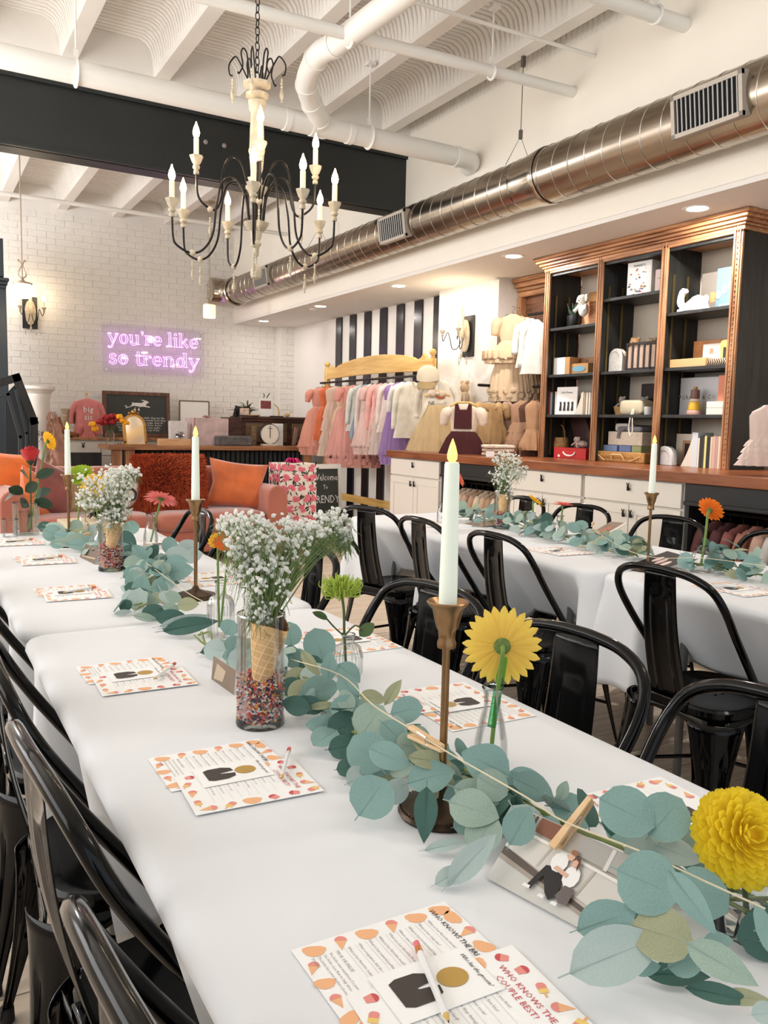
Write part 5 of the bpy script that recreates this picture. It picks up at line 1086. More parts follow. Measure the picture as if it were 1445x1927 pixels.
for k in range(3):
    y1 = YP[k][0]+.02; y0 = YP[k+1][1]-.02
    for z in BZ[k]: B().box((SF+.012, y0+.001, z-.022), (SBK-.02, y1-.001, z)).obj('shelf_board', DARKWOOD, sh, bev=.002)
    for yy in (y1-.008,):
        for X in (SF+.07, SBK-.14): B().box((X, yy-.004, CT+.02), (X+.014, yy+.004, 2.30)).obj('brass_standard', mat('dull_brass', (120, 104, 62), .45, .8), sh)
    B().box((SF+.012, y0+.001, 2.44), (SF+.05, y1-.001, 2.52)).obj('header', DARKWOOD, sh)
# ---- things on the shelves; each faces the room (-X)
def S(name, label, cat, xl, xr, yt, zb, X=4.52, dep=.1, group=None, rz=0):
    X = min(X, 4.60 if X < 4.79 else 4.70)
    a = atx(xl, 700, X); c = atx(xr, 700, X); t_ = atx((xl+xr)/2, yt, X); w = abs(a.y-c.y); h = t_.z-zb
    return thing(name, label, cat, (X, (a.y+c.y)/2, zb+.0005), -PI/2+rz, group), w, h
F0 = lambda y=0, z=0: frame((0, y, z), (1, 0, 0), (0, 0, 1))
def bx(t, w, h, d, m, name='body', bev=.002):
    d = min(d, 4.738-t.location.x)
    return B().box((-w/2, 0, 0), (w/2, d, h)).obj(name, m, t, bev=bev)
KR = mat('kraft', (190, 142, 92), .8, var=.06, vs=20); CR = mat('cream_card', (232, 222, 206), .6); GRY = mat('grey_box', (190, 188, 186), .6)
def words(t, s, size, x, z, m=INK, y=-.0015, sp=1): B().text(s, size, frame((x, y, z), (1, 0, 0), (0, 0, 1)), spacing=sp).obj('lettering', m, t, smooth=False)
def plush(t, x, z, s, m, ears='round', y=.04):
    B().ball((x, y, z+s*.45), s*.5, 10, 7, sq=(.9, .7, 1.1)).obj('plush_body', m, t); h = B().ball((x, y-.01, z+s*1.15), s*.42, 12, 8).obj('head', m, t)
    for q in (-1, 1):
        if ears == 'round': B().ball((x+q*s*.33, y-.005, z+s*1.48), s*.14, 8, 5).obj('ear', m, h)
        elif ears == 'long': B().tube(spline([(x+q*s*.2, y, z+s*1.45), (x+q*s*.38, y-.01, z+s*1.4), (x+q*s*.5, y-.02, z+s*1.0)], 3), [s*.08, s*.12, s*.14, s*.14, s*.14, s*.12, s*.08], 7).obj('ear', m, h)
        B().tube([(x+q*s*.35, y-.01, z+s*.75), (x+q*s*.6, y-.04, z+s*.3)], [s*.14, s*.13], 8).obj('arm', m, t); B().ball((x+q*s*.15, y-.01-s*.38, z+s*1.2), s*.04, 6, 4).obj('eye', INK, h)
    B().ball((x, y-.01-s*.42, z+s*1.08), s*.055, 6, 4).obj('nose', INK, h)
# bay 1
t, w, h = S('potted_succulent', 'spiky succulent in a black pot on the top left shelf', 'plant', 1054, 1080, 585, 2.04); B().lathe([(.0001, .002), (.045, .002), (.055, .02), (.06, .10), (.056, .10), (.052, .085), (.0001, .085)], 18, TR(0, .05, 0)).obj('pot', mat('pot_black', (26, 28, 30), .3), t)
b = B(); rr = random.Random(4)
for k in range(18): a = rr.uniform(0, 6.28); e = rr.uniform(.03, .07); b.tube([(0, .05, .08), (e*.6*math.cos(a), .05+e*.6*math.sin(a), .13), (e*math.cos(a), .05+e*math.sin(a), rr.uniform(.15, .21))], [.008, .010, .001], 5)
b.obj('blades', mat('succulent_green', (52, 78, 62), .5, var=.3, vs=20), t)
t, w, h = S('gift_hamper', 'open kraft gift box with bunny toy on the top left shelf', 'gift box', 1078, 1120, 545, 2.04, 4.62); bx(t, w, h*.62, .14, mat('hamper_gingham', (206, 150, 110), .8, var=.4, vs=60)); B().box((-w/2, .13, 0), (w/2, .15, h)).obj('back_flap', KR, t); B().box((-w/2, .0, h*.62), (w/2, .02, h*.66)).obj('front_edge', KR, t)
t, w, h = S('plush_bunny', 'white plush bunny draped over the kraft gift box', 'plush toy', 1074, 1096, 545, 2.10, 4.50); plush(t, 0, .03, .10, mat('plush_white', (238, 230, 218), .95, bump=.5, bs=90), 'long')
t, w, h = S('boxed_toy', 'small white and kraft toy box on the left second shelf', 'box', 1041, 1071, 673, 1.68, 4.48); bx(t, w, h, .10, KR); B().box((-w/2-.001, -.002, 0), (w*.22, 0, h)).obj('white_label', WHITE, t); words(t, 'ALBO', .026, -w*.16, .022, sp=1.3)
t, w, h = S('open_kraft_box', 'kraft box with window and propped lid on the left second shelf', 'box', 1072, 1106, 684, 1.68, 4.50); bx(t, w, h, .12, KR); B().box((-w/2, .08, h), (w/2, .10, h*1.75), TR(rx=-.12)).obj('lid', wood('box_lid', (120, 80, 50), (176, 124, 84), (6, 1, 6)), t); B().prism([(w*.36*math.cos(a), h*.5+h*.28*math.sin(a)) for a in [2*PI*i/16 for i in range(16)]], 0, .003, F0()).obj('window_print', mat('sea_blue', (110, 160, 180), .4), t)
cb_ = [((150, 170, 200), .20, .018), ((196, 70, 56), .185, .02), ((180, 186, 184), .175, .022), ((40, 44, 48), .175, .018), ((220, 216, 208), .18, .014)]
lb = ['light blue book first at the left on the third shelf', 'red spined book second on the left third shelf', 'pale grey book third on the left third shelf', 'black spined book beside the large white book', 'thin off white book beside the large white book']
yb0 = atx(1029, 750, 4.47).y
def book(label, X, y, z, c, h, th, rz=0, group='books on the tall shelves', d=.15, tilt=0):
    t = thing('book', label, 'book', (X, y, z+.0005), -PI/2+rz, group); 
    if tilt: t.rotation_euler = (0, tilt, -PI/2+rz)
    m = mat('book_%d_%d_%d' % c, c, .5); B().box((-th/2, 0, 0), (-th/2+.002, d, h)).obj('cover', m, t); B().box((th/2-.002, 0, 0), (th/2, d, h)).obj('cover', m, t); B().box((-th/2, -.001, 0), (th/2, .001, h)).obj('spine', m, t); B().box((-th/2+.002, .002, .003), (th/2-.002, d-.003, h-.003)).obj('pages', WHITE, t); return t
for k, (c, hh, th) in enumerate(cb_): book(lb[k], 4.46, yb0-.012-.026*k, 1.37, c, hh, th)
t, w, h = S('picture_book', 'large white picture book with black ink figures, left third shelf', 'book', 1050, 1085, 728, 1.37, 4.46); bx(t, w, h, .012, WHITE, 'cover'); t.rotation_euler = (-.05, 0, -PI/2+.1)
for k in range(4): x = -w*.26+k*w*.19; b = B(); b.ball((x, -.004, h*.42), .011, 8, 5, sq=(1, .3, 1)).prism([(x-.012, .03), (x+.012, .03), (x+.007, h*.38), (x-.007, h*.38)], 0, .003, F0(-.0005)); b.obj('ink_figure', INK, t)
words(t, 'Little Bunny', .024, 0, h*.80)
def bookend(label, xl, zb, X, hh, flip=1):
    q = atx(xl, 770, X); t = thing('bookend', label, 'bookend', (X, q.y, zb+.0005), -PI/2); pts = [(-.035, 0), (.06, 0), (.06, hh), (.045, hh)]+[(.045-.07*k/10, hh-hh*.92*(k/10)**.8-.0*math.sin(k)) for k in range(1, 11)]
    B().prism([(x*flip, y) for x, y in pts][::(1 if flip > 0 else -1)], -.03, 0, F0()).obj('curved_block', mat('bookend_cream', (228, 220, 204), .6), t, bev=.002)
bookend('cream curved bookend on the left third shelf', 1086, 1.37, 4.45, .17)
for k in range(5): book('slim '+('cream', 'blush', 'ivory', 'white', 'pale grey')[k]+' book right of the left third shelf bookend', 4.46, atx(1094+5*k, 760, 4.46).y, 1.37, [(238, 224, 196), (232, 206, 184), (240, 232, 214), (230, 222, 206), (214, 208, 200)][k], .165, .018)
t, w, h = S('red_case', 'red cardboard suitcase with white rope handle on the counter', 'case', 1050, 1108, 843, CT, 4.47, rz=.05); bx(t, w, h, .16, mat('case_red', (190, 34, 34), .5)); B().tube([(w*.18*math.cos(a), -.006, h*.62-.03*math.sin(a)) for a in [PI*i/12 for i in range(13)]], .006, 6).obj('rope_handle', WHITE, t); B().box((-w*.36, -.002, h*.12), (-w*.30, 0, h*.32)).obj('sticker', WHITE, t)
hR = CT+h
t, w, h = S('rattan_basket', 'small round rattan handbag basket in the lower left bay', 'basket', 1046, 1075, 800, CT+.05, 4.60); RAT = mat('rattan', (196, 150, 98), .7, var=.25, vs=40, bump=.8, bs=70)
for o in (t,): o.location.z = CT+.0005
B().lathe([(.03, .02), (.062, .05), (.07, .10), (.06, .155), (.056, .16)], 18, wob=lambda a, z: 1+.02*math.cos(a*12)).lathe([(.0001, .0), (.045, .0), (.045, .02), (.03, .02)], 18).obj('basket_body', RAT, t); B().tube(spline([(-.05, 0, .155), (-.04, 0, .22), (0, 0, .26), (.04, 0, .22), (.05, 0, .155)], 4), .004, 6).obj('handle', RAT, t)
t, w, h = S('plush_bunny', 'grey and pink plush bunny lying on the red case', 'plush toy', 1072, 1102, 820, hR, 4.53); plush(t, 0, 0, .055, mat('plush_grey', (200, 180, 172), .95, bump=.5, bs=90), 'long'); B().ball((.05, .04, .03), .035, 8, 5, sq=(1.5, 1, .8)).obj('bundled_blanket', fab((196, 170, 160)), t)
t = thing('leaning_picture', 'dark slanted picture frame behind the red case', 'picture', (4.66, atx(1097, 800, 4.66).y, CT), rot=(0, -.45, -PI/2)); B().box((-.012, 0, 0), (.012, .02, .34)).box((.012, 0, .0), (.16, .01, .34)).obj('frame_edge', mat('frame_maroon', (60, 34, 32), .4), t)
# bay 2
t, w, h = S('illustrated_box', 'white illustrated craft box on the top middle shelf', 'box', 1173, 1214, 494, 2.20, 4.50, rz=.1); bx(t, w, h, .10, WHITE)
rr = random.Random(6)
for k in range(26): x, z = rr.uniform(-w*.42, w*.42), rr.uniform(h*.06, h*.8); s = rr.uniform(.006, .014); B().prism([(x+s*math.cos(a+k), z+s*.7*math.sin(a+k)) for a in [2*PI*i/(3+k % 4) for i in range(3+k % 4)]], 0, .0012, F0()).obj('printed_motif', mat('motif_%d' % (k % 4), [(190, 84, 70), (90, 96, 110), (214, 160, 90), (150, 150, 160)][k % 4], .6), t)
words(t, 'MARKETS', .024, 0, h*.88)
t, w, h = S('slim_green_box', 'dark olive box behind the illustrated box, top middle shelf', 'box', 1212, 1238, 494, 2.20, 4.66); bx(t, w, h, .08, mat('olive_box', (62, 66, 48), .5))
t, w, h = S('pink_box', 'pale pink box at the right of the top middle shelf', 'box', 1223, 1243, 508, 2.20, 4.48); bx(t, w, h, .09, mat('blush_box', (226, 206, 200), .6)); words(t, 'OH BABY', .012, 0, h*.6)
def arch(label, xl, xr, yt, zb, m, X=4.5):
    t, w, h = S('arched_block', label, 'ornament', xl, xr, yt, zb, X); B().prism([(-w/2, 0), (w/2, 0)]+arc(0, h-w/2, w/2, 0, 180, 12), -.05, 0, F0()).obj('block', m, t, bev=.004); B().tube([(p_[0], -.001, p_[1]) for p_ in arc(0, h-w/2, w*.33, 0, 180, 10)], .003, 5).obj('groove_line', mat('groove_grey', (200, 196, 190), .6), t); return t
arch('speckled white arched block on the middle second shelf', 1144, 1169, 656, 1.68, mat('terrazzo', (232, 228, 222), .4, var=.12, vs=40))
t, w, h = S('striped_basket', 'black banded fabric basket of toys on middle second shelf', 'basket', 1178, 1232, 645, 1.68, 4.48)
for k in range(6): B().box((-w/2+w*k/5-.007, -.002, 0), (-w/2+w*k/5+.007, .004, h), None).obj('band', INK, t)
B().box((-w/2-.01, -.004, h-.012), (w/2+.01, .006, h+.004)).obj('rim', INK, t); B().box((-w/2, .004, 0), (w/2, .13, .02)).obj('base', INK, t); bx(t, w*.98, h*.9, .12, fab((226, 196, 176)), 'liner').location = (0, .006, 0)
t, w, h = S('teddy_bear', 'tan teddy bear peeking from the banded basket', 'plush toy', 1180, 1200, 613, 1.80, 4.56); t.location.z = 1.795; t.location.x = 4.54; plush(t, 0, -.02, .095, mat('plush_tan', (190, 150, 110), .95, bump=.5, bs=90))
t, w, h = S('teddy_bear', 'beige teddy bear in pink right in the banded basket', 'plush toy', 1206, 1228, 618, 1.80, 4.56); t.location.z = 1.79; plush(t, 0, -.02, .09, mat('plush_beige', (204, 176, 144), .95, bump=.5, bs=90))
t, w, h = S('rattan_tray', 'small orange rattan basket holding grey plush, middle third shelf', 'basket', 1148, 1180, 756, 1.37, 4.50); B().lathe([(.05, 0), (.065, .055), (.07, .06)], 18, TR(0, .06, 0)).obj('basket_body', RAT, t); plush(t, 0, .04, .06, mat('plush_mouse', (168, 160, 156), .95, bump=.5, bs=90), y=.06)
t, w, h = S('drawstring_pouch', 'cream drawstring pouch draped over the middle third shelf', 'pouch', 1165, 1212, 745, 1.37, 4.46); b = B(); cushion(b, -w*.45, w*.45, 0, .14, .0, h*.8); b.obj('pouch_body', fab((226, 212, 182)), t, ang=180)
b = B(); b.tube(spline([(.05, -.02, .04), (.055, -.045, -.02), (.045, -.045, -.10), (.06, -.045, -.15)], 4), .004, 5).tube(spline([(.06, -.02, .04), (.075, -.045, -.03), (.08, -.045, -.12), (.065, -.045, -.15)], 4), .004, 5); b.obj('drawstring', fab((236, 230, 216)), t)
t, w, h = S('plush_koala', 'grey plush animal slumped right on the middle third shelf', 'plush toy', 1195, 1222, 742, 1.37, 4.60); plush(t, 0, 0, .085, mat('plush_mouse', (168, 160, 156), .95, bump=.5, bs=90))
t, w, h = S('small_grey_pot', 'small grey ceramic pot on the middle third shelf', 'pot', 1206, 1226, 764, 1.37, 4.445); t.location.y -= .01; B().lathe([(.0001, 0), (.03, 0), (.034, .05), (.03, .056)], 16, TR(0, .035, 0)).obj('pot_body', GRY, t)
t, w, h = S('dark_tray', 'black rounded tray leaning at the back, middle third shelf', 'tray', 1208, 1236, 722, 1.37, 4.86); bx(t, w, h, .015, INK, bev=.006)
t, w, h = S('wicker_suitcase', 'flat wicker suitcase with looped handle in the middle base bay', 'case', 1127, 1221, 851, CT, 4.45); WK = mat('wicker', (206, 152, 88), .65, var=.3, vs=50, bump=1, bs=90, stretch=(1, 1, 3)); bx(t, w, h, .22, WK, bev=.008)
b = B().tube(spline([(-.06, -.004, .012), (-.05, -.03, .05), (0, -.035, .055), (.05, -.03, .05), (.06, -.004, .012)], 4), .005, 6).tube([(-w*.42, -.004, h*.6), (-w*.25, -.02, .01)], .004, 5).tube([(w*.42, -.004, h*.6), (w*.25, -.02, .01)], .004, 5); b.obj('handle', mat('cane_pale', (226, 190, 140), .5), t)
b = B()
for k in range(22): x = -w*.38+w*.76*k/21; b.tube([(x, -.003, h*.35), (x+.008, -.006, h*.5), (x, -.003, h*.65)], .003, 4)
o = b.obj('woven_braid', WK, t); o['kind'] = 'stuff'; hW = CT+h
for k, (xl, xr, c, n_) in enumerate(((1142, 1168, (126, 148, 190), 'powder blue'), (1172, 1194, (110, 128, 176), 'darker blue'), (1196, 1214, (158, 168, 116), 'sage green'))):
    t, w, h = S('tiny_box', 'tiny '+n_+' box on top of the wicker suitcase', 'box', xl, xr, 838, hW, 4.5, group='tiny boxes on the suitcase'); bx(t, w, .045, .10, mat('tiny_%d' % k, c, .6))
t, w, h = S('woven_box', 'cream woven storage box stacked in the middle base bay', 'box', 1150, 1215, 815, hW+.046, 4.51); bx(t, w, .10, .15, mat('woven_cream', (222, 210, 192), .8, var=.12, vs=60, bump=.6, bs=70), bev=.006)
t2, w, h = S('grey_throw', 'grey and white cloths heaped in the cream woven box', 'cloth', 1160, 1215, 805, hW+.147, 4.53); b = B(); cushion(b, -w*.4, w*.45, 0, .12, 0, .04); b.obj('folded_cloth', fab((140, 138, 146)), t2, ang=180); b = B(); cushion(b, -w*.5, -w*.05, .01, .1, .0, .06); b.obj('white_cloth', fab((226, 220, 212)), t2, ang=180); B().tube(spline([(-.02, .0, .02), (-.05, -.03, .0), (-.06, -.035, -.05)], 4), .01, 6).obj('hanging_strap', fab((140, 138, 146)), t2)
t, w, h = S('brown_panel', 'brown wooden board leaning at the back of middle base bay', 'board', 1165, 1236, 800, CT, 4.86); bx(t, w, h, .02, wood('panel_dim', (76, 58, 42), (104, 82, 60), (6, 1, 6)))
# bay 3
dn = [(-.14, 0), (-.09, 0), (-.085, .012), (.0, .01), (.02, .0), (.14, .0), (.125, .03), (.105, .075), (.08, .10), (.04, .115), (-.0, .105), (-.04, .08), (-.075, .062), (-.095, .075), (-.098, .11), (-.085, .135), (-.065, .142), (-.06, .155), (-.075, .172), (-.10, .178), (-.125, .16), (-.14, .12), (-.145, .08), (-.135, .05), (-.115, .032), (-.14, .028)]
t, w, h = S('dinosaur_lamp', 'white long necked dinosaur lamp on the top right shelf', 'lamp', 1266, 1324, 540, 2.04, 4.47); k = w/.28; B().prism([(x*k, max(0, y)*h/.18) for x, y in dn], -.03, 0, F0()).obj('dinosaur_body', mat('lamp_white', (244, 242, 236), .5, emis=.05), t, bev=.006, ang=60)
t, w, h = S('picture_box', 'grey and tan pictured box behind the dinosaur', 'box', 1310, 1340, 515, 2.04, 4.60); bx(t, w, h, .07, mat('taupe_box', (126, 118, 110), .5)); B().ball((-.02, -.003, h*.35), .03, 10, 6, sq=(.8, .15, 1)).obj('printed_lamp', WHITE, t); B().box((w*.1, -.002, h*.25), (w*.4, 0, h*.5)).obj('printed_frame', KR, t)
t, w, h = S('picture_box', 'slate blue box with white animals on the top right shelf', 'box', 1338, 1370, 505, 2.04, 4.58); bx(t, w, h, .09, mat('slate_box', (112, 140, 158), .5)); words(t, 'ALUZZ', .022, 0, h*.12, WHITE, sp=1.2)
for k in range(3): B().ball((-.045+.045*k, -.003, h*(.38+.1*k)), .024, 8, 6, sq=(.8, .15, 1.2)).obj('printed_animal', WHITE, t)
t, w, h = S('black_box', 'black speaker style box at the end of top right shelf', 'box', 1368, 1384, 502, 2.04, 4.50); bx(t, w, h, .10, mat('box_black', (22, 20, 20), .5)); B().box((-w*.35, -.002, h*.7), (w*.2, 0, h*.85)).obj('label', WHITE, t); B().box((-w*.35, -.002, h*.35), (w*.2, 0, h*.6)).obj('printed_photo', mat('rust_print', (176, 92, 48), .8), t)
t, w, h = S('wooden_box', 'tan wooden box standing on the right second shelf', 'box', 1302, 1368, 640, 1.68, 4.68); bx(t, w, h, .1, wood('tan_box', (170, 112, 62), (196, 138, 84), (6, 1, 6)))
t, w, h = S('kraft_carton', 'long flat kraft carton at the left of right second shelf', 'box', 1259, 1326, 675, 1.68, 4.46); bx(t, w, h, .10, mat('kraft_pale', (216, 172, 122), .8))
t, w, h = S('white_carton', 'small white carton with pink print on right second shelf', 'box', 1320, 1353, 647, 1.72, 4.535); t.location.z = 1.6805; bx(t, w, h+.04, .05, WHITE); B().prism([(-.014, 0), (.014, 0)]+arc(0, .022, .014, 0, 180, 6), 0, .002, F0(0, h*.4+.04)).obj('printed_motif', mat('peach_print', (226, 150, 120), .6), t)
t, w, h = S('cutting_board', 'small tan wooden board with slot on right second shelf', 'board', 1352, 1370, 640, 1.68, 4.50); B().prism(rrect(w, h, w*.3, 5, 0, h/2), -.015, 0, F0()).obj('board_body', PINE, t); B().prism(rrect(w*.28, h*.45, w*.13, 4, 0, h/2), 0, .002, F0()).obj('slot', INK, t)
t, w, h = S('rope_basket', 'zigzag striped rope basket on the right second shelf', 'basket', 1328, 1368, 673, 1.68, 4.455)
RB = mat('rope_dark', (96, 66, 44), .9); RB2 = mat('rope_pale', (228, 214, 192), .9)
B().box((-w/2, .004, 0), (w/2, .10, h-.004)).obj('basket_body', RB2, t, bev=.01)
for k in range(9): x = -w/2+.006+(w-.02)*k/8.5; B().tube([(x, .002, .004), (x+.012, 0, h*.5), (x, .002, h-.006)], .0035, 5).obj('rope_strand', RB, t)
t, w, h = S('nursery_box', 'large pale grey keepsake box lettered on right third shelf', 'box', 1282, 1354, 710, 1.37, 4.62); bx(t, w, h, .10, mat('keepsake_grey', (206, 206, 208), .5)); words(t, 'GRAMS & CO', .042, .0, h*.47, mat('taupe_ink', (130, 112, 100), .6), sp=1.15); B().ball((-w/2-.004, 0, h*.5), .012, 8, 5).obj('clasp', INK, t)
t, w, h = S('stacking_toy', 'wooden stacking lighthouse toy on the right third shelf', 'toy', 1289, 1313, 726, 1.37, 4.47)
for r0, r1, z0, z1, c in ((.05, .048, 0, .03, (206, 160, 148)), (.042, .036, .032, .085, (236, 190, 60)), (.036, .03, .087, .105, (226, 206, 190)), (.03, .028, .107, .165, (120, 84, 74)), (.014, .012, .167, .185, (170, 120, 60))): B().lathe([(r0*.96, z0), (r0, z0+.004), (r1, z1-.004), (r1*.95, z1)], 20, TR(0, .05, 0)).obj('ring', mat('ring_%d' % int(z0*1000), c, .5), t)
t, w, h = S('peach_carton', 'upright coral peach carton at the right third shelf end', 'box', 1353, 1367, 706, 1.455, 4.47); bx(t, w, h, .08, mat('peach_box', (222, 140, 110), .6)); B().ball((0, .03, h+.006), .01, 6, 4).obj('top_knob', INK, t)
for k in range(2): t, w, h = S('white_lidded_box', ('lower', 'upper')[k]+' small white box under the peach carton', 'box', 1333, 1368, 740, 1.37+.0425*k, 4.46, group='white boxes on right third shelf'); bx(t, w, .0415, .11, mat('offwhite_box', (232, 226, 216), .6))
arch('marbled white arched block at the right base bay', 1243, 1274, 840, CT, mat('marble', (226, 224, 222), .35, var=.12, vs=14), 4.45)
t, w, h = S('framed_print', 'cream framed print with dark doorway in the right base bay', 'picture', 1272, 1338, 817, CT, 4.70); bx(t, w, h, .02, CR); B().prism([(-.05, .0), (.05, .0), (.05, .17), (-.05, .17)], 0, .002, F0()).obj('tan_mat', mat('tan_print', (196, 150, 116), .6), t); B().prism([(-.03, .0), (.045, .0), (.045, .15), (-.03, .15)], 0, .003, F0()).obj('dark_opening', INK, t)
bookend('cream curved bookend left of the books in right base bay', 1294, CT, 4.44, .18)
bb = [(1306, (214, 222, 228), .225, .045, 'wide pale blue'), (1317, (232, 222, 200), .19, .014, 'thin cream'), (1323, (40, 40, 38), .205, .02, 'black'), (1328, (54, 52, 48), .20, .014, 'thin charcoal'), (1333, (236, 222, 140), .205, .016, 'pale yellow'), (1339, (30, 32, 32), .20, .026, 'wide black'), (1345, (226, 204, 180), .2, .014, 'light peach'), (1350, (214, 180, 164), .205, .022, 'dusty pink'), (1356, (200, 160, 150), .205, .018, 'mauve pink'), (1362, (234, 214, 190), .205, .016, 'ivory')]
yy = atx(1303, 850, 4.45).y
for px, c, hh, th, n_ in bb: book(n_+' spined book standing in the right base bay', 4.44, yy-th/2, CT, c, hh, th); yy -= th+.0015

# pink big sis outfit on its stand by the hare board
q = aty(166, 742, 10.35)
t = thing('outfit_stand', 'slim wooden stand holding the pink shirt', 'stand', (q.x, 10.45, 1.03)); B().lathe([(.06, 0), (.06, .012), (.008, .02)], 16).obj('base', PINE, t); B().tube([(0, 0, .01), (0, 0, q.z-1.03)], .006, 8).obj('pole', PINE, t); B().ball((0, 0, q.z-1.02), .016, 8, 5).obj('knob', PINE, t)
t = garment('pink flutter sleeve shirt lettered big sis beside the hare board', (q.x, 10.40, q.z), .0, (228, 142, 140), 'shirt', .42, .155, hang=False, seed=120, name='lettered_shirt', cat='shirt'); b = B(); b.text('big', .10, frame((0, -.042, -.18), (1, 0, 0), (0, 0, 1))).text('sis', .10, frame((0, -.042, -.27), (1, 0, 0), (0, 0, 1))); b.obj('shirt_lettering', WHITE, t, smooth=False)
t = garment('pink legging bottoms folded under the lettered shirt', (q.x, 10.38, 1.245), .0, (220, 134, 130), 'romper', .22, .10, hang=False, seed=121, name='folded_leggings', cat='clothing')
# ================================================================= TABLE DECOR
T = TZ+.0025
GREEN = mat('stem_green', (122, 136, 70), .6, var=.15, vs=30)
# ---- cards
PINKI = mat('ink_pink', (236, 150, 140), .7); PEACH = mat('ink_peach', (246, 186, 138), .7); YEL = mat('ink_yellow', (244, 208, 120), .7); REDI = mat('ink_red', (206, 84, 88), .7); SUIT = mat('ink_suit', (66, 58, 54), .7); GOLDI = mat('ink_gold', (190, 152, 76), .5); GREYI = mat('ink_grey', (158, 152, 150), .7); CARDW = mat('card_white', (253, 253, 252), .6)
def icon(b, x, y, s, a, kind):
    s *= 1.3
    M = TR(x, y, 0, a)
    if kind == 'cookie': b.m = 1; b.flat([(s*(1+.12*math.sin(5*t))*math.cos(t), s*.7*(1+.15*math.sin(3*t))*math.sin(t)) for t in [2*PI*i/14 for i in range(14)]], M, .0002)
    elif kind == 'cone': b.m = 1; b.flat([(-s*.5, s*.2), (0, -s*1.1), (s*.5, s*.2)], M, .0002); b.m = 0; b.flat([(s*.55*math.cos(t), s*.2+s*.6*math.sin(t)) for t in [PI*i/8 for i in range(9)]], M, .0003)
    elif kind == 'pop': b.m = 0; b.flat(rrect(s*.8, s*1.2, s*.3, 3), M, .0002); b.m = 2; b.flat([(-s*.4, -s*.1), (s*.4, -s*.1), (s*.4, -s*.6), (-s*.4, -s*.6)], M, .0003); b.m = 1; b.flat([(-s*.1, -s*.6), (s*.1, -s*.6), (s*.1, -s*1.1), (-s*.1, -s*1.1)], M, .0002)
    elif kind == 'cup': b.m = 0; b.flat([(-s*.5, 0), (-s*.35, -s*.7), (s*.35, -s*.7), (s*.5, 0)], M, .0002); b.m = 3; b.flat([(s*.5*math.cos(t), s*.45*math.sin(t)) for t in [PI*i/8 for i in range(9)]], M, .0002)
CWd, CHt = .127, .178
def card_base(t): return B().box((-CWd/2, -CHt/2, 0), (CWd/2, CHt/2, .0006)).obj('card_sheet', CARDW, t)
zt = .0011
cA = thing('game_card', 'x', 'card'); card_base(cA)
b = B(); k6 = ['cookie', 'cone', 'cookie', 'cone', 'cookie', 'cookie']
for k in range(6): icon(b, -.052, -.07+.029*k, .009, 1.2, k6[k]); icon(b, .054, -.07+.029*k, .008, .3, k6[(k+1) % 6])
for k in range(4): icon(b, -.035+.027*k, .080, .009, .3*k, k6[k]); icon(b, -.03+.025*k, -.081, .008, 1+.3*k, k6[k+1])
for v in b.v: pass
b.v = [(x, y, z+.0007) for x, y, z in b.v]; b.obj('icecream_print', [PINKI, PEACH, YEL, REDI], cA, smooth=False)
b = B(); b.text('WHO KNOWS THE BRIDE BEST', .0085, TR(0, .066, zt), shear=.15, spacing=.93); b.v = [(x, y, z) for x, y, z in b.v]; b.obj('title', INK, cA, smooth=False)
b = B(); L_ = ['What is her favorite movie?', 'What is her ring size?', 'What is her bridesmaid name?', 'Where was her first date?', 'What are her favorite flowers?', 'What is her favorite meal?', 'What is her natural perfume?', 'What occupation did she want?', 'What is her favorite season?']
for k, s in enumerate(L_): b.text(s, .0046, TR(-.042, .054-.0115*k, zt), align='LEFT'); b.box((-.042, .0495-.0115*k, zt), (.042, .0497-.0115*k, zt+.00002))
b.text('TRUE OR FALSE', .005, TR(-.042, -.051, zt), align='LEFT')
for k, s in enumerate(('The bride runs marathons 5 a year.', 'The bride once flew to Italy alone.', 'The bride has never broken a bone.')): b.text(s, .0042, TR(-.042, -.058-.006*k, zt), align='LEFT')
b.text('POINTS', .0045, TR(-.042, -.0765, zt), align='LEFT'); b.obj('questions', GREYI, cA, smooth=False)
cB = thing('game_card', 'x', 'card'); card_base(cB); b = B(); k6 = ['cup', 'pop', 'cone', 'pop', 'cookie', 'cup']
for k in range(6): icon(b, -.052, -.068+.027*k, .009, .5*k, k6[k]); icon(b, .052, -.068+.029*k, .010, .7*k, k6[(k+2) % 6])
for k in range(3): icon(b, -.028+.028*k, .077, .009, 1.3*k, k6[k]); icon(b, -.03+.03*k, -.078, .009, 1+.3*k, k6[k+1])
b.v = [(x, y, z+.0007) for x, y, z in b.v]; b.obj('icecream_print', [PINKI, PEACH, YEL, REDI], cB, smooth=False)
b = B(); b.text('WHO KNOWS THE', .0095, TR(0, .060, zt)).text('COUPLE BEST?', .0095, TR(0, .049, zt)); b.obj('title', REDI, cB, smooth=False)
b = B()
for k, s in enumerate(('Who said I love you first?', 'Where was the first kiss?', 'Who is the better cook?', 'How long were they dating?', 'Who is the early bird?', 'What is their favorite song?', 'Where will they honeymoon?', 'Is the couple good at dancing?')): b.text(s, .0046, TR(-.038, .036-.0125*k, zt), align='LEFT'); b.box((-.038, .0300-.0125*k, zt), (.038, .0302-.0125*k, zt+.00002))
b.obj('questions', GREYI, cB, smooth=False)
cC = thing('groom_card', 'x', 'card'); B().box((-.034, -.052, 0), (.034, .052, .0006)).obj('card_sheet', CARDW, cC)
B().flat([(x, y-.018) for x, y in [(-.016, -.022), (.016, -.022), (.020, -.014), (.020, .006), (.014, .018), (.004, .020), (.001, .0), (-.001, .0), (-.004, .020), (-.014, .018), (-.020, .006), (-.020, -.014)]], None, zt).obj('suit_print', SUIT, cC, smooth=False)
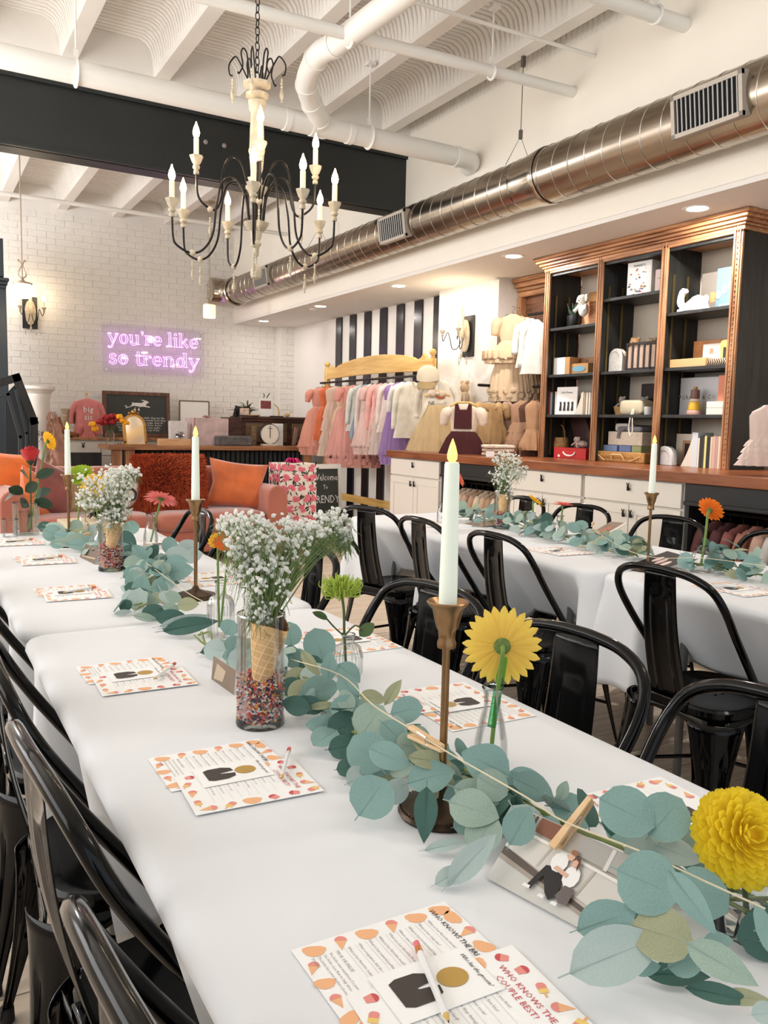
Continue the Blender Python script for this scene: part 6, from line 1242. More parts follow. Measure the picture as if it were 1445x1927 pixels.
B().flat([(.0135*math.cos(a), .0185+.0155*math.sin(a)) for a in [2*PI*i/20 for i in range(20)]], None, zt).obj('gold_head_print', GOLDI, cC, smooth=False)
b = B(); b.text('Who has the groom?', .0066, TR(0, .044, zt), shear=.5, spacing=.9); b.obj('script_writing', INK, cC, smooth=False)
pn = thing('pencil', 'x', 'pencil'); PW_ = mat('pencil_white', (236, 236, 236), .4)
B().tube([(-.04, 0, .0035), (.045, 0, .0035)], .0033, 6).obj('barrel', PW_, pn); B().tube([(.045, 0, .0035), (.052, 0, .0035)], .0036, 8).obj('ferrule', mat('ferrule_copper', (200, 130, 80), .3, .9), pn); B().tube([(.052, 0, .0035), (.060, 0, .0035)], .0033, 8).obj('eraser', mat('eraser_pink', (232, 120, 130), .8), pn)
B().tube([(-.04, 0, .0035), (-.0475, 0, .0035)], [.0033, .0009], 6).obj('sharpened_tip', PINE, pn); B().tube([(-.0475, 0, .0035), (-.05, 0, .0035)], [.0009, .0002], 5).obj('lead', INK, pn)
used = {}
def place(src, loc, rz, lab, grp):
    if src.name not in used: used[src.name] = 1; src.location = loc; src.rotation_euler = (0, 0, rz); src['label'] = lab; src['group'] = grp; return src
    return dup(src, loc, rz, lab, grp)
rj = random.Random(11)
sets = [(.395, .58, -1, 'nearest the camera at the bottom', (.395, .575, 1.265)), (.388, 1.10, -1, 'beside the near cone vase', (.467, 1.08, 1.06)), (.375, 1.63, -1, 'at the far left corner of the near table', (.43, 1.605, .92)), (.40, 2.50, -1, 'nearest the camera on the far left table', (.42, 2.5, .4)), (.41, 3.13, -1, 'left of the second cone vase', (.42, 3.13, .3)), (.37, 3.62, -1, 'at the left edge before the rose vase', (.38, 3.62, .25)),
 (.865, 1.20, 1, 'behind the near candlestick', (.835, 1.205, -2.1)), (.885, 1.69, 1, 'behind the green spider flower', None), (.865, .70, 1, 'near the yellow chrysanthemum at right', None), (.845, 2.55, 1, 'behind the second candlestick', None), (.86, 3.35, 1, 'behind the pink gerbera', None),
 (2.33, 2.58, -1, 'on the right table, before the clipped photo', (2.32, 2.58, .4)), (2.32, 1.72, -1, 'on the right table near the orange flower', (2.30, 1.74, 2.6)), (2.34, 3.55, -1, 'at the far end of the right table', None)]
for x, y, s, w_, pc in sets:
    rz = (-PI/2 if s < 0 else PI/2)+rj.uniform(-.03, .03); d = -s
    place(cA, (x, y-.045*s*-1 if False else y+.045*(1 if s < 0 else -1), T), rz+(.0 if s < 0 else 0), 'bride quiz card '+w_, 'bride quiz cards')
    place(cB, (x+.012*d, y-.045*(1 if s < 0 else -1), T+.0014), rz-.06, 'couple quiz card '+w_, 'couple quiz cards')
    place(cC, (x+.006*d, y+.0, T+.0028), rz-.03, 'suit and gold head card '+w_, 'groom cards')
    if pc: place(pn, (pc[0], pc[1], T+.0043), pc[2], 'white pencil on the cards '+w_, 'pencils on the cards')
# ---- leaves
LM = [mat('leaf_teal', (138, 172, 166), .7, var=.10, vs=30, trans=.12), mat('leaf_sage', (162, 184, 170), .75, var=.12, vs=30, trans=.15), mat('leaf_deep', (70, 108, 98), .6, var=.15, vs=30, trans=.08), mat('leaf_pale', (182, 200, 196), .8, var=.06, vs=40, trans=.15), mat('leaf_olive', (172, 176, 142), .8, var=.10, vs=30, trans=.15)]
LK = {'T': 0, 'S': 1, 'D': 2, 'P': 3, 'O': 4}
def leafmesh(shape, mi):
    b = B(); n = 9; m = 7; p = {'r': (.95, .5), 'o': (.85, .75), 'l': (.8, .9)}[shape]
    def fn(u, v):
        x = v-.5; w = .5*max(0, math.sin(PI*min(1, v**p[0])))**p[1]; y = (u-.5)*2*w
        return (x, y, .10*(abs(u-.5)*2)*w-.35*x*x*(.45 if shape != 'l' else .8)+.02*math.sin(9*x)*(u-.5))
    b.grid(fn, m, n); b.tube([(-.62, 0, -.06), (-.45, 0, -.025), (-.1, 0, .004), (.25, 0, -.008)], [.016, .014, .010, .004], 4)
    return b
LMESH = {}
for sh_ in 'rol':
    for k in range(5):
        o = leafmesh(sh_, k).obj('leaf', LM[k], ang=60); LMESH[sh_, k] = o.data; bpy.data.objects.remove(o)
camp = Vector((0, 0, CAMZ))
def put_leaf(par, c, ax, nrm, L_, Wd, sh_, k):
    z = nrm.normalized(); x = (ax-z*ax.dot(z)).normalized(); y = z.cross(x); m = Matrix.Identity(4)
    for i in range(3): m[i][0] = x[i]*L_; m[i][1] = y[i]*Wd; m[i][2] = z[i]*(L_*.8); m[i][3] = c[i]
    lo = c[2]-.5*L_*abs(x.z)-.5*Wd*abs(y.z)*.8-.03*L_
    if lo < TZ+.003: m[2][3] += TZ+.003-lo
    inst(LMESH[sh_, k], 'leaf', par, mw=m)
rl = random.Random(77)
def pxleaf(par, px, py, Lp, Wp, ang, kc, h=.05, tiltc=.75):
    c = atz(px, py, TZ+h); d = (c-camp); dep = d.dot(FW); s = dep/FPX
    ax = RT*math.cos(math.radians(ang))+UP*math.sin(math.radians(ang)); tc = (-d.normalized())
    n = tc*tiltc+Vector((0, 0, 1))*(1-tiltc)+Vector((rl.uniform(-.2, .2), rl.uniform(-.2, .2), 0))
    rat = Wp/Lp; sh_ = 'r' if rat > .72 else 'o' if rat > .45 else 'l'
    f = 1/max(.55, abs(n.normalized().dot(tc))); put_leaf(par, c, ax, n, Lp*s*1.14, Wp*s*f*1.22, sh_, LK[kc])
def fill(par, spine, n, sp=.07, size=(.035, .06), keep=None, up=(.01, .08)):
    P = spline(spine, 12)
    for k in range(n):
        t = rl.random()*(len(P)-1.01); i = int(t); p = P[i].lerp(P[i+1], t-i); tan = (P[i+1]-P[i]).normalized(); sd = Vector((-tan.y, tan.x, 0)); o = rl.choice((-1, 1))*rl.uniform(.1, 1)
        h = rl.uniform(*up)*(1.15-abs(o)*.6); c = Vector((p.x+sd.x*o*sp, p.y+sd.y*o*sp, TZ+h+.012)); ax = (sd*o+tan*rl.uniform(-1, 1)+Vector((0, 0, rl.uniform(-.2, .7)*(1-abs(o)*.5)))).normalized()
        nr = Vector((rl.uniform(-.7, .7)+o*sd.x*.5-.25, rl.uniform(-.7, .7)+o*sd.y*.5-.45, rl.uniform(.35, 1))); L_ = rl.uniform(*size); sh_ = rl.choice('rroo'); put_leaf(par, c, ax, nr, L_, L_*(.85 if sh_ == 'r' else .62), sh_, rl.choice((0, 0, 0, 1, 1, 2, 2, 3, 4)))
def garland(label, spine):
    g = thing('eucalyptus_garland', label, 'garland', (0, 0, 0)); P = spline([(x, y, TZ+.02) for x, y in spine], 8)
    for k in range(3): B().tube([p+Vector((.012*math.sin(i*.6+k*2), .012*math.cos(i*.5+k*2), .006*math.sin(i*.9+k)+.006*k)) for i, p in enumerate(P)], .0025, 5).obj('stem', GREEN, g)
    return g
sp1 = [(.80, .35), (.74, .50), (.68, .68), (.66, .84), (.62, 1.0), (.60, 1.18), (.62, 1.36), (.62, 1.52), (.58, 1.68), (.56, 1.80)]
sp2 = [(.50, 2.12), (.58, 2.26), (.62, 2.45), (.68, 2.65), (.68, 2.85), (.62, 3.1), (.60, 3.35), (.55, 3.5)]
g1 = garland('eucalyptus garland along the middle of the nearest table', sp1)
g2 = garland('eucalyptus garland on the far left table around the candles', sp2)
def Z(lst, x0, y0, s, g, h=.05):
    for e in lst: pxleaf(g, x0+e[0]*s, y0+e[1]*s, e[2]*s, e[3]*s, e[4], e[5], e[6] if len(e) > 6 else h)
Z([(155, 290, 150, 125, 100, 'T', .07), (55, 365, 120, 80, -40, 'T', .05), (115, 385, 150, 45, -55, 'O', .06), (205, 395, 140, 62, 85, 'T', .07), (50, 455, 105, 90, 60, 'O', .03), (300, 430, 130, 80, -45, 'T', .06), (155, 515, 185, 115, 12, 'T', .045), (300, 500, 150, 75, -55, 'T', .07), (290, 590, 155, 90, 15, 'T', .05), (175, 588, 125, 32, 8, 'O', .04), (410, 660, 160, 150, 60, 'S', .07), (280, 690, 160, 125, 20, 'D', .035), (270, 790, 125, 95, 10, 'D', .02), (415, 550, 120, 62, -15, 'O', .06), (515, 520, 135, 50, 62, 'O', .08), (580, 610, 145, 105, 8, 'T', .07),
 (515, 720, 135, 95, -55, 'T', .06), (590, 775, 105, 95, 40, 'S', .05), (390, 815, 195, 165, 130, 'T', .05), (495, 835, 205, 105, -28, 'T', .07), (345, 942, 105, 100, 30, 'P', .02), (415, 1030, 195, 180, 60, 'T', .04), (530, 1005, 125, 95, 40, 'P', .035), (700, 855, 205, 72, -8, 'O', .075), (700, 932, 215, 130, 20, 'T', .06), (770, 975, 165, 95, 30, 'D', .035), (672, 1125, 235, 95, -95, 'D', .03), (775, 1285, 200, 50, 10, 'P', .01), (965, 868, 225, 160, 150, 'T', .085), (998, 975, 150, 120, -35, 'S', .07), (920, 1022, 205, 118, -22, 'S', .055), (905, 1090, 235, 145, -28, 'S', .05), (955, 1210, 180, 145, 60, 'S', .03), (858, 1165, 95, 80, 20, 'T', .02), (1195, 985, 190, 115, -30, 'T', .05), (1130, 1170, 185, 130, 60, 'T', .06),
 (900, 1350, 300, 105, 48, 'P', .03), (790, 1440, 150, 70, 40, 'P', .008), (95, 600, 60, 50, -80, 'D', .02), (200, 645, 80, 60, -60, 'P', .02), (290, 890, 90, 70, 10, 'D', .015), (640, 770, 95, 85, 0, 'D', .03), (1340, 1000, 90, 50, 70, 'S', .05), (660, 890, 110, 60, 10, 'D', .03), (150, 240, 40, 30, 0, 'D', .03), (15, 240, 110, 90, 90, 'T', .05), (10, 500, 80, 60, 20, 'O', .03), (440, 880, 150, 80, -20, 'T', .03), (560, 900, 120, 60, 10, 'S', .03), (820, 880, 80, 50, 0, 'D', .04), (1060, 1060, 120, 90, 20, 'D', .03)], 540, 1100, .3875, g1)
Z([(810, 425, 230, 180, -38, 'T', .11), (985, 445, 200, 175, 50, 'T', .11), (745, 440, 160, 80, 80, 'D', .09), (1060, 590, 210, 90, -25, 'D', .05), (905, 745, 250, 225, -30, 'T', .09), (1100, 825, 285, 95, -55, 'T', .11), (1150, 790, 220, 170, -40, 'T', .06), (720, 912, 250, 145, 18, 'T', .06), (760, 1065, 400, 190, 25, 'P', .045), (970, 975, 240, 190, -30, 'O', .06), (1080, 1090, 165, 115, 15, 'T', .04), (895, 1125, 120, 60, 5, 'T', .02), (1235, 1105, 290, 120, -40, 'S', .07), (1040, 1155, 260, 80, -5, 'D', .012), (1230, 1245, 260, 70, -20, 'D', .02), (1430, 950, 70, 160, 0, 'T', .06), (850, 870, 110, 60, 0, 'D', .03), (870, 540, 120, 40, 20, 'O', .05), (960, 540, 100, 40, -35, 'S', .07), (1220, 1010, 120, 70, 0, 'T', .04), (1340, 1260, 200, 60, -15, 'O', .02), (1440, 1330, 120, 80, 0, 'P', .03)], 840, 1350, .4187, g1)
Z([(745, 400, 80, 65, 20, 'T', .05), (960, 500, 95, 70, 85, 'T', .09), (1010, 552, 135, 75, 5, 'P', .07), (1065, 520, 130, 90, 35, 'P', .07), (1000, 592, 115, 60, 5, 'T', .06), (1015, 645, 145, 90, 10, 'T', .05), (800, 555, 135, 60, -50, 'T', .07), (862, 540, 110, 55, 55, 'D', .06), (755, 600, 100, 70, 20, 'S', .05), (840, 615, 90, 65, 20, 'T', .05), (760, 655, 120, 70, 30, 'T', .04), (748, 700, 130, 60, 85, 'T', .04), (800, 732, 125, 80, 75, 'T', .05), (905, 742, 90, 85, 10, 'T', .05), (778, 838, 125, 88, 80, 'P', .02), (872, 882, 135, 80, 20, 'D', .03), (970, 908, 150, 75, 12, 'D', .03), (712, 858, 70, 55, 50, 'D', .015), (700, 885, 90, 28, 15, 'P', .01), (985, 795, 95, 55, -20, 'S', .05), (1065, 835, 110, 65, 5, 'O', .05), (1055, 925, 270, 50, 17, 'P', .04), (1080, 985, 280, 80, 12, 'D', .02), (970, 855, 90, 45, 0, 'S', .04), (830, 930, 130, 40, -5, 'S', .012), (1000, 970, 140, 50, 10, 'T', .02), (1230, 1085, 170, 60, 20, 'D', .02), (1250, 1060, 120, 45, 10, 'P', .03), (1300, 965, 80, 90, 60, 'T', .05), (920, 640, 120, 60, 10, 'D', .04), (730, 560, 90, 60, 60, 'D', .04), (1090, 560, 110, 70, 20, 'P', .05), (870, 690, 100, 60, 30, 'O', .03), (940, 810, 120, 50, -30, 'O', .03),
 (295, 432, 95, 80, -20, 'T', .05), (320, 400, 110, 45, -10, 'P', .06), (430, 392, 75, 60, 60, 'S', .08), (385, 485, 140, 45, 0, 'S', .04), (450, 500, 130, 50, 0, 'T', .04), (335, 490, 90, 50, 10, 'T', .03), (475, 440, 130, 45, -20, 'O', .05), (530, 435, 100, 70, 80, 'P', .04), (548, 500, 110, 60, 60, 'P', .03), (715, 470, 120, 80, -30, 'D', .05), (735, 535, 110, 60, 10, 'D', .04), (260, 395, 80, 50, 10, 'D', .05), (400, 430, 120, 40, 15, 'O', .05), (360, 450, 110, 45, -20, 'T', .045), (440, 460, 100, 50, 10, 'S', .05), (690, 520, 100, 60, 20, 'T', .04)], 0, 860, .3322, g2, .05)
fill(g1, [(x, y, 0) for x, y in sp1[:-1]], 120, .060, (.045, .062), up=(.0, .05)); fill(g2, [(x, y, 0) for x, y in sp2], 110, .065, (.045, .062), up=(.0, .06))
sp3 = [(2.60, .9), (2.58, 1.2), (2.55, 1.5), (2.54, 1.8), (2.52, 2.05)]; sp4 = [(2.46, 2.25), (2.50, 2.5), (2.56, 2.8), (2.60, 3.1), (2.64, 3.4), (2.62, 3.7)]
g3 = garland('eucalyptus garland on the near right table by the orange flower', sp3); g4 = garland('eucalyptus garland on the far right table among the vases', sp4)
fill(g3, [(x, y, 0) for x, y in sp3], 170, .085, (.045, .07), up=(.0, .11)); fill(g4, [(x, y, 0) for x, y in sp4], 170, .075, (.045, .07), up=(.0, .09))
# ---- twine and photographs
TW_ = mat('twine', (226, 212, 180), .9)
def twine(label, pts): t = thing('twine', label, 'string'); B().tube(spline(pts, 5), .0010, 5).obj('cord', TW_, t)
def zz(px, py, h): return atz(px, py, TZ+h)
twine('pale cord stretched along the near garland', [zz(545, 1240, .05), zz(640, 1270, .09), zz(700, 1325, .095), zz(770, 1370, .10), zz(850, 1420, .10), zz(990, 1500, .10), zz(1060, 1545, .09), zz(1200, 1600, .09), zz(1330, 1660, .09), zz(1440, 1710, .08)])
twine('pale cord along the far left garland', [zz(200, 1025, .06), zz(260, 1050, .05), zz(310, 1085, .07), zz(360, 1120, .05), zz(400, 1140, .05)])
twine('pale cord along the right garlands', [zz(1120, 1000, .08), zz(1180, 1035, .06), zz(1240, 1050, .07), zz(1320, 1050, .09), zz(1440, 1065, .09)])
PINW = wood('clothespin_wood', (226, 186, 138), (244, 212, 168), (8, 1, 8), 4, .6)
def pin(label, a, c, up=Vector((0, 0, 1))):
    d = (c-a); L_ = .072; M = frame((a+c)/2, d, up.cross(d)); t = thing('clothespin', label, 'clothespin', (0, 0, 0), group=None)
    for s in (-1, 1): B().prism([(-L_/2, -.005), (L_/2, -.0035), (L_/2, .0035), (-L_/2, .005)], 0, .005, M @ TR(0, 0, s*.0045-.0025, ry=s*.05)).obj('prong', PINW, t, bev=.0008)
    b = B().tube([M @ Vector((.008+.005*math.cos(a_), -.0065+.013*i/24, .005*math.sin(a_))) for i, a_ in enumerate([i*PI/4 for i in range(25)])], .0008, 5); b.tube([M @ Vector((.008, -.007, .007)), M @ Vector((-.012, -.006, .008))], .0009, 5); b.obj('spring', CHROME, t); return t
def photo(label, bl, br, tl, prints, base=(200, 192, 180)):
    xa = br-bl; ya = tl-bl; M = frame(bl, xa, ya); w = xa.length; h = (ya-xa.normalized()*ya.dot(xa.normalized())).length
    t = thing('photo_print', label, 'photo'); B().box((0, 0, -.0006), (w, h, 0), M).obj('paper', mat('photo_paper', (238, 236, 232), .3), t)
    B().flat([(.004*0, 0), (w, 0), (w, h), (0, h)], M, .0004).obj('picture_ground', mat('photo_%d_%d_%d' % base, base, .35, var=.12, vs=20), t)
    for n_, col, pts in prints: B().flat([(x*w, y*h) for x, y in pts], M, .0007+.0001*(len(t.name) % 3)+.00025*prints.index((n_, col, pts))).obj(n_, mat('print_%d_%d_%d' % col, col, .5), t, smooth=False)
    return t, M, w, h
bl, br, tl = atz(915, 1652, TZ+.004), atz(1118, 1762, TZ+.004), atz(990, 1524, TZ+.062)
br = bl+(br-bl).normalized()*.155
el8 = lambda cx, cy, rx, ry, n=10: [(cx+rx*math.cos(2*PI*i/n), cy+ry*math.sin(2*PI*i/n)) for i in range(n)]
ph = [('pavement', (206, 204, 198), [(0, 0), (1, 0), (1, .12), (0, .30)]), ('ledge_shadow', (92, 80, 72), [(.0, .36), (.95, .10), (.95, .16), (0, .46)]), ('ledge', (166, 156, 144), [(0, .30), (1, .06), (1, .10), (0, .36)]), ('wall_slab', (214, 210, 202), [(0, .46), (1, .20), (1, .66), (0, .74)]), ('slab_joint', (188, 182, 172), [(.30, .40), (.32, .40), (.36, .72), (.34, .72)]), ('slab_joint', (188, 182, 172), [(.66, .30), (.68, .30), (.73, .68), (.71, .68)]), ('cornice_line', (238, 234, 226), [(0, .72), (1, .62), (1, .66), (0, .76)]),
 ('shutter', (176, 172, 166), [(.52, .74), (.98, .70), (.98, .98), (.52, .98)]), ('shutter_post', (224, 220, 214), [(.76, .7), (.79, .7), (.79, .98), (.76, .98)]), ('brick_store', (128, 82, 62), [(.16, .78), (.40, .76), (.40, .98), (.16, .98)]), ('window_bars', (70, 52, 46), [(.02, .80), (.05, .80), (.05, .97), (.02, .97)]), ('window_bars', (70, 52, 46), [(.07, .80), (.10, .80), (.10, .97), (.07, .97)]), ('window_bars', (70, 52, 46), [(.12, .80), (.14, .80), (.14, .97), (.12, .97)]),
 ('black_trousers', (22, 20, 22), [(.32, .14), (.36, .12), (.40, .34), (.47, .16), (.52, .10), (.56, .18), (.54, .44), (.46, .50), (.38, .46)]), ('white_shirt', (244, 242, 240), el8(.46, .56, .065, .13)), ('white_shirt', (246, 244, 242), el8(.59, .46, .062, .14)), ('grey_trousers', (104, 94, 92), [(.55, .18), (.60, .12), (.66, .14), (.66, .34), (.58, .34)]), ('bare_arm', (222, 180, 156), [(.44, .46), (.56, .42), (.57, .47), (.46, .51)]), ('face', (226, 182, 156), el8(.525, .68, .026, .055)), ('face', (226, 180, 154), el8(.575, .62, .024, .052)), ('fair_hair', (150, 104, 70), el8(.535, .735, .03, .035)), ('brown_hair', (96, 56, 42), [(.55, .64), (.565, .70), (.60, .70), (.615, .62), (.61, .54), (.597, .58), (.595, .65), (.57, .672)]), ('white_shoe', (240, 238, 236), [(.30, .11), (.36, .11), (.36, .15), (.31, .15)]), ('white_shoe', (240, 238, 236), [(.44, .08), (.49, .08), (.49, .12), (.45, .12)]), ('white_shoe', (240, 238, 236), [(.55, .07), (.60, .07), (.60, .11), (.56, .11)])]
t_, M_, w_, h_ = photo('outdoor photo of two seated people clipped to the near garland', bl, br, tl, ph, (196, 188, 176))
pin('clothespin holding the large outdoor photo on the near garland', M_ @ Vector((w_*.38, h_*.68, .004)), M_ @ Vector((w_*.44, h_*1.42, .006)), M_.to_3x3() @ Vector((0, 0, 1)))
def ph2(label, a, b_, c, prints, base, h=(.003, .003, .05)): return photo(label, atz(*a, TZ+h[0]), atz(*b_, TZ+h[1]), atz(*c, TZ+h[2]), prints, base)
ph2('dim brown photo leaning behind the near cone vase', (398, 1278), (440, 1308), (424, 1248), [('light_patch', (196, 176, 150), [(.1, .1), (.5, .2), (.6, .7), (.2, .8)])], (132, 112, 94))
ph2('striped brown photo leaning behind the second cone vase', (150, 1048), (178, 1062), (176, 1030), [('pale_bar', (196, 168, 130), [(.1, .1), (.9, .3), (.9, .4), (.1, .2)])], (96, 72, 52))
ph2('black photo with pale faces leaning on the near right garland', (1198, 1058), (1245, 1073), (1230, 1030), [('pale_figure', (226, 196, 188), el8(.3, .45, .08, .2)), ('pale_figure', (214, 180, 172), el8(.5, .4, .08, .22)), ('pale_figure', (230, 204, 196), el8(.72, .35, .08, .2))], (24, 20, 22), (.003, .003, .045))
pin('clothespin on the black photo of the right table', atz(1250, 1056, TZ+.015), atz(1280, 1036, TZ+.03))
ph2('photo of a pair in autumn colours clipped before the right candle', (1078, 1022), (1112, 1026), (1112, 978), [('rust_figures', (176, 96, 62), el8(.45, .5, .2, .32)), ('dark_figures', (60, 46, 42), el8(.6, .4, .14, .25)), ('pale_margin', (226, 214, 206), [(.8, 0), (1, 0), (1, 1), (.8, 1)])], (150, 128, 112), (.003, .003, .07))
pin('clothespin on the autumn photo of the right table', atz(1110, 996, TZ+.045), atz(1120, 976, TZ+.065))
ph2('brown folded photo at the far end of the right garland', (872, 985), (905, 992), (925, 975), [], (168, 134, 108), (.003, .003, .02))
pin('clothespin at the garland behind the near candlestick', atz(770, 1375, TZ+.095), atz(835, 1410, TZ+.095))
pin('clothespin near the far left garland rear end', atz(140, 1012, TZ+.05), atz(165, 1005, TZ+.06))
# ---- candles
IV = mat('candle_wax', (240, 246, 230), .5, emis=.12); BRZ = mat('dark_bronze', (74, 60, 48), .35, .8); FLM = mat('flame_glow', (255, 208, 90), .4, emis=2.2)  # wax has a faint emission added to brighten it
cs = thing('candlestick', 'x', 'candlestick'); B().lathe([(.0, .0), (.056, .0), (.058, .004), (.054, .010), (.05, .013), (.03, .018), (.012, .026), (.006, .036)], 32, cap=False).obj('base', BRZ, cs); bb_ = B()
for k in range(60): a = 2*PI*k/60; bb_.ball((.0545*math.cos(a), .0545*math.sin(a), .010), .0018, 5, 3)
bb_.obj('beaded_rim', BRZ, cs)['kind'] = 'stuff'
B().tube([(0, 0, .03), (0, 0, .225)], .0052, 12).obj('stem', BRASS, cs); B().lathe([(.0055, .222), (.012, .224), (.0125, .230), (.0105, .236), (.0115, .246), (.014, .25), (.017, .262), (.0195, .274), (.026, .281), (.0275, .284), (.026, .2855), (.018, .277), (.0135, .27), (.0001, .268)], 28, cap=False).obj('cup', BRASS, cs)
tp = thing('taper_candle', 'x', 'candle'); B().lathe([(.0001, 0), (.0118, 0), (.0118, .04), (.0095, .19), (.0083, .193), (.0001, .191)], 20).obj('wax', IV, tp); B().lathe([(.0015, .19), (.0064, .197), (.0068, .203), (.0042, .213), (.0003, .223)], 10).obj('flame', FLM, tp)
for x, y, w_ in ((.597, .862, 'nearest, right of the near cone vase'), (.71, 2.30, 'in front of the sofa on the far left table'), (.55, 3.45, 'farthest left, behind the second bouquet'), (2.335, 2.10, 'on the right table before the cabinets')):
    place(cs, (x, y, T-.001), 0, 'slim aged brass candlestick '+w_, 'candlesticks on the tables'); place(tp, (x, y, T+.2695), .3, 'ivory taper candle with lit tip '+w_, 'taper candles')
# ---- cone vases
rr = random.Random(31)
cv = thing('cylinder_vase', 'x', 'vase'); B().lathe([(.0001, .0), (.040, 0), (.0415, .004), (.0405, .012), (.040, .19), (.0385, .19), (.0385, .014), (.0001, .012)], 40, cap=False).obj('glass_body', GLASS, cv)
B().lathe([(.0388, .189), (.0395, .1915), (.0403, .189)], 40, cap=False).obj('rim', glassmat('rim_glass', (.8, .85, .83), 1), cv); B().lathe([(.0001, .001), (.039, .001), (.041, .005), (.0395, .012), (.0001, .013)], 40).obj('glass_foot', glassmat('foot_glass', (.86, .88, .84), .9), cv)
spk = thing('sprinkles', 'x', 'sprinkles'); spk['kind'] = 'stuff'; b = B(); SM = [mat('spr_%d' % k, c, .4) for k, c in enumerate(((250, 250, 248), (236, 72, 50), (244, 140, 70), (38, 48, 80), (240, 150, 170), (110, 30, 50), (246, 206, 110)))]
for k in range(1500):
    a = rr.uniform(0, 6.28); r = .0368*math.sqrt(rr.uniform(.80, 1) if k % 3 else rr.random()); z = rr.uniform(0, .062)+.006*math.cos(a)
    if k % 3 == 0: z = .058+.006*math.cos(a)+rr.uniform(0, .006)
    d = Vector((rr.uniform(-1, 1), rr.uniform(-1, 1), rr.uniform(-.7, .7))).normalized()*.0046; c = Vector((r*math.cos(a), r*math.sin(a), .016+z)); b.m = rr.choice((0, 0, 1, 1, 2, 3, 3, 4, 5, 6)); b.tube([c-d, c+d], .0015, 4)
b.obj('sugar_strands', SM, spk, smooth=False); B().lathe([(.0001, .0145), (.031, .0145), (.031, .068), (.0001, .07)], 20).obj('packed_core', mat('strand_core', (206, 160, 150), .8, var=.6, vs=220), spk)
co = thing('ice_cream_cone', 'x', 'cone'); WF = mat('waffle', (236, 190, 132), .7, var=.10, vs=20)
def cone_fn(u, v):
    a = 2*PI*u; r = .011+(.033-.011)*v; n = (math.cos(a)*0); g = max(abs(math.sin(a*6+v*2.0)), abs(math.sin(v*22+a*.7)));  top = .012*math.sin(a+.5)+.006*math.sin(2*a)
    return (r*math.cos(a), r*math.sin(a), v*(.118+top))
B().grid(cone_fn, 64, 24, cu=True).obj('waffle_shell', WF, co, ang=60); lt = B()
for k in range(9): lt.tube([cone_fn((k/9+.25*v/12) % 1, v/12) for v in range(13)], .0011, 4)
for k in range(9): lt.tube([cone_fn(u/20, (k+.6)/9.2+.03*math.sin(2*PI*u/20)) for u in range(20)], .0011, 4, closed=True)
lt.obj('waffle_lattice', mat('waffle_ridge', (250, 218, 170), .7), co)['kind'] = 'stuff'
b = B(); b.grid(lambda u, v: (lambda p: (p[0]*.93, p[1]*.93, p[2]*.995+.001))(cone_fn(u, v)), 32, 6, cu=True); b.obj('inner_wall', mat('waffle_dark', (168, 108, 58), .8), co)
for k in range(1): B().lathe([(.0001, 0), (.0105, 0), (.0105, .003)], 16).obj('tip', WF, co)
BLW = mat('gypsophila_white', (253, 252, 246), .8, trans=.25); GST = mat('gyp_stem', (112, 134, 78), .7)
def bouquet(label, base, clusters, n, s=1.0, seed=0):
    t = thing('baby_breath_bouquet', label, 'flowers', base); r = random.Random(seed); st = B(); fl_ = B(); bud = B()
    for q in range(n):
        c, rad = r.choice(clusters); c = Vector(c)-Vector(base); d = Vector((r.gauss(0, 1), r.gauss(0, 1), r.gauss(0, 1))).normalized()*(r.random()**.45); p = c+Vector((d.x*rad[0], d.y*rad[0], d.z*rad[1]))
        if q % 11 == 0: k = Vector((r.uniform(-.012, .012), r.uniform(-.012, .012), .02)); m_ = k.lerp(p, .55)+Vector((0, 0, .02)); st.tube(spline([k, m_, p], 3), [.0012, .0012, .001, .001, .0009, .0008, .0006], 4)
        else: st.tube([p+Vector((r.uniform(-.02, .02), r.uniform(-.02, .02), -r.uniform(.015, .04))), p], .0005, 3)
        e = r.uniform(.003, .0052)*s
        if r.random() < .3: bud.ball(p, e*.45, 5, 3)
        else:
            ax = Vector((r.uniform(-1, 1), r.uniform(-1, 1), r.uniform(.0, 1))).normalized(); u = ax.orthogonal().normalized(); v = ax.cross(u); vs = [p-ax*e*.5]
            for i in range(7): a = 2*PI*i/7; vs.append(p+(u*math.cos(a)+v*math.sin(a))*e*(1 if i % 2 else .8)+ax*e*.25)
            for i in range(5): a = 2*PI*i/5; vs.append(p+(u*math.cos(a)+v*math.sin(a))*e*.5+ax*e*.75)
            vs.append(p+ax*e*.6)
            fl_.add(vs, [(0, 1+(i+1) % 7, 1+i) for i in range(7)]+[(1, 2, 8), (2, 3, 9), (3, 4, 9), (4, 5, 10), (5, 6, 11), (6, 7, 12), (7, 1, 12), (2, 9, 8), (4, 10, 9), (5, 11, 10), (6, 12, 11), (1, 8, 12)]+[(8+i, 8+(i+1) % 5, 13) for i in range(5)])
    o = st.obj('stems', GST, t); o['kind'] = 'stuff'; o = fl_.obj('blossoms', BLW, t); o['kind'] = 'stuff'
    if bud.v: o = bud.obj('buds', BLW, t); o['kind'] = 'stuff'
    b = B()
    for k in range(5): a = k*1.3; b.tube([(.012*math.cos(a), .012*math.sin(a), .01), (.022*math.cos(a), .022*math.sin(a), .05), (.026*math.cos(a), .026*math.sin(a), .085)], [.002, .0035, .0005], 4)
    b.obj('leaf_blades', mat('gyp_leaf', (86, 96, 48), .6), t); return t
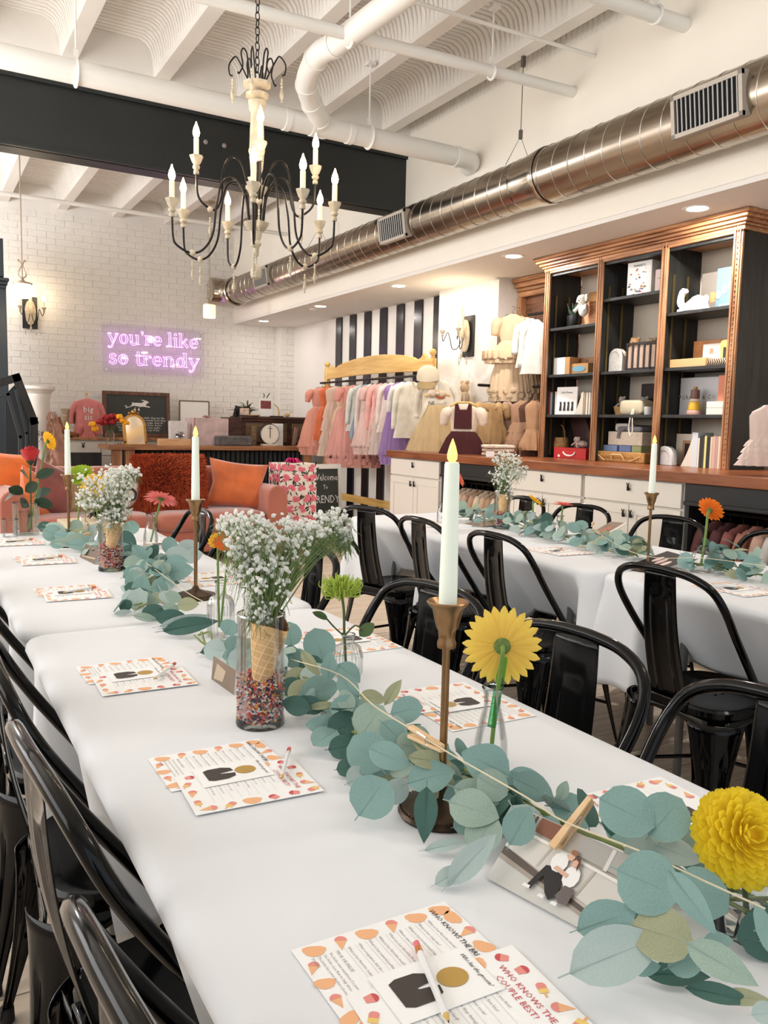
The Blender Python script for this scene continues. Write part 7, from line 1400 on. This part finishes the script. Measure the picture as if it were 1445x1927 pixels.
def conevase(x, y, w_, clusters, n, s, seed, tilt=(.05, .16)):
    place(cv, (x, y, T-.001), 0, 'clear glass cylinder vase '+w_, 'cylinder vases'); o = place(spk, (x, y, T), seed, 'colourful sugar sprinkles in the vase '+w_, 'sprinkles'); 
    c = place(co, (x-.002, y, T+.058), 0, 'waffle ice cream cone in the vase '+w_, 'ice cream cones'); c.rotation_euler = (tilt[0], tilt[1], .4); bouquet('white baby breath bunch in the cone '+w_, (x+.010, y, T+.155), clusters, n, s, seed)
def P3(px, py, Y): return tuple(aty(px, py, Y))
conevase(.505, 1.275, 'nearest, left of the candle', [(P3(470, 1010, 1.30), (.055, .045)), (P3(530, 1020, 1.32), (.055, .05)), (P3(455, 985, 1.38), (.05, .022)), (P3(500, 1090, 1.28), (.05, .045)), (P3(470, 1060, 1.3), (.045, .04)), (P3(575, 1000, 1.38), (.05, .022)), (P3(625, 985, 1.42), (.04, .03)), (P3(645, 1010, 1.42), (.02, .02)), (P3(490, 1150, 1.28), (.028, .03))], 1500, 1.3, 1)
conevase(.585, 2.84, 'on the far left table', [(P3(180, 915, 2.82), (.075, .06)), (P3(215, 905, 2.86), (.07, .06)), (P3(225, 945, 2.84), (.05, .06)), (P3(170, 940, 2.8), (.05, .04)), (P3(210, 975, 2.82), (.05, .04)), (P3(240, 890, 2.9), (.05, .03))], 760, 1.6, 2)
conevase(2.60, 3.30, 'on the right table', [(P3(955, 865, 3.3), (.075, .045)), (P3(945, 895, 3.3), (.07, .06)), (P3(970, 885, 3.3), (.07, .05)), (P3(950, 925, 3.3), (.05, .05))], 520, 1.7, 3)
# ---- bud vases and single flowers
def budvase(x, y, prof, label, ribs=0, rib=.03, mat_=None, name='bud_vase'):
    t = thing(name, label, 'vase', (x, y, T-.001)); n = 48 if ribs else 24
    B().lathe([(.0001, .002)]+[(r, z) for r, z in prof]+[(max(.004, r-.0018), z) for r, z in prof[::-1]], n, cap=False, wob=(lambda a, z: 1+rib*math.cos(ribs*a)) if ribs else None).obj('glass_body', mat_ or GLASS, t)
    r, z = prof[-1]; B().tube([((r-.001)*math.cos(a), (r-.001)*math.sin(a), z) for a in [2*PI*i/24 for i in range(24)]], .0013, 6, closed=True).obj('rim', glassmat('rim_glass', (.8, .85, .83), 1), t); return t
def petal(L_, Wd, cup=.2, pt=.7):
    return B().grid(lambda u, v: (v*L_, (u-.5)*Wd*(.32+.68*math.sin(PI/2*min(1, v/.6)))*max(.02, 1-max(0, (v-.68)/.32)**2.4)**.5, cup*L_*v*v-.10*Wd*(1-(2*u-1)**2)*1.0), 7, 8)
def daisy(label, name, head, face, stem_to, L_, Wd, n, layers, col, calyx=(104, 128, 62), center=None, cup=.12, indiv=True, stem_r=.0028, pt=.7, extra=None, stemmat=None):
    t = thing(name, label, 'flower', head); f = Vector(face).normalized(); u = f.orthogonal().normalized(); v = f.cross(u); Mh = Matrix.Identity(4)
    for i in range(3): Mh[i][0] = u[i]; Mh[i][1] = v[i]; Mh[i][2] = f[i]
    me = None; r = random.Random(int(L_*1e5)); pm_ = mat('petal_%d_%d_%d' % col, col, .6, var=.06, vs=40, trans=.42); jb = B()
    for l_ in range(layers):
        for k in range(n):
            a = 2*PI*(k+.5*l_)/n+r.uniform(-.04, .04); M = Mh @ Matrix.Rotation(a, 4, 'Z') @ TR(L_*.18, 0, l_*L_*.05, ry=-(.05+.22*l_)+r.uniform(-.05, .05), s=1-.16*l_)
            if indiv:
                if me is None: o = petal(L_, Wd, cup, pt).obj('petal', pm_, t, ang=180); me = o.data; o.matrix_basis = M
                else: inst(me, 'petal', t, mw=M)
            else: p = petal(L_, Wd, cup, pt); jb.add(p.v, p.f, M)
    if not indiv: jb.obj('petals', pm_, t, ang=180)
    R_ = L_*.24
    B().lathe([(.0001, -L_*.20), (R_*.5, -L_*.17), (R_, -L_*.06), (R_*1.05, 0), (R_*.6, L_*.04), (.0001, L_*.05)], 20, Mh).obj('calyx', mat('calyx_%d_%d_%d' % calyx, calyx, .8, var=.3, vs=90, bump=.8, bs=150), t)
    cb = B()
    for k in range(30):
        a = k*2.4; rr_ = R_*math.sqrt(k/30)*.9; cb.ball(Mh @ Vector((rr_*math.cos(a), rr_*math.sin(a), L_*.06)), R_*.13, 5, 3)
    o = cb.obj('center', mat('fcenter_%d_%d_%d' % (center or (190, 150, 60)), center or (190, 150, 60), .8), t); o['kind'] = 'stuff'
    st = Vector(stem_to)-Vector(head); b0 = -f*L_*.18; B().tube(spline([b0, b0*1.9+st*.04, b0*1.3+st*.18, st*.6, st], 4), stem_r, 8).obj('stem', stemmat or mat('stem_pale', (120, 150, 72), .6), t); return t
bottle = [(.024, 0), (.026, .004), (.026, .05), (.022, .065), (.012, .078), (.011, .10), (.014, .104)]
milk = [(.024, 0), (.026, .004), (.025, .04), (.019, .07), (.013, .092), (.0125, .11), (.0165, .122)]
# near yellow gerbera in a milk bottle
h0 = aty(945, 1216, .955); vx, vy = .748, .955
budvase(vx, vy, milk, 'small clear bottle vase under the back-turned yellow gerbera')
daisy('large yellow gerbera seen from behind, in the bottle before black chair', 'gerbera', h0, (.55, .82, -.12), (vx, vy, T+.012), .051, .0125, 24, 2, (255, 222, 104), (110, 134, 66), (120, 80, 30), stem_r=.0035)
t = thing('stem_sleeve', 'translucent green straw around the yellow gerbera stem', 'straw', (0, 0, 0)); s0 = aty(948, 1240, .955); B().tube([(s0.x, vy+.0, s0.z+.004), (vx, vy, T+.06)], .0066, 16).obj('straw_tube', glassmat('green_straw', (.45, .85, .60), .5), t)
# spider chrysanthemum
h0 = aty(643, 1108, 1.46); vx, vy = .765, 1.455; budvase(vx, vy, [(.027, 0), (.030, .006), (.031, .04), (.026, .058), (.014, .066), (.0125, .08), (.015, .084)], 'round shouldered ribbed glass vase with the green spider flower', 24, .03)
t = thing('spider_chrysanthemum', 'lime green spider chrysanthemum in the ribbed bottle', 'flower', h0); b = B(); r = random.Random(8)
for k in range(190):
    a = r.uniform(0, 6.28); e = r.uniform(-.75, 1.35); L_ = r.uniform(.030, .046)*(1.0 if e < .7 else .75); d = Vector((math.cos(a)*math.cos(e), math.sin(a)*math.cos(e), math.sin(e)*.8)); cu = Vector((0, 0, .012 if e < .4 else .004)); b.tube(spline([d*.004, d*L_*.55-cu*.5, d*L_+cu*.3, d*L_*1.08+cu*1.2-d*.004], 3), [.0012, .0013, .0014, .0014, .0014, .0013, .0012, .0011, .0009, .0008], 4)
b.obj('petals', mat('lime_petal', (196, 216, 92), .6, var=.15, vs=60, trans=.2), t)['kind'] = 'stuff'
st = Vector((vx-.004, vy, T+.02))-h0; SGD = mat('stem_dark', (84, 100, 52), .6); B().tube(spline([(0, 0, -.01), st*.3+Vector((.002, 0, 0)), st*.6, st], 4), .0028, 7).obj('stem', SGD, t)
for s, (ox, oz, L_) in enumerate(((.05, -.09, .045), (-.04, -.05, .035))):
    B().tube(spline([st*.62, st*.5+Vector((ox*.5, 0, 0)), Vector((ox, 0, oz))], 4), .0018, 6).obj('side_stem', SGD, t)
    l_ = leafmesh('o', 2); o = l_.obj('leaf', mat('mum_leaf', (78, 104, 56), .55), t, ang=60); o.location = (ox*1.2, 0, oz); o.rotation_euler = (.9, -.5, .2 if ox > 0 else 2.8); o.scale = (L_, L_*.6, L_)
# near yellow chrysanthemum in cut glass
h0 = aty(1398, 1575, .50); vx, vy = .735, .505
budvase(vx, vy, [(.034, 0), (.036, .006), (.037, .045), (.034, .058), (.024, .064), (.022, .076), (.025, .080)], 'cut glass jar with the yellow chrysanthemum at the right edge', 10, .05, glassmat('cut_glass', (.93, .95, .95), 1.0))
t = thing('yellow_chrysanthemum', 'dense yellow chrysanthemum at the lower right edge', 'flower', h0); pm_ = mat('mum_yellow', (255, 232, 70), .6, var=.06, vs=60, trans=.4); pb_ = petal(.020, .010, .35, .6); me = None; f = Vector((-.35, -.75, .55)).normalized(); q = f.to_track_quat('Z', 'Y').to_matrix().to_4x4(); n_ = 0
for l_ in range(11):
    th = .12+l_*.155; m_ = int(6+l_*2.6)
    for k in range(m_):
        a = 2*PI*(k+.5*(l_ % 2))/m_+r.uniform(-.08, .08); R_ = .026+.0012*l_; M = q @ Matrix.Rotation(a, 4, 'Z') @ Matrix.Rotation(th, 4, 'Y') @ TR(0, 0, R_*.55, ry=-PI/2+.55+r.uniform(-.15, .15), s=1.0+.045*l_)
        if me is None: o = pb_.obj('petal', pm_, t, ang=180); me = o.data; o.matrix_basis = M
        else: inst(me, 'petal', t, mw=M)
B().ball((0, 0, 0), .020, 12, 8).obj('flower_core', mat('mum_core', (250, 205, 40), .8), t); st = Vector((vx, vy, T+.015))-h0; B().tube(spline([(0, 0, -.015), st*.5, st], 4), .0032, 7).obj('stem', SGD, t)
# ribbed bottle with orange and yellow daisies behind the near bouquet
vx, vy = .635, 1.86; budvase(vx, vy, [(.030, 0), (.032, .005), (.032, .075), (.026, .092), (.013, .10), (.012, .125), (.015, .13)], 'ribbed glass bottle at the near end of the far garland', 22, .035)
h0 = aty(430, 1020, 1.80); daisy('orange and yellow daisy peeking left of the near baby breath', 'gerbera', h0, (-.35, -.5, .8), (vx, vy, T+.02), .030, .010, 16, 2, (240, 112, 30), center=(230, 180, 60)); h1 = aty(408, 1018, 1.82); daisy('small yellow daisy beside the orange one', 'daisy', h1, (-.5, -.6, .6), (vx-.004, vy, T+.02), .018, .009, 12, 2, (244, 200, 60))
# pink gerbera
vx, vy = .835, 3.30; budvase(vx, vy, [(r_*1.15, z*1.1) for r_, z in milk], 'slim clear bottle under the pink gerbera before the sofa'); daisy('pink gerbera on a bent stem before the rust sofa', 'gerbera', aty(303, 938, 3.30), (.30, .35, .85), (vx, vy, T+.02), .058, .013, 22, 2, (240, 140, 134), cup=-.18, stem_r=.004)
# rose and sunflower vase at the far left
vx, vy = .44, 4.2-.35; vv = budvase(vx, vy, [(.052, 0), (.055, .005), (.055, .135), (.056, .14)], 'squat clear glass vase with the red rose at the left edge', name='rose_vase'); B().lathe([(.0001, .006), (.051, .006), (.051, .10), (.0001, .10)], 24).obj('water', glassmat('water', (.90, .93, .88), .3), vv)
budvase(.37, 3.80, [(.03, 0), (.032, .06), (.033, .075)], 'tiny glass tumbler at the left edge before the rose vase')
RED = mat('rose_red', (196, 22, 26), .6, var=.15, vs=25, sheen=.3); h0 = aty(57, 856, vy); t = thing('red_rose', 'single long stemmed red rose in the left vase', 'flower', h0)
for l_ in range(5):
    for k in range(5 if l_ else 3):
        a0 = 2*PI*k/(5 if l_ else 3)+l_*.63; R_ = .009+.0068*l_; H_ = .070-.003*l_; wd = 1.5
        b = B(); b.grid(lambda u, v: (lambda a_, rr_: (rr_*math.cos(a_), rr_*math.sin(a_), -.030+H_*v*(1-.15*(2*u-1)**2)+(.004 if l_ > 2 else 0)*-v))(a0+(u-.5)*wd, R_*(.35+.65*min(1, v*1.6))*(1+.12*max(0, v-.8)*l_)), 9, 8); b.obj('petal', RED, t, ang=180)
st = Vector((vx+.02, vy, T+.02))-h0; ROL = mat('rose_leaf', (38, 66, 44), .5, var=.2, vs=20); B().tube(spline([(0, 0, -.025), st*.35, st*.7, st], 4), .004, 7).obj('stem', SGD, t); B().lathe([(.004, -.045), (.014, -.034), (.02, -.025)], 10).obj('sepals', ROL, t)
for k, (f_, dx, dy) in enumerate(((.28, .06, 0), (.3, -.02, .02), (.5, -.06, 0), (.55, .05, .03), (.66, -.03, -.02), (.68, .05, 0), (.6, -.09, .01), (.45, .0, -.03))): o = leafmesh('o', 2).obj('leaf', ROL, t, ang=60); o.location = st*f_+Vector((dx, dy, .01)); o.rotation_euler = (1.0+.3*math.sin(k*3), -.4, k*1.9); o.scale = (.085, .05, .085)
h0 = aty(91, 830, vy+.05); daisy('yellow sunflower seen side on behind the red rose', 'sunflower', h0, (.75, .35, .25), (vx+.01, vy+.01, T+.02), .038, .016, 16, 2, (250, 196, 20), (74, 88, 44), (60, 40, 20), stem_r=.004)
h0 = aty(150, 895, 3.55); daisy('lime green mum half hidden by the left taper candle', 'green_mum', h0, (-.4, -.5, .75), (.60, 3.55, T+.03), .050, .012, 26, 3, (168, 196, 44), indiv=False)
h0 = aty(178, 915, 3.2); daisy('yellow bloom glowing through the second baby breath bunch', 'daisy', h0, (-.3, -.8, .4), (.62, 3.2, T+.03), .045, .014, 16, 2, (250, 206, 80), indiv=False)
budvase(.615, 3.52, [(r_*1.2, z*1.2) for r_, z in bottle], 'clear bottle behind the second cone vase'); budvase(.62, 3.2, bottle, 'small bottle hidden right behind the second cone vase')
# right table flowers
vx, vy = 2.62, 3.09; budvase(vx, vy, [(.033, 0), (.036, .005), (.036, .07), (.024, .085), (.016, .09), (.018, .10)], 'ribbed square bottle under the small yellow gerbera, right table', 14, .04); daisy('small yellow gerbera on the right table beside cone vase', 'gerbera', aty(1006, 943, vy), (.4, -.3, .7), (vx, vy, T+.02), .040, .013, 18, 2, (244, 196, 40), stem_r=.004)
vx, vy = 2.60, 2.87; budvase(vx, vy, [(.030, 0), (.038, .02), (.036, .05), (.016, .085), (.014, .105), (.018, .11)], 'fluted glass vase under the flat pink gerbera, right table', 12, .05); daisy('flat pink gerbera on the right table', 'gerbera', aty(1059, 950, vy), (.05, .0, 1), (vx, vy, T+.02), .040, .011, 20, 2, (240, 120, 108), cup=.02, stem_r=.004)
vx, vy = 2.50, 2.0; budvase(vx, vy, [(.036, 0), (.039, .005), (.039, .055), (.030, .072), (.016, .078), (.016, .092), (.019, .096)], 'etched glass jar under the orange gerbera, right table'); daisy('orange gerbera with bent head on the right table', 'gerbera', aty(1336, 960, vy), (.75, .1, .45), (vx, vy, T+.02), .044, .013, 20, 2, (244, 130, 30), stem_r=.0045)
vx, vy = 2.45, 3.62; budvase(vx, vy, bottle, 'tiny bottle behind the tall near candle, right table'); daisy('coral daisy just right of the tall near candle flame', 'daisy', aty(864, 902, vy), (.6, -.6, .4), (vx, vy, T+.02), .038, .012, 16, 2, (240, 128, 100), indiv=False)
budvase(2.53, 3.40, [(.035, 0), (.037, .05), (.030, .065), (.032, .08)], 'small glass votive left of the right cone vase')
# gift paper and silver bow lying on the far left table
t = thing('kraft_gift_packet', 'cream paper packet with black bow beyond the left garland', 'packet', (.68, 3.78, T)); B().box((-.11, -.07, 0), (.11, .07, .05), TR(rz=.2, rx=.1, z=.01)).obj('packet_body', mat('cream_wrap', (226, 208, 176), .6, var=.1, vs=12), t, bev=.004)
b = B()
for k in range(11): a = k*.9; b.tube([(.05, 0, .06), (.05+.03*math.cos(a), .03*math.sin(a), .095), (.05+.05*math.cos(a), .05*math.sin(a), .07)], [.003, .010, .003], 5)
b.obj('bow', mat('foil_black', (40, 38, 42), .2, .6), t)
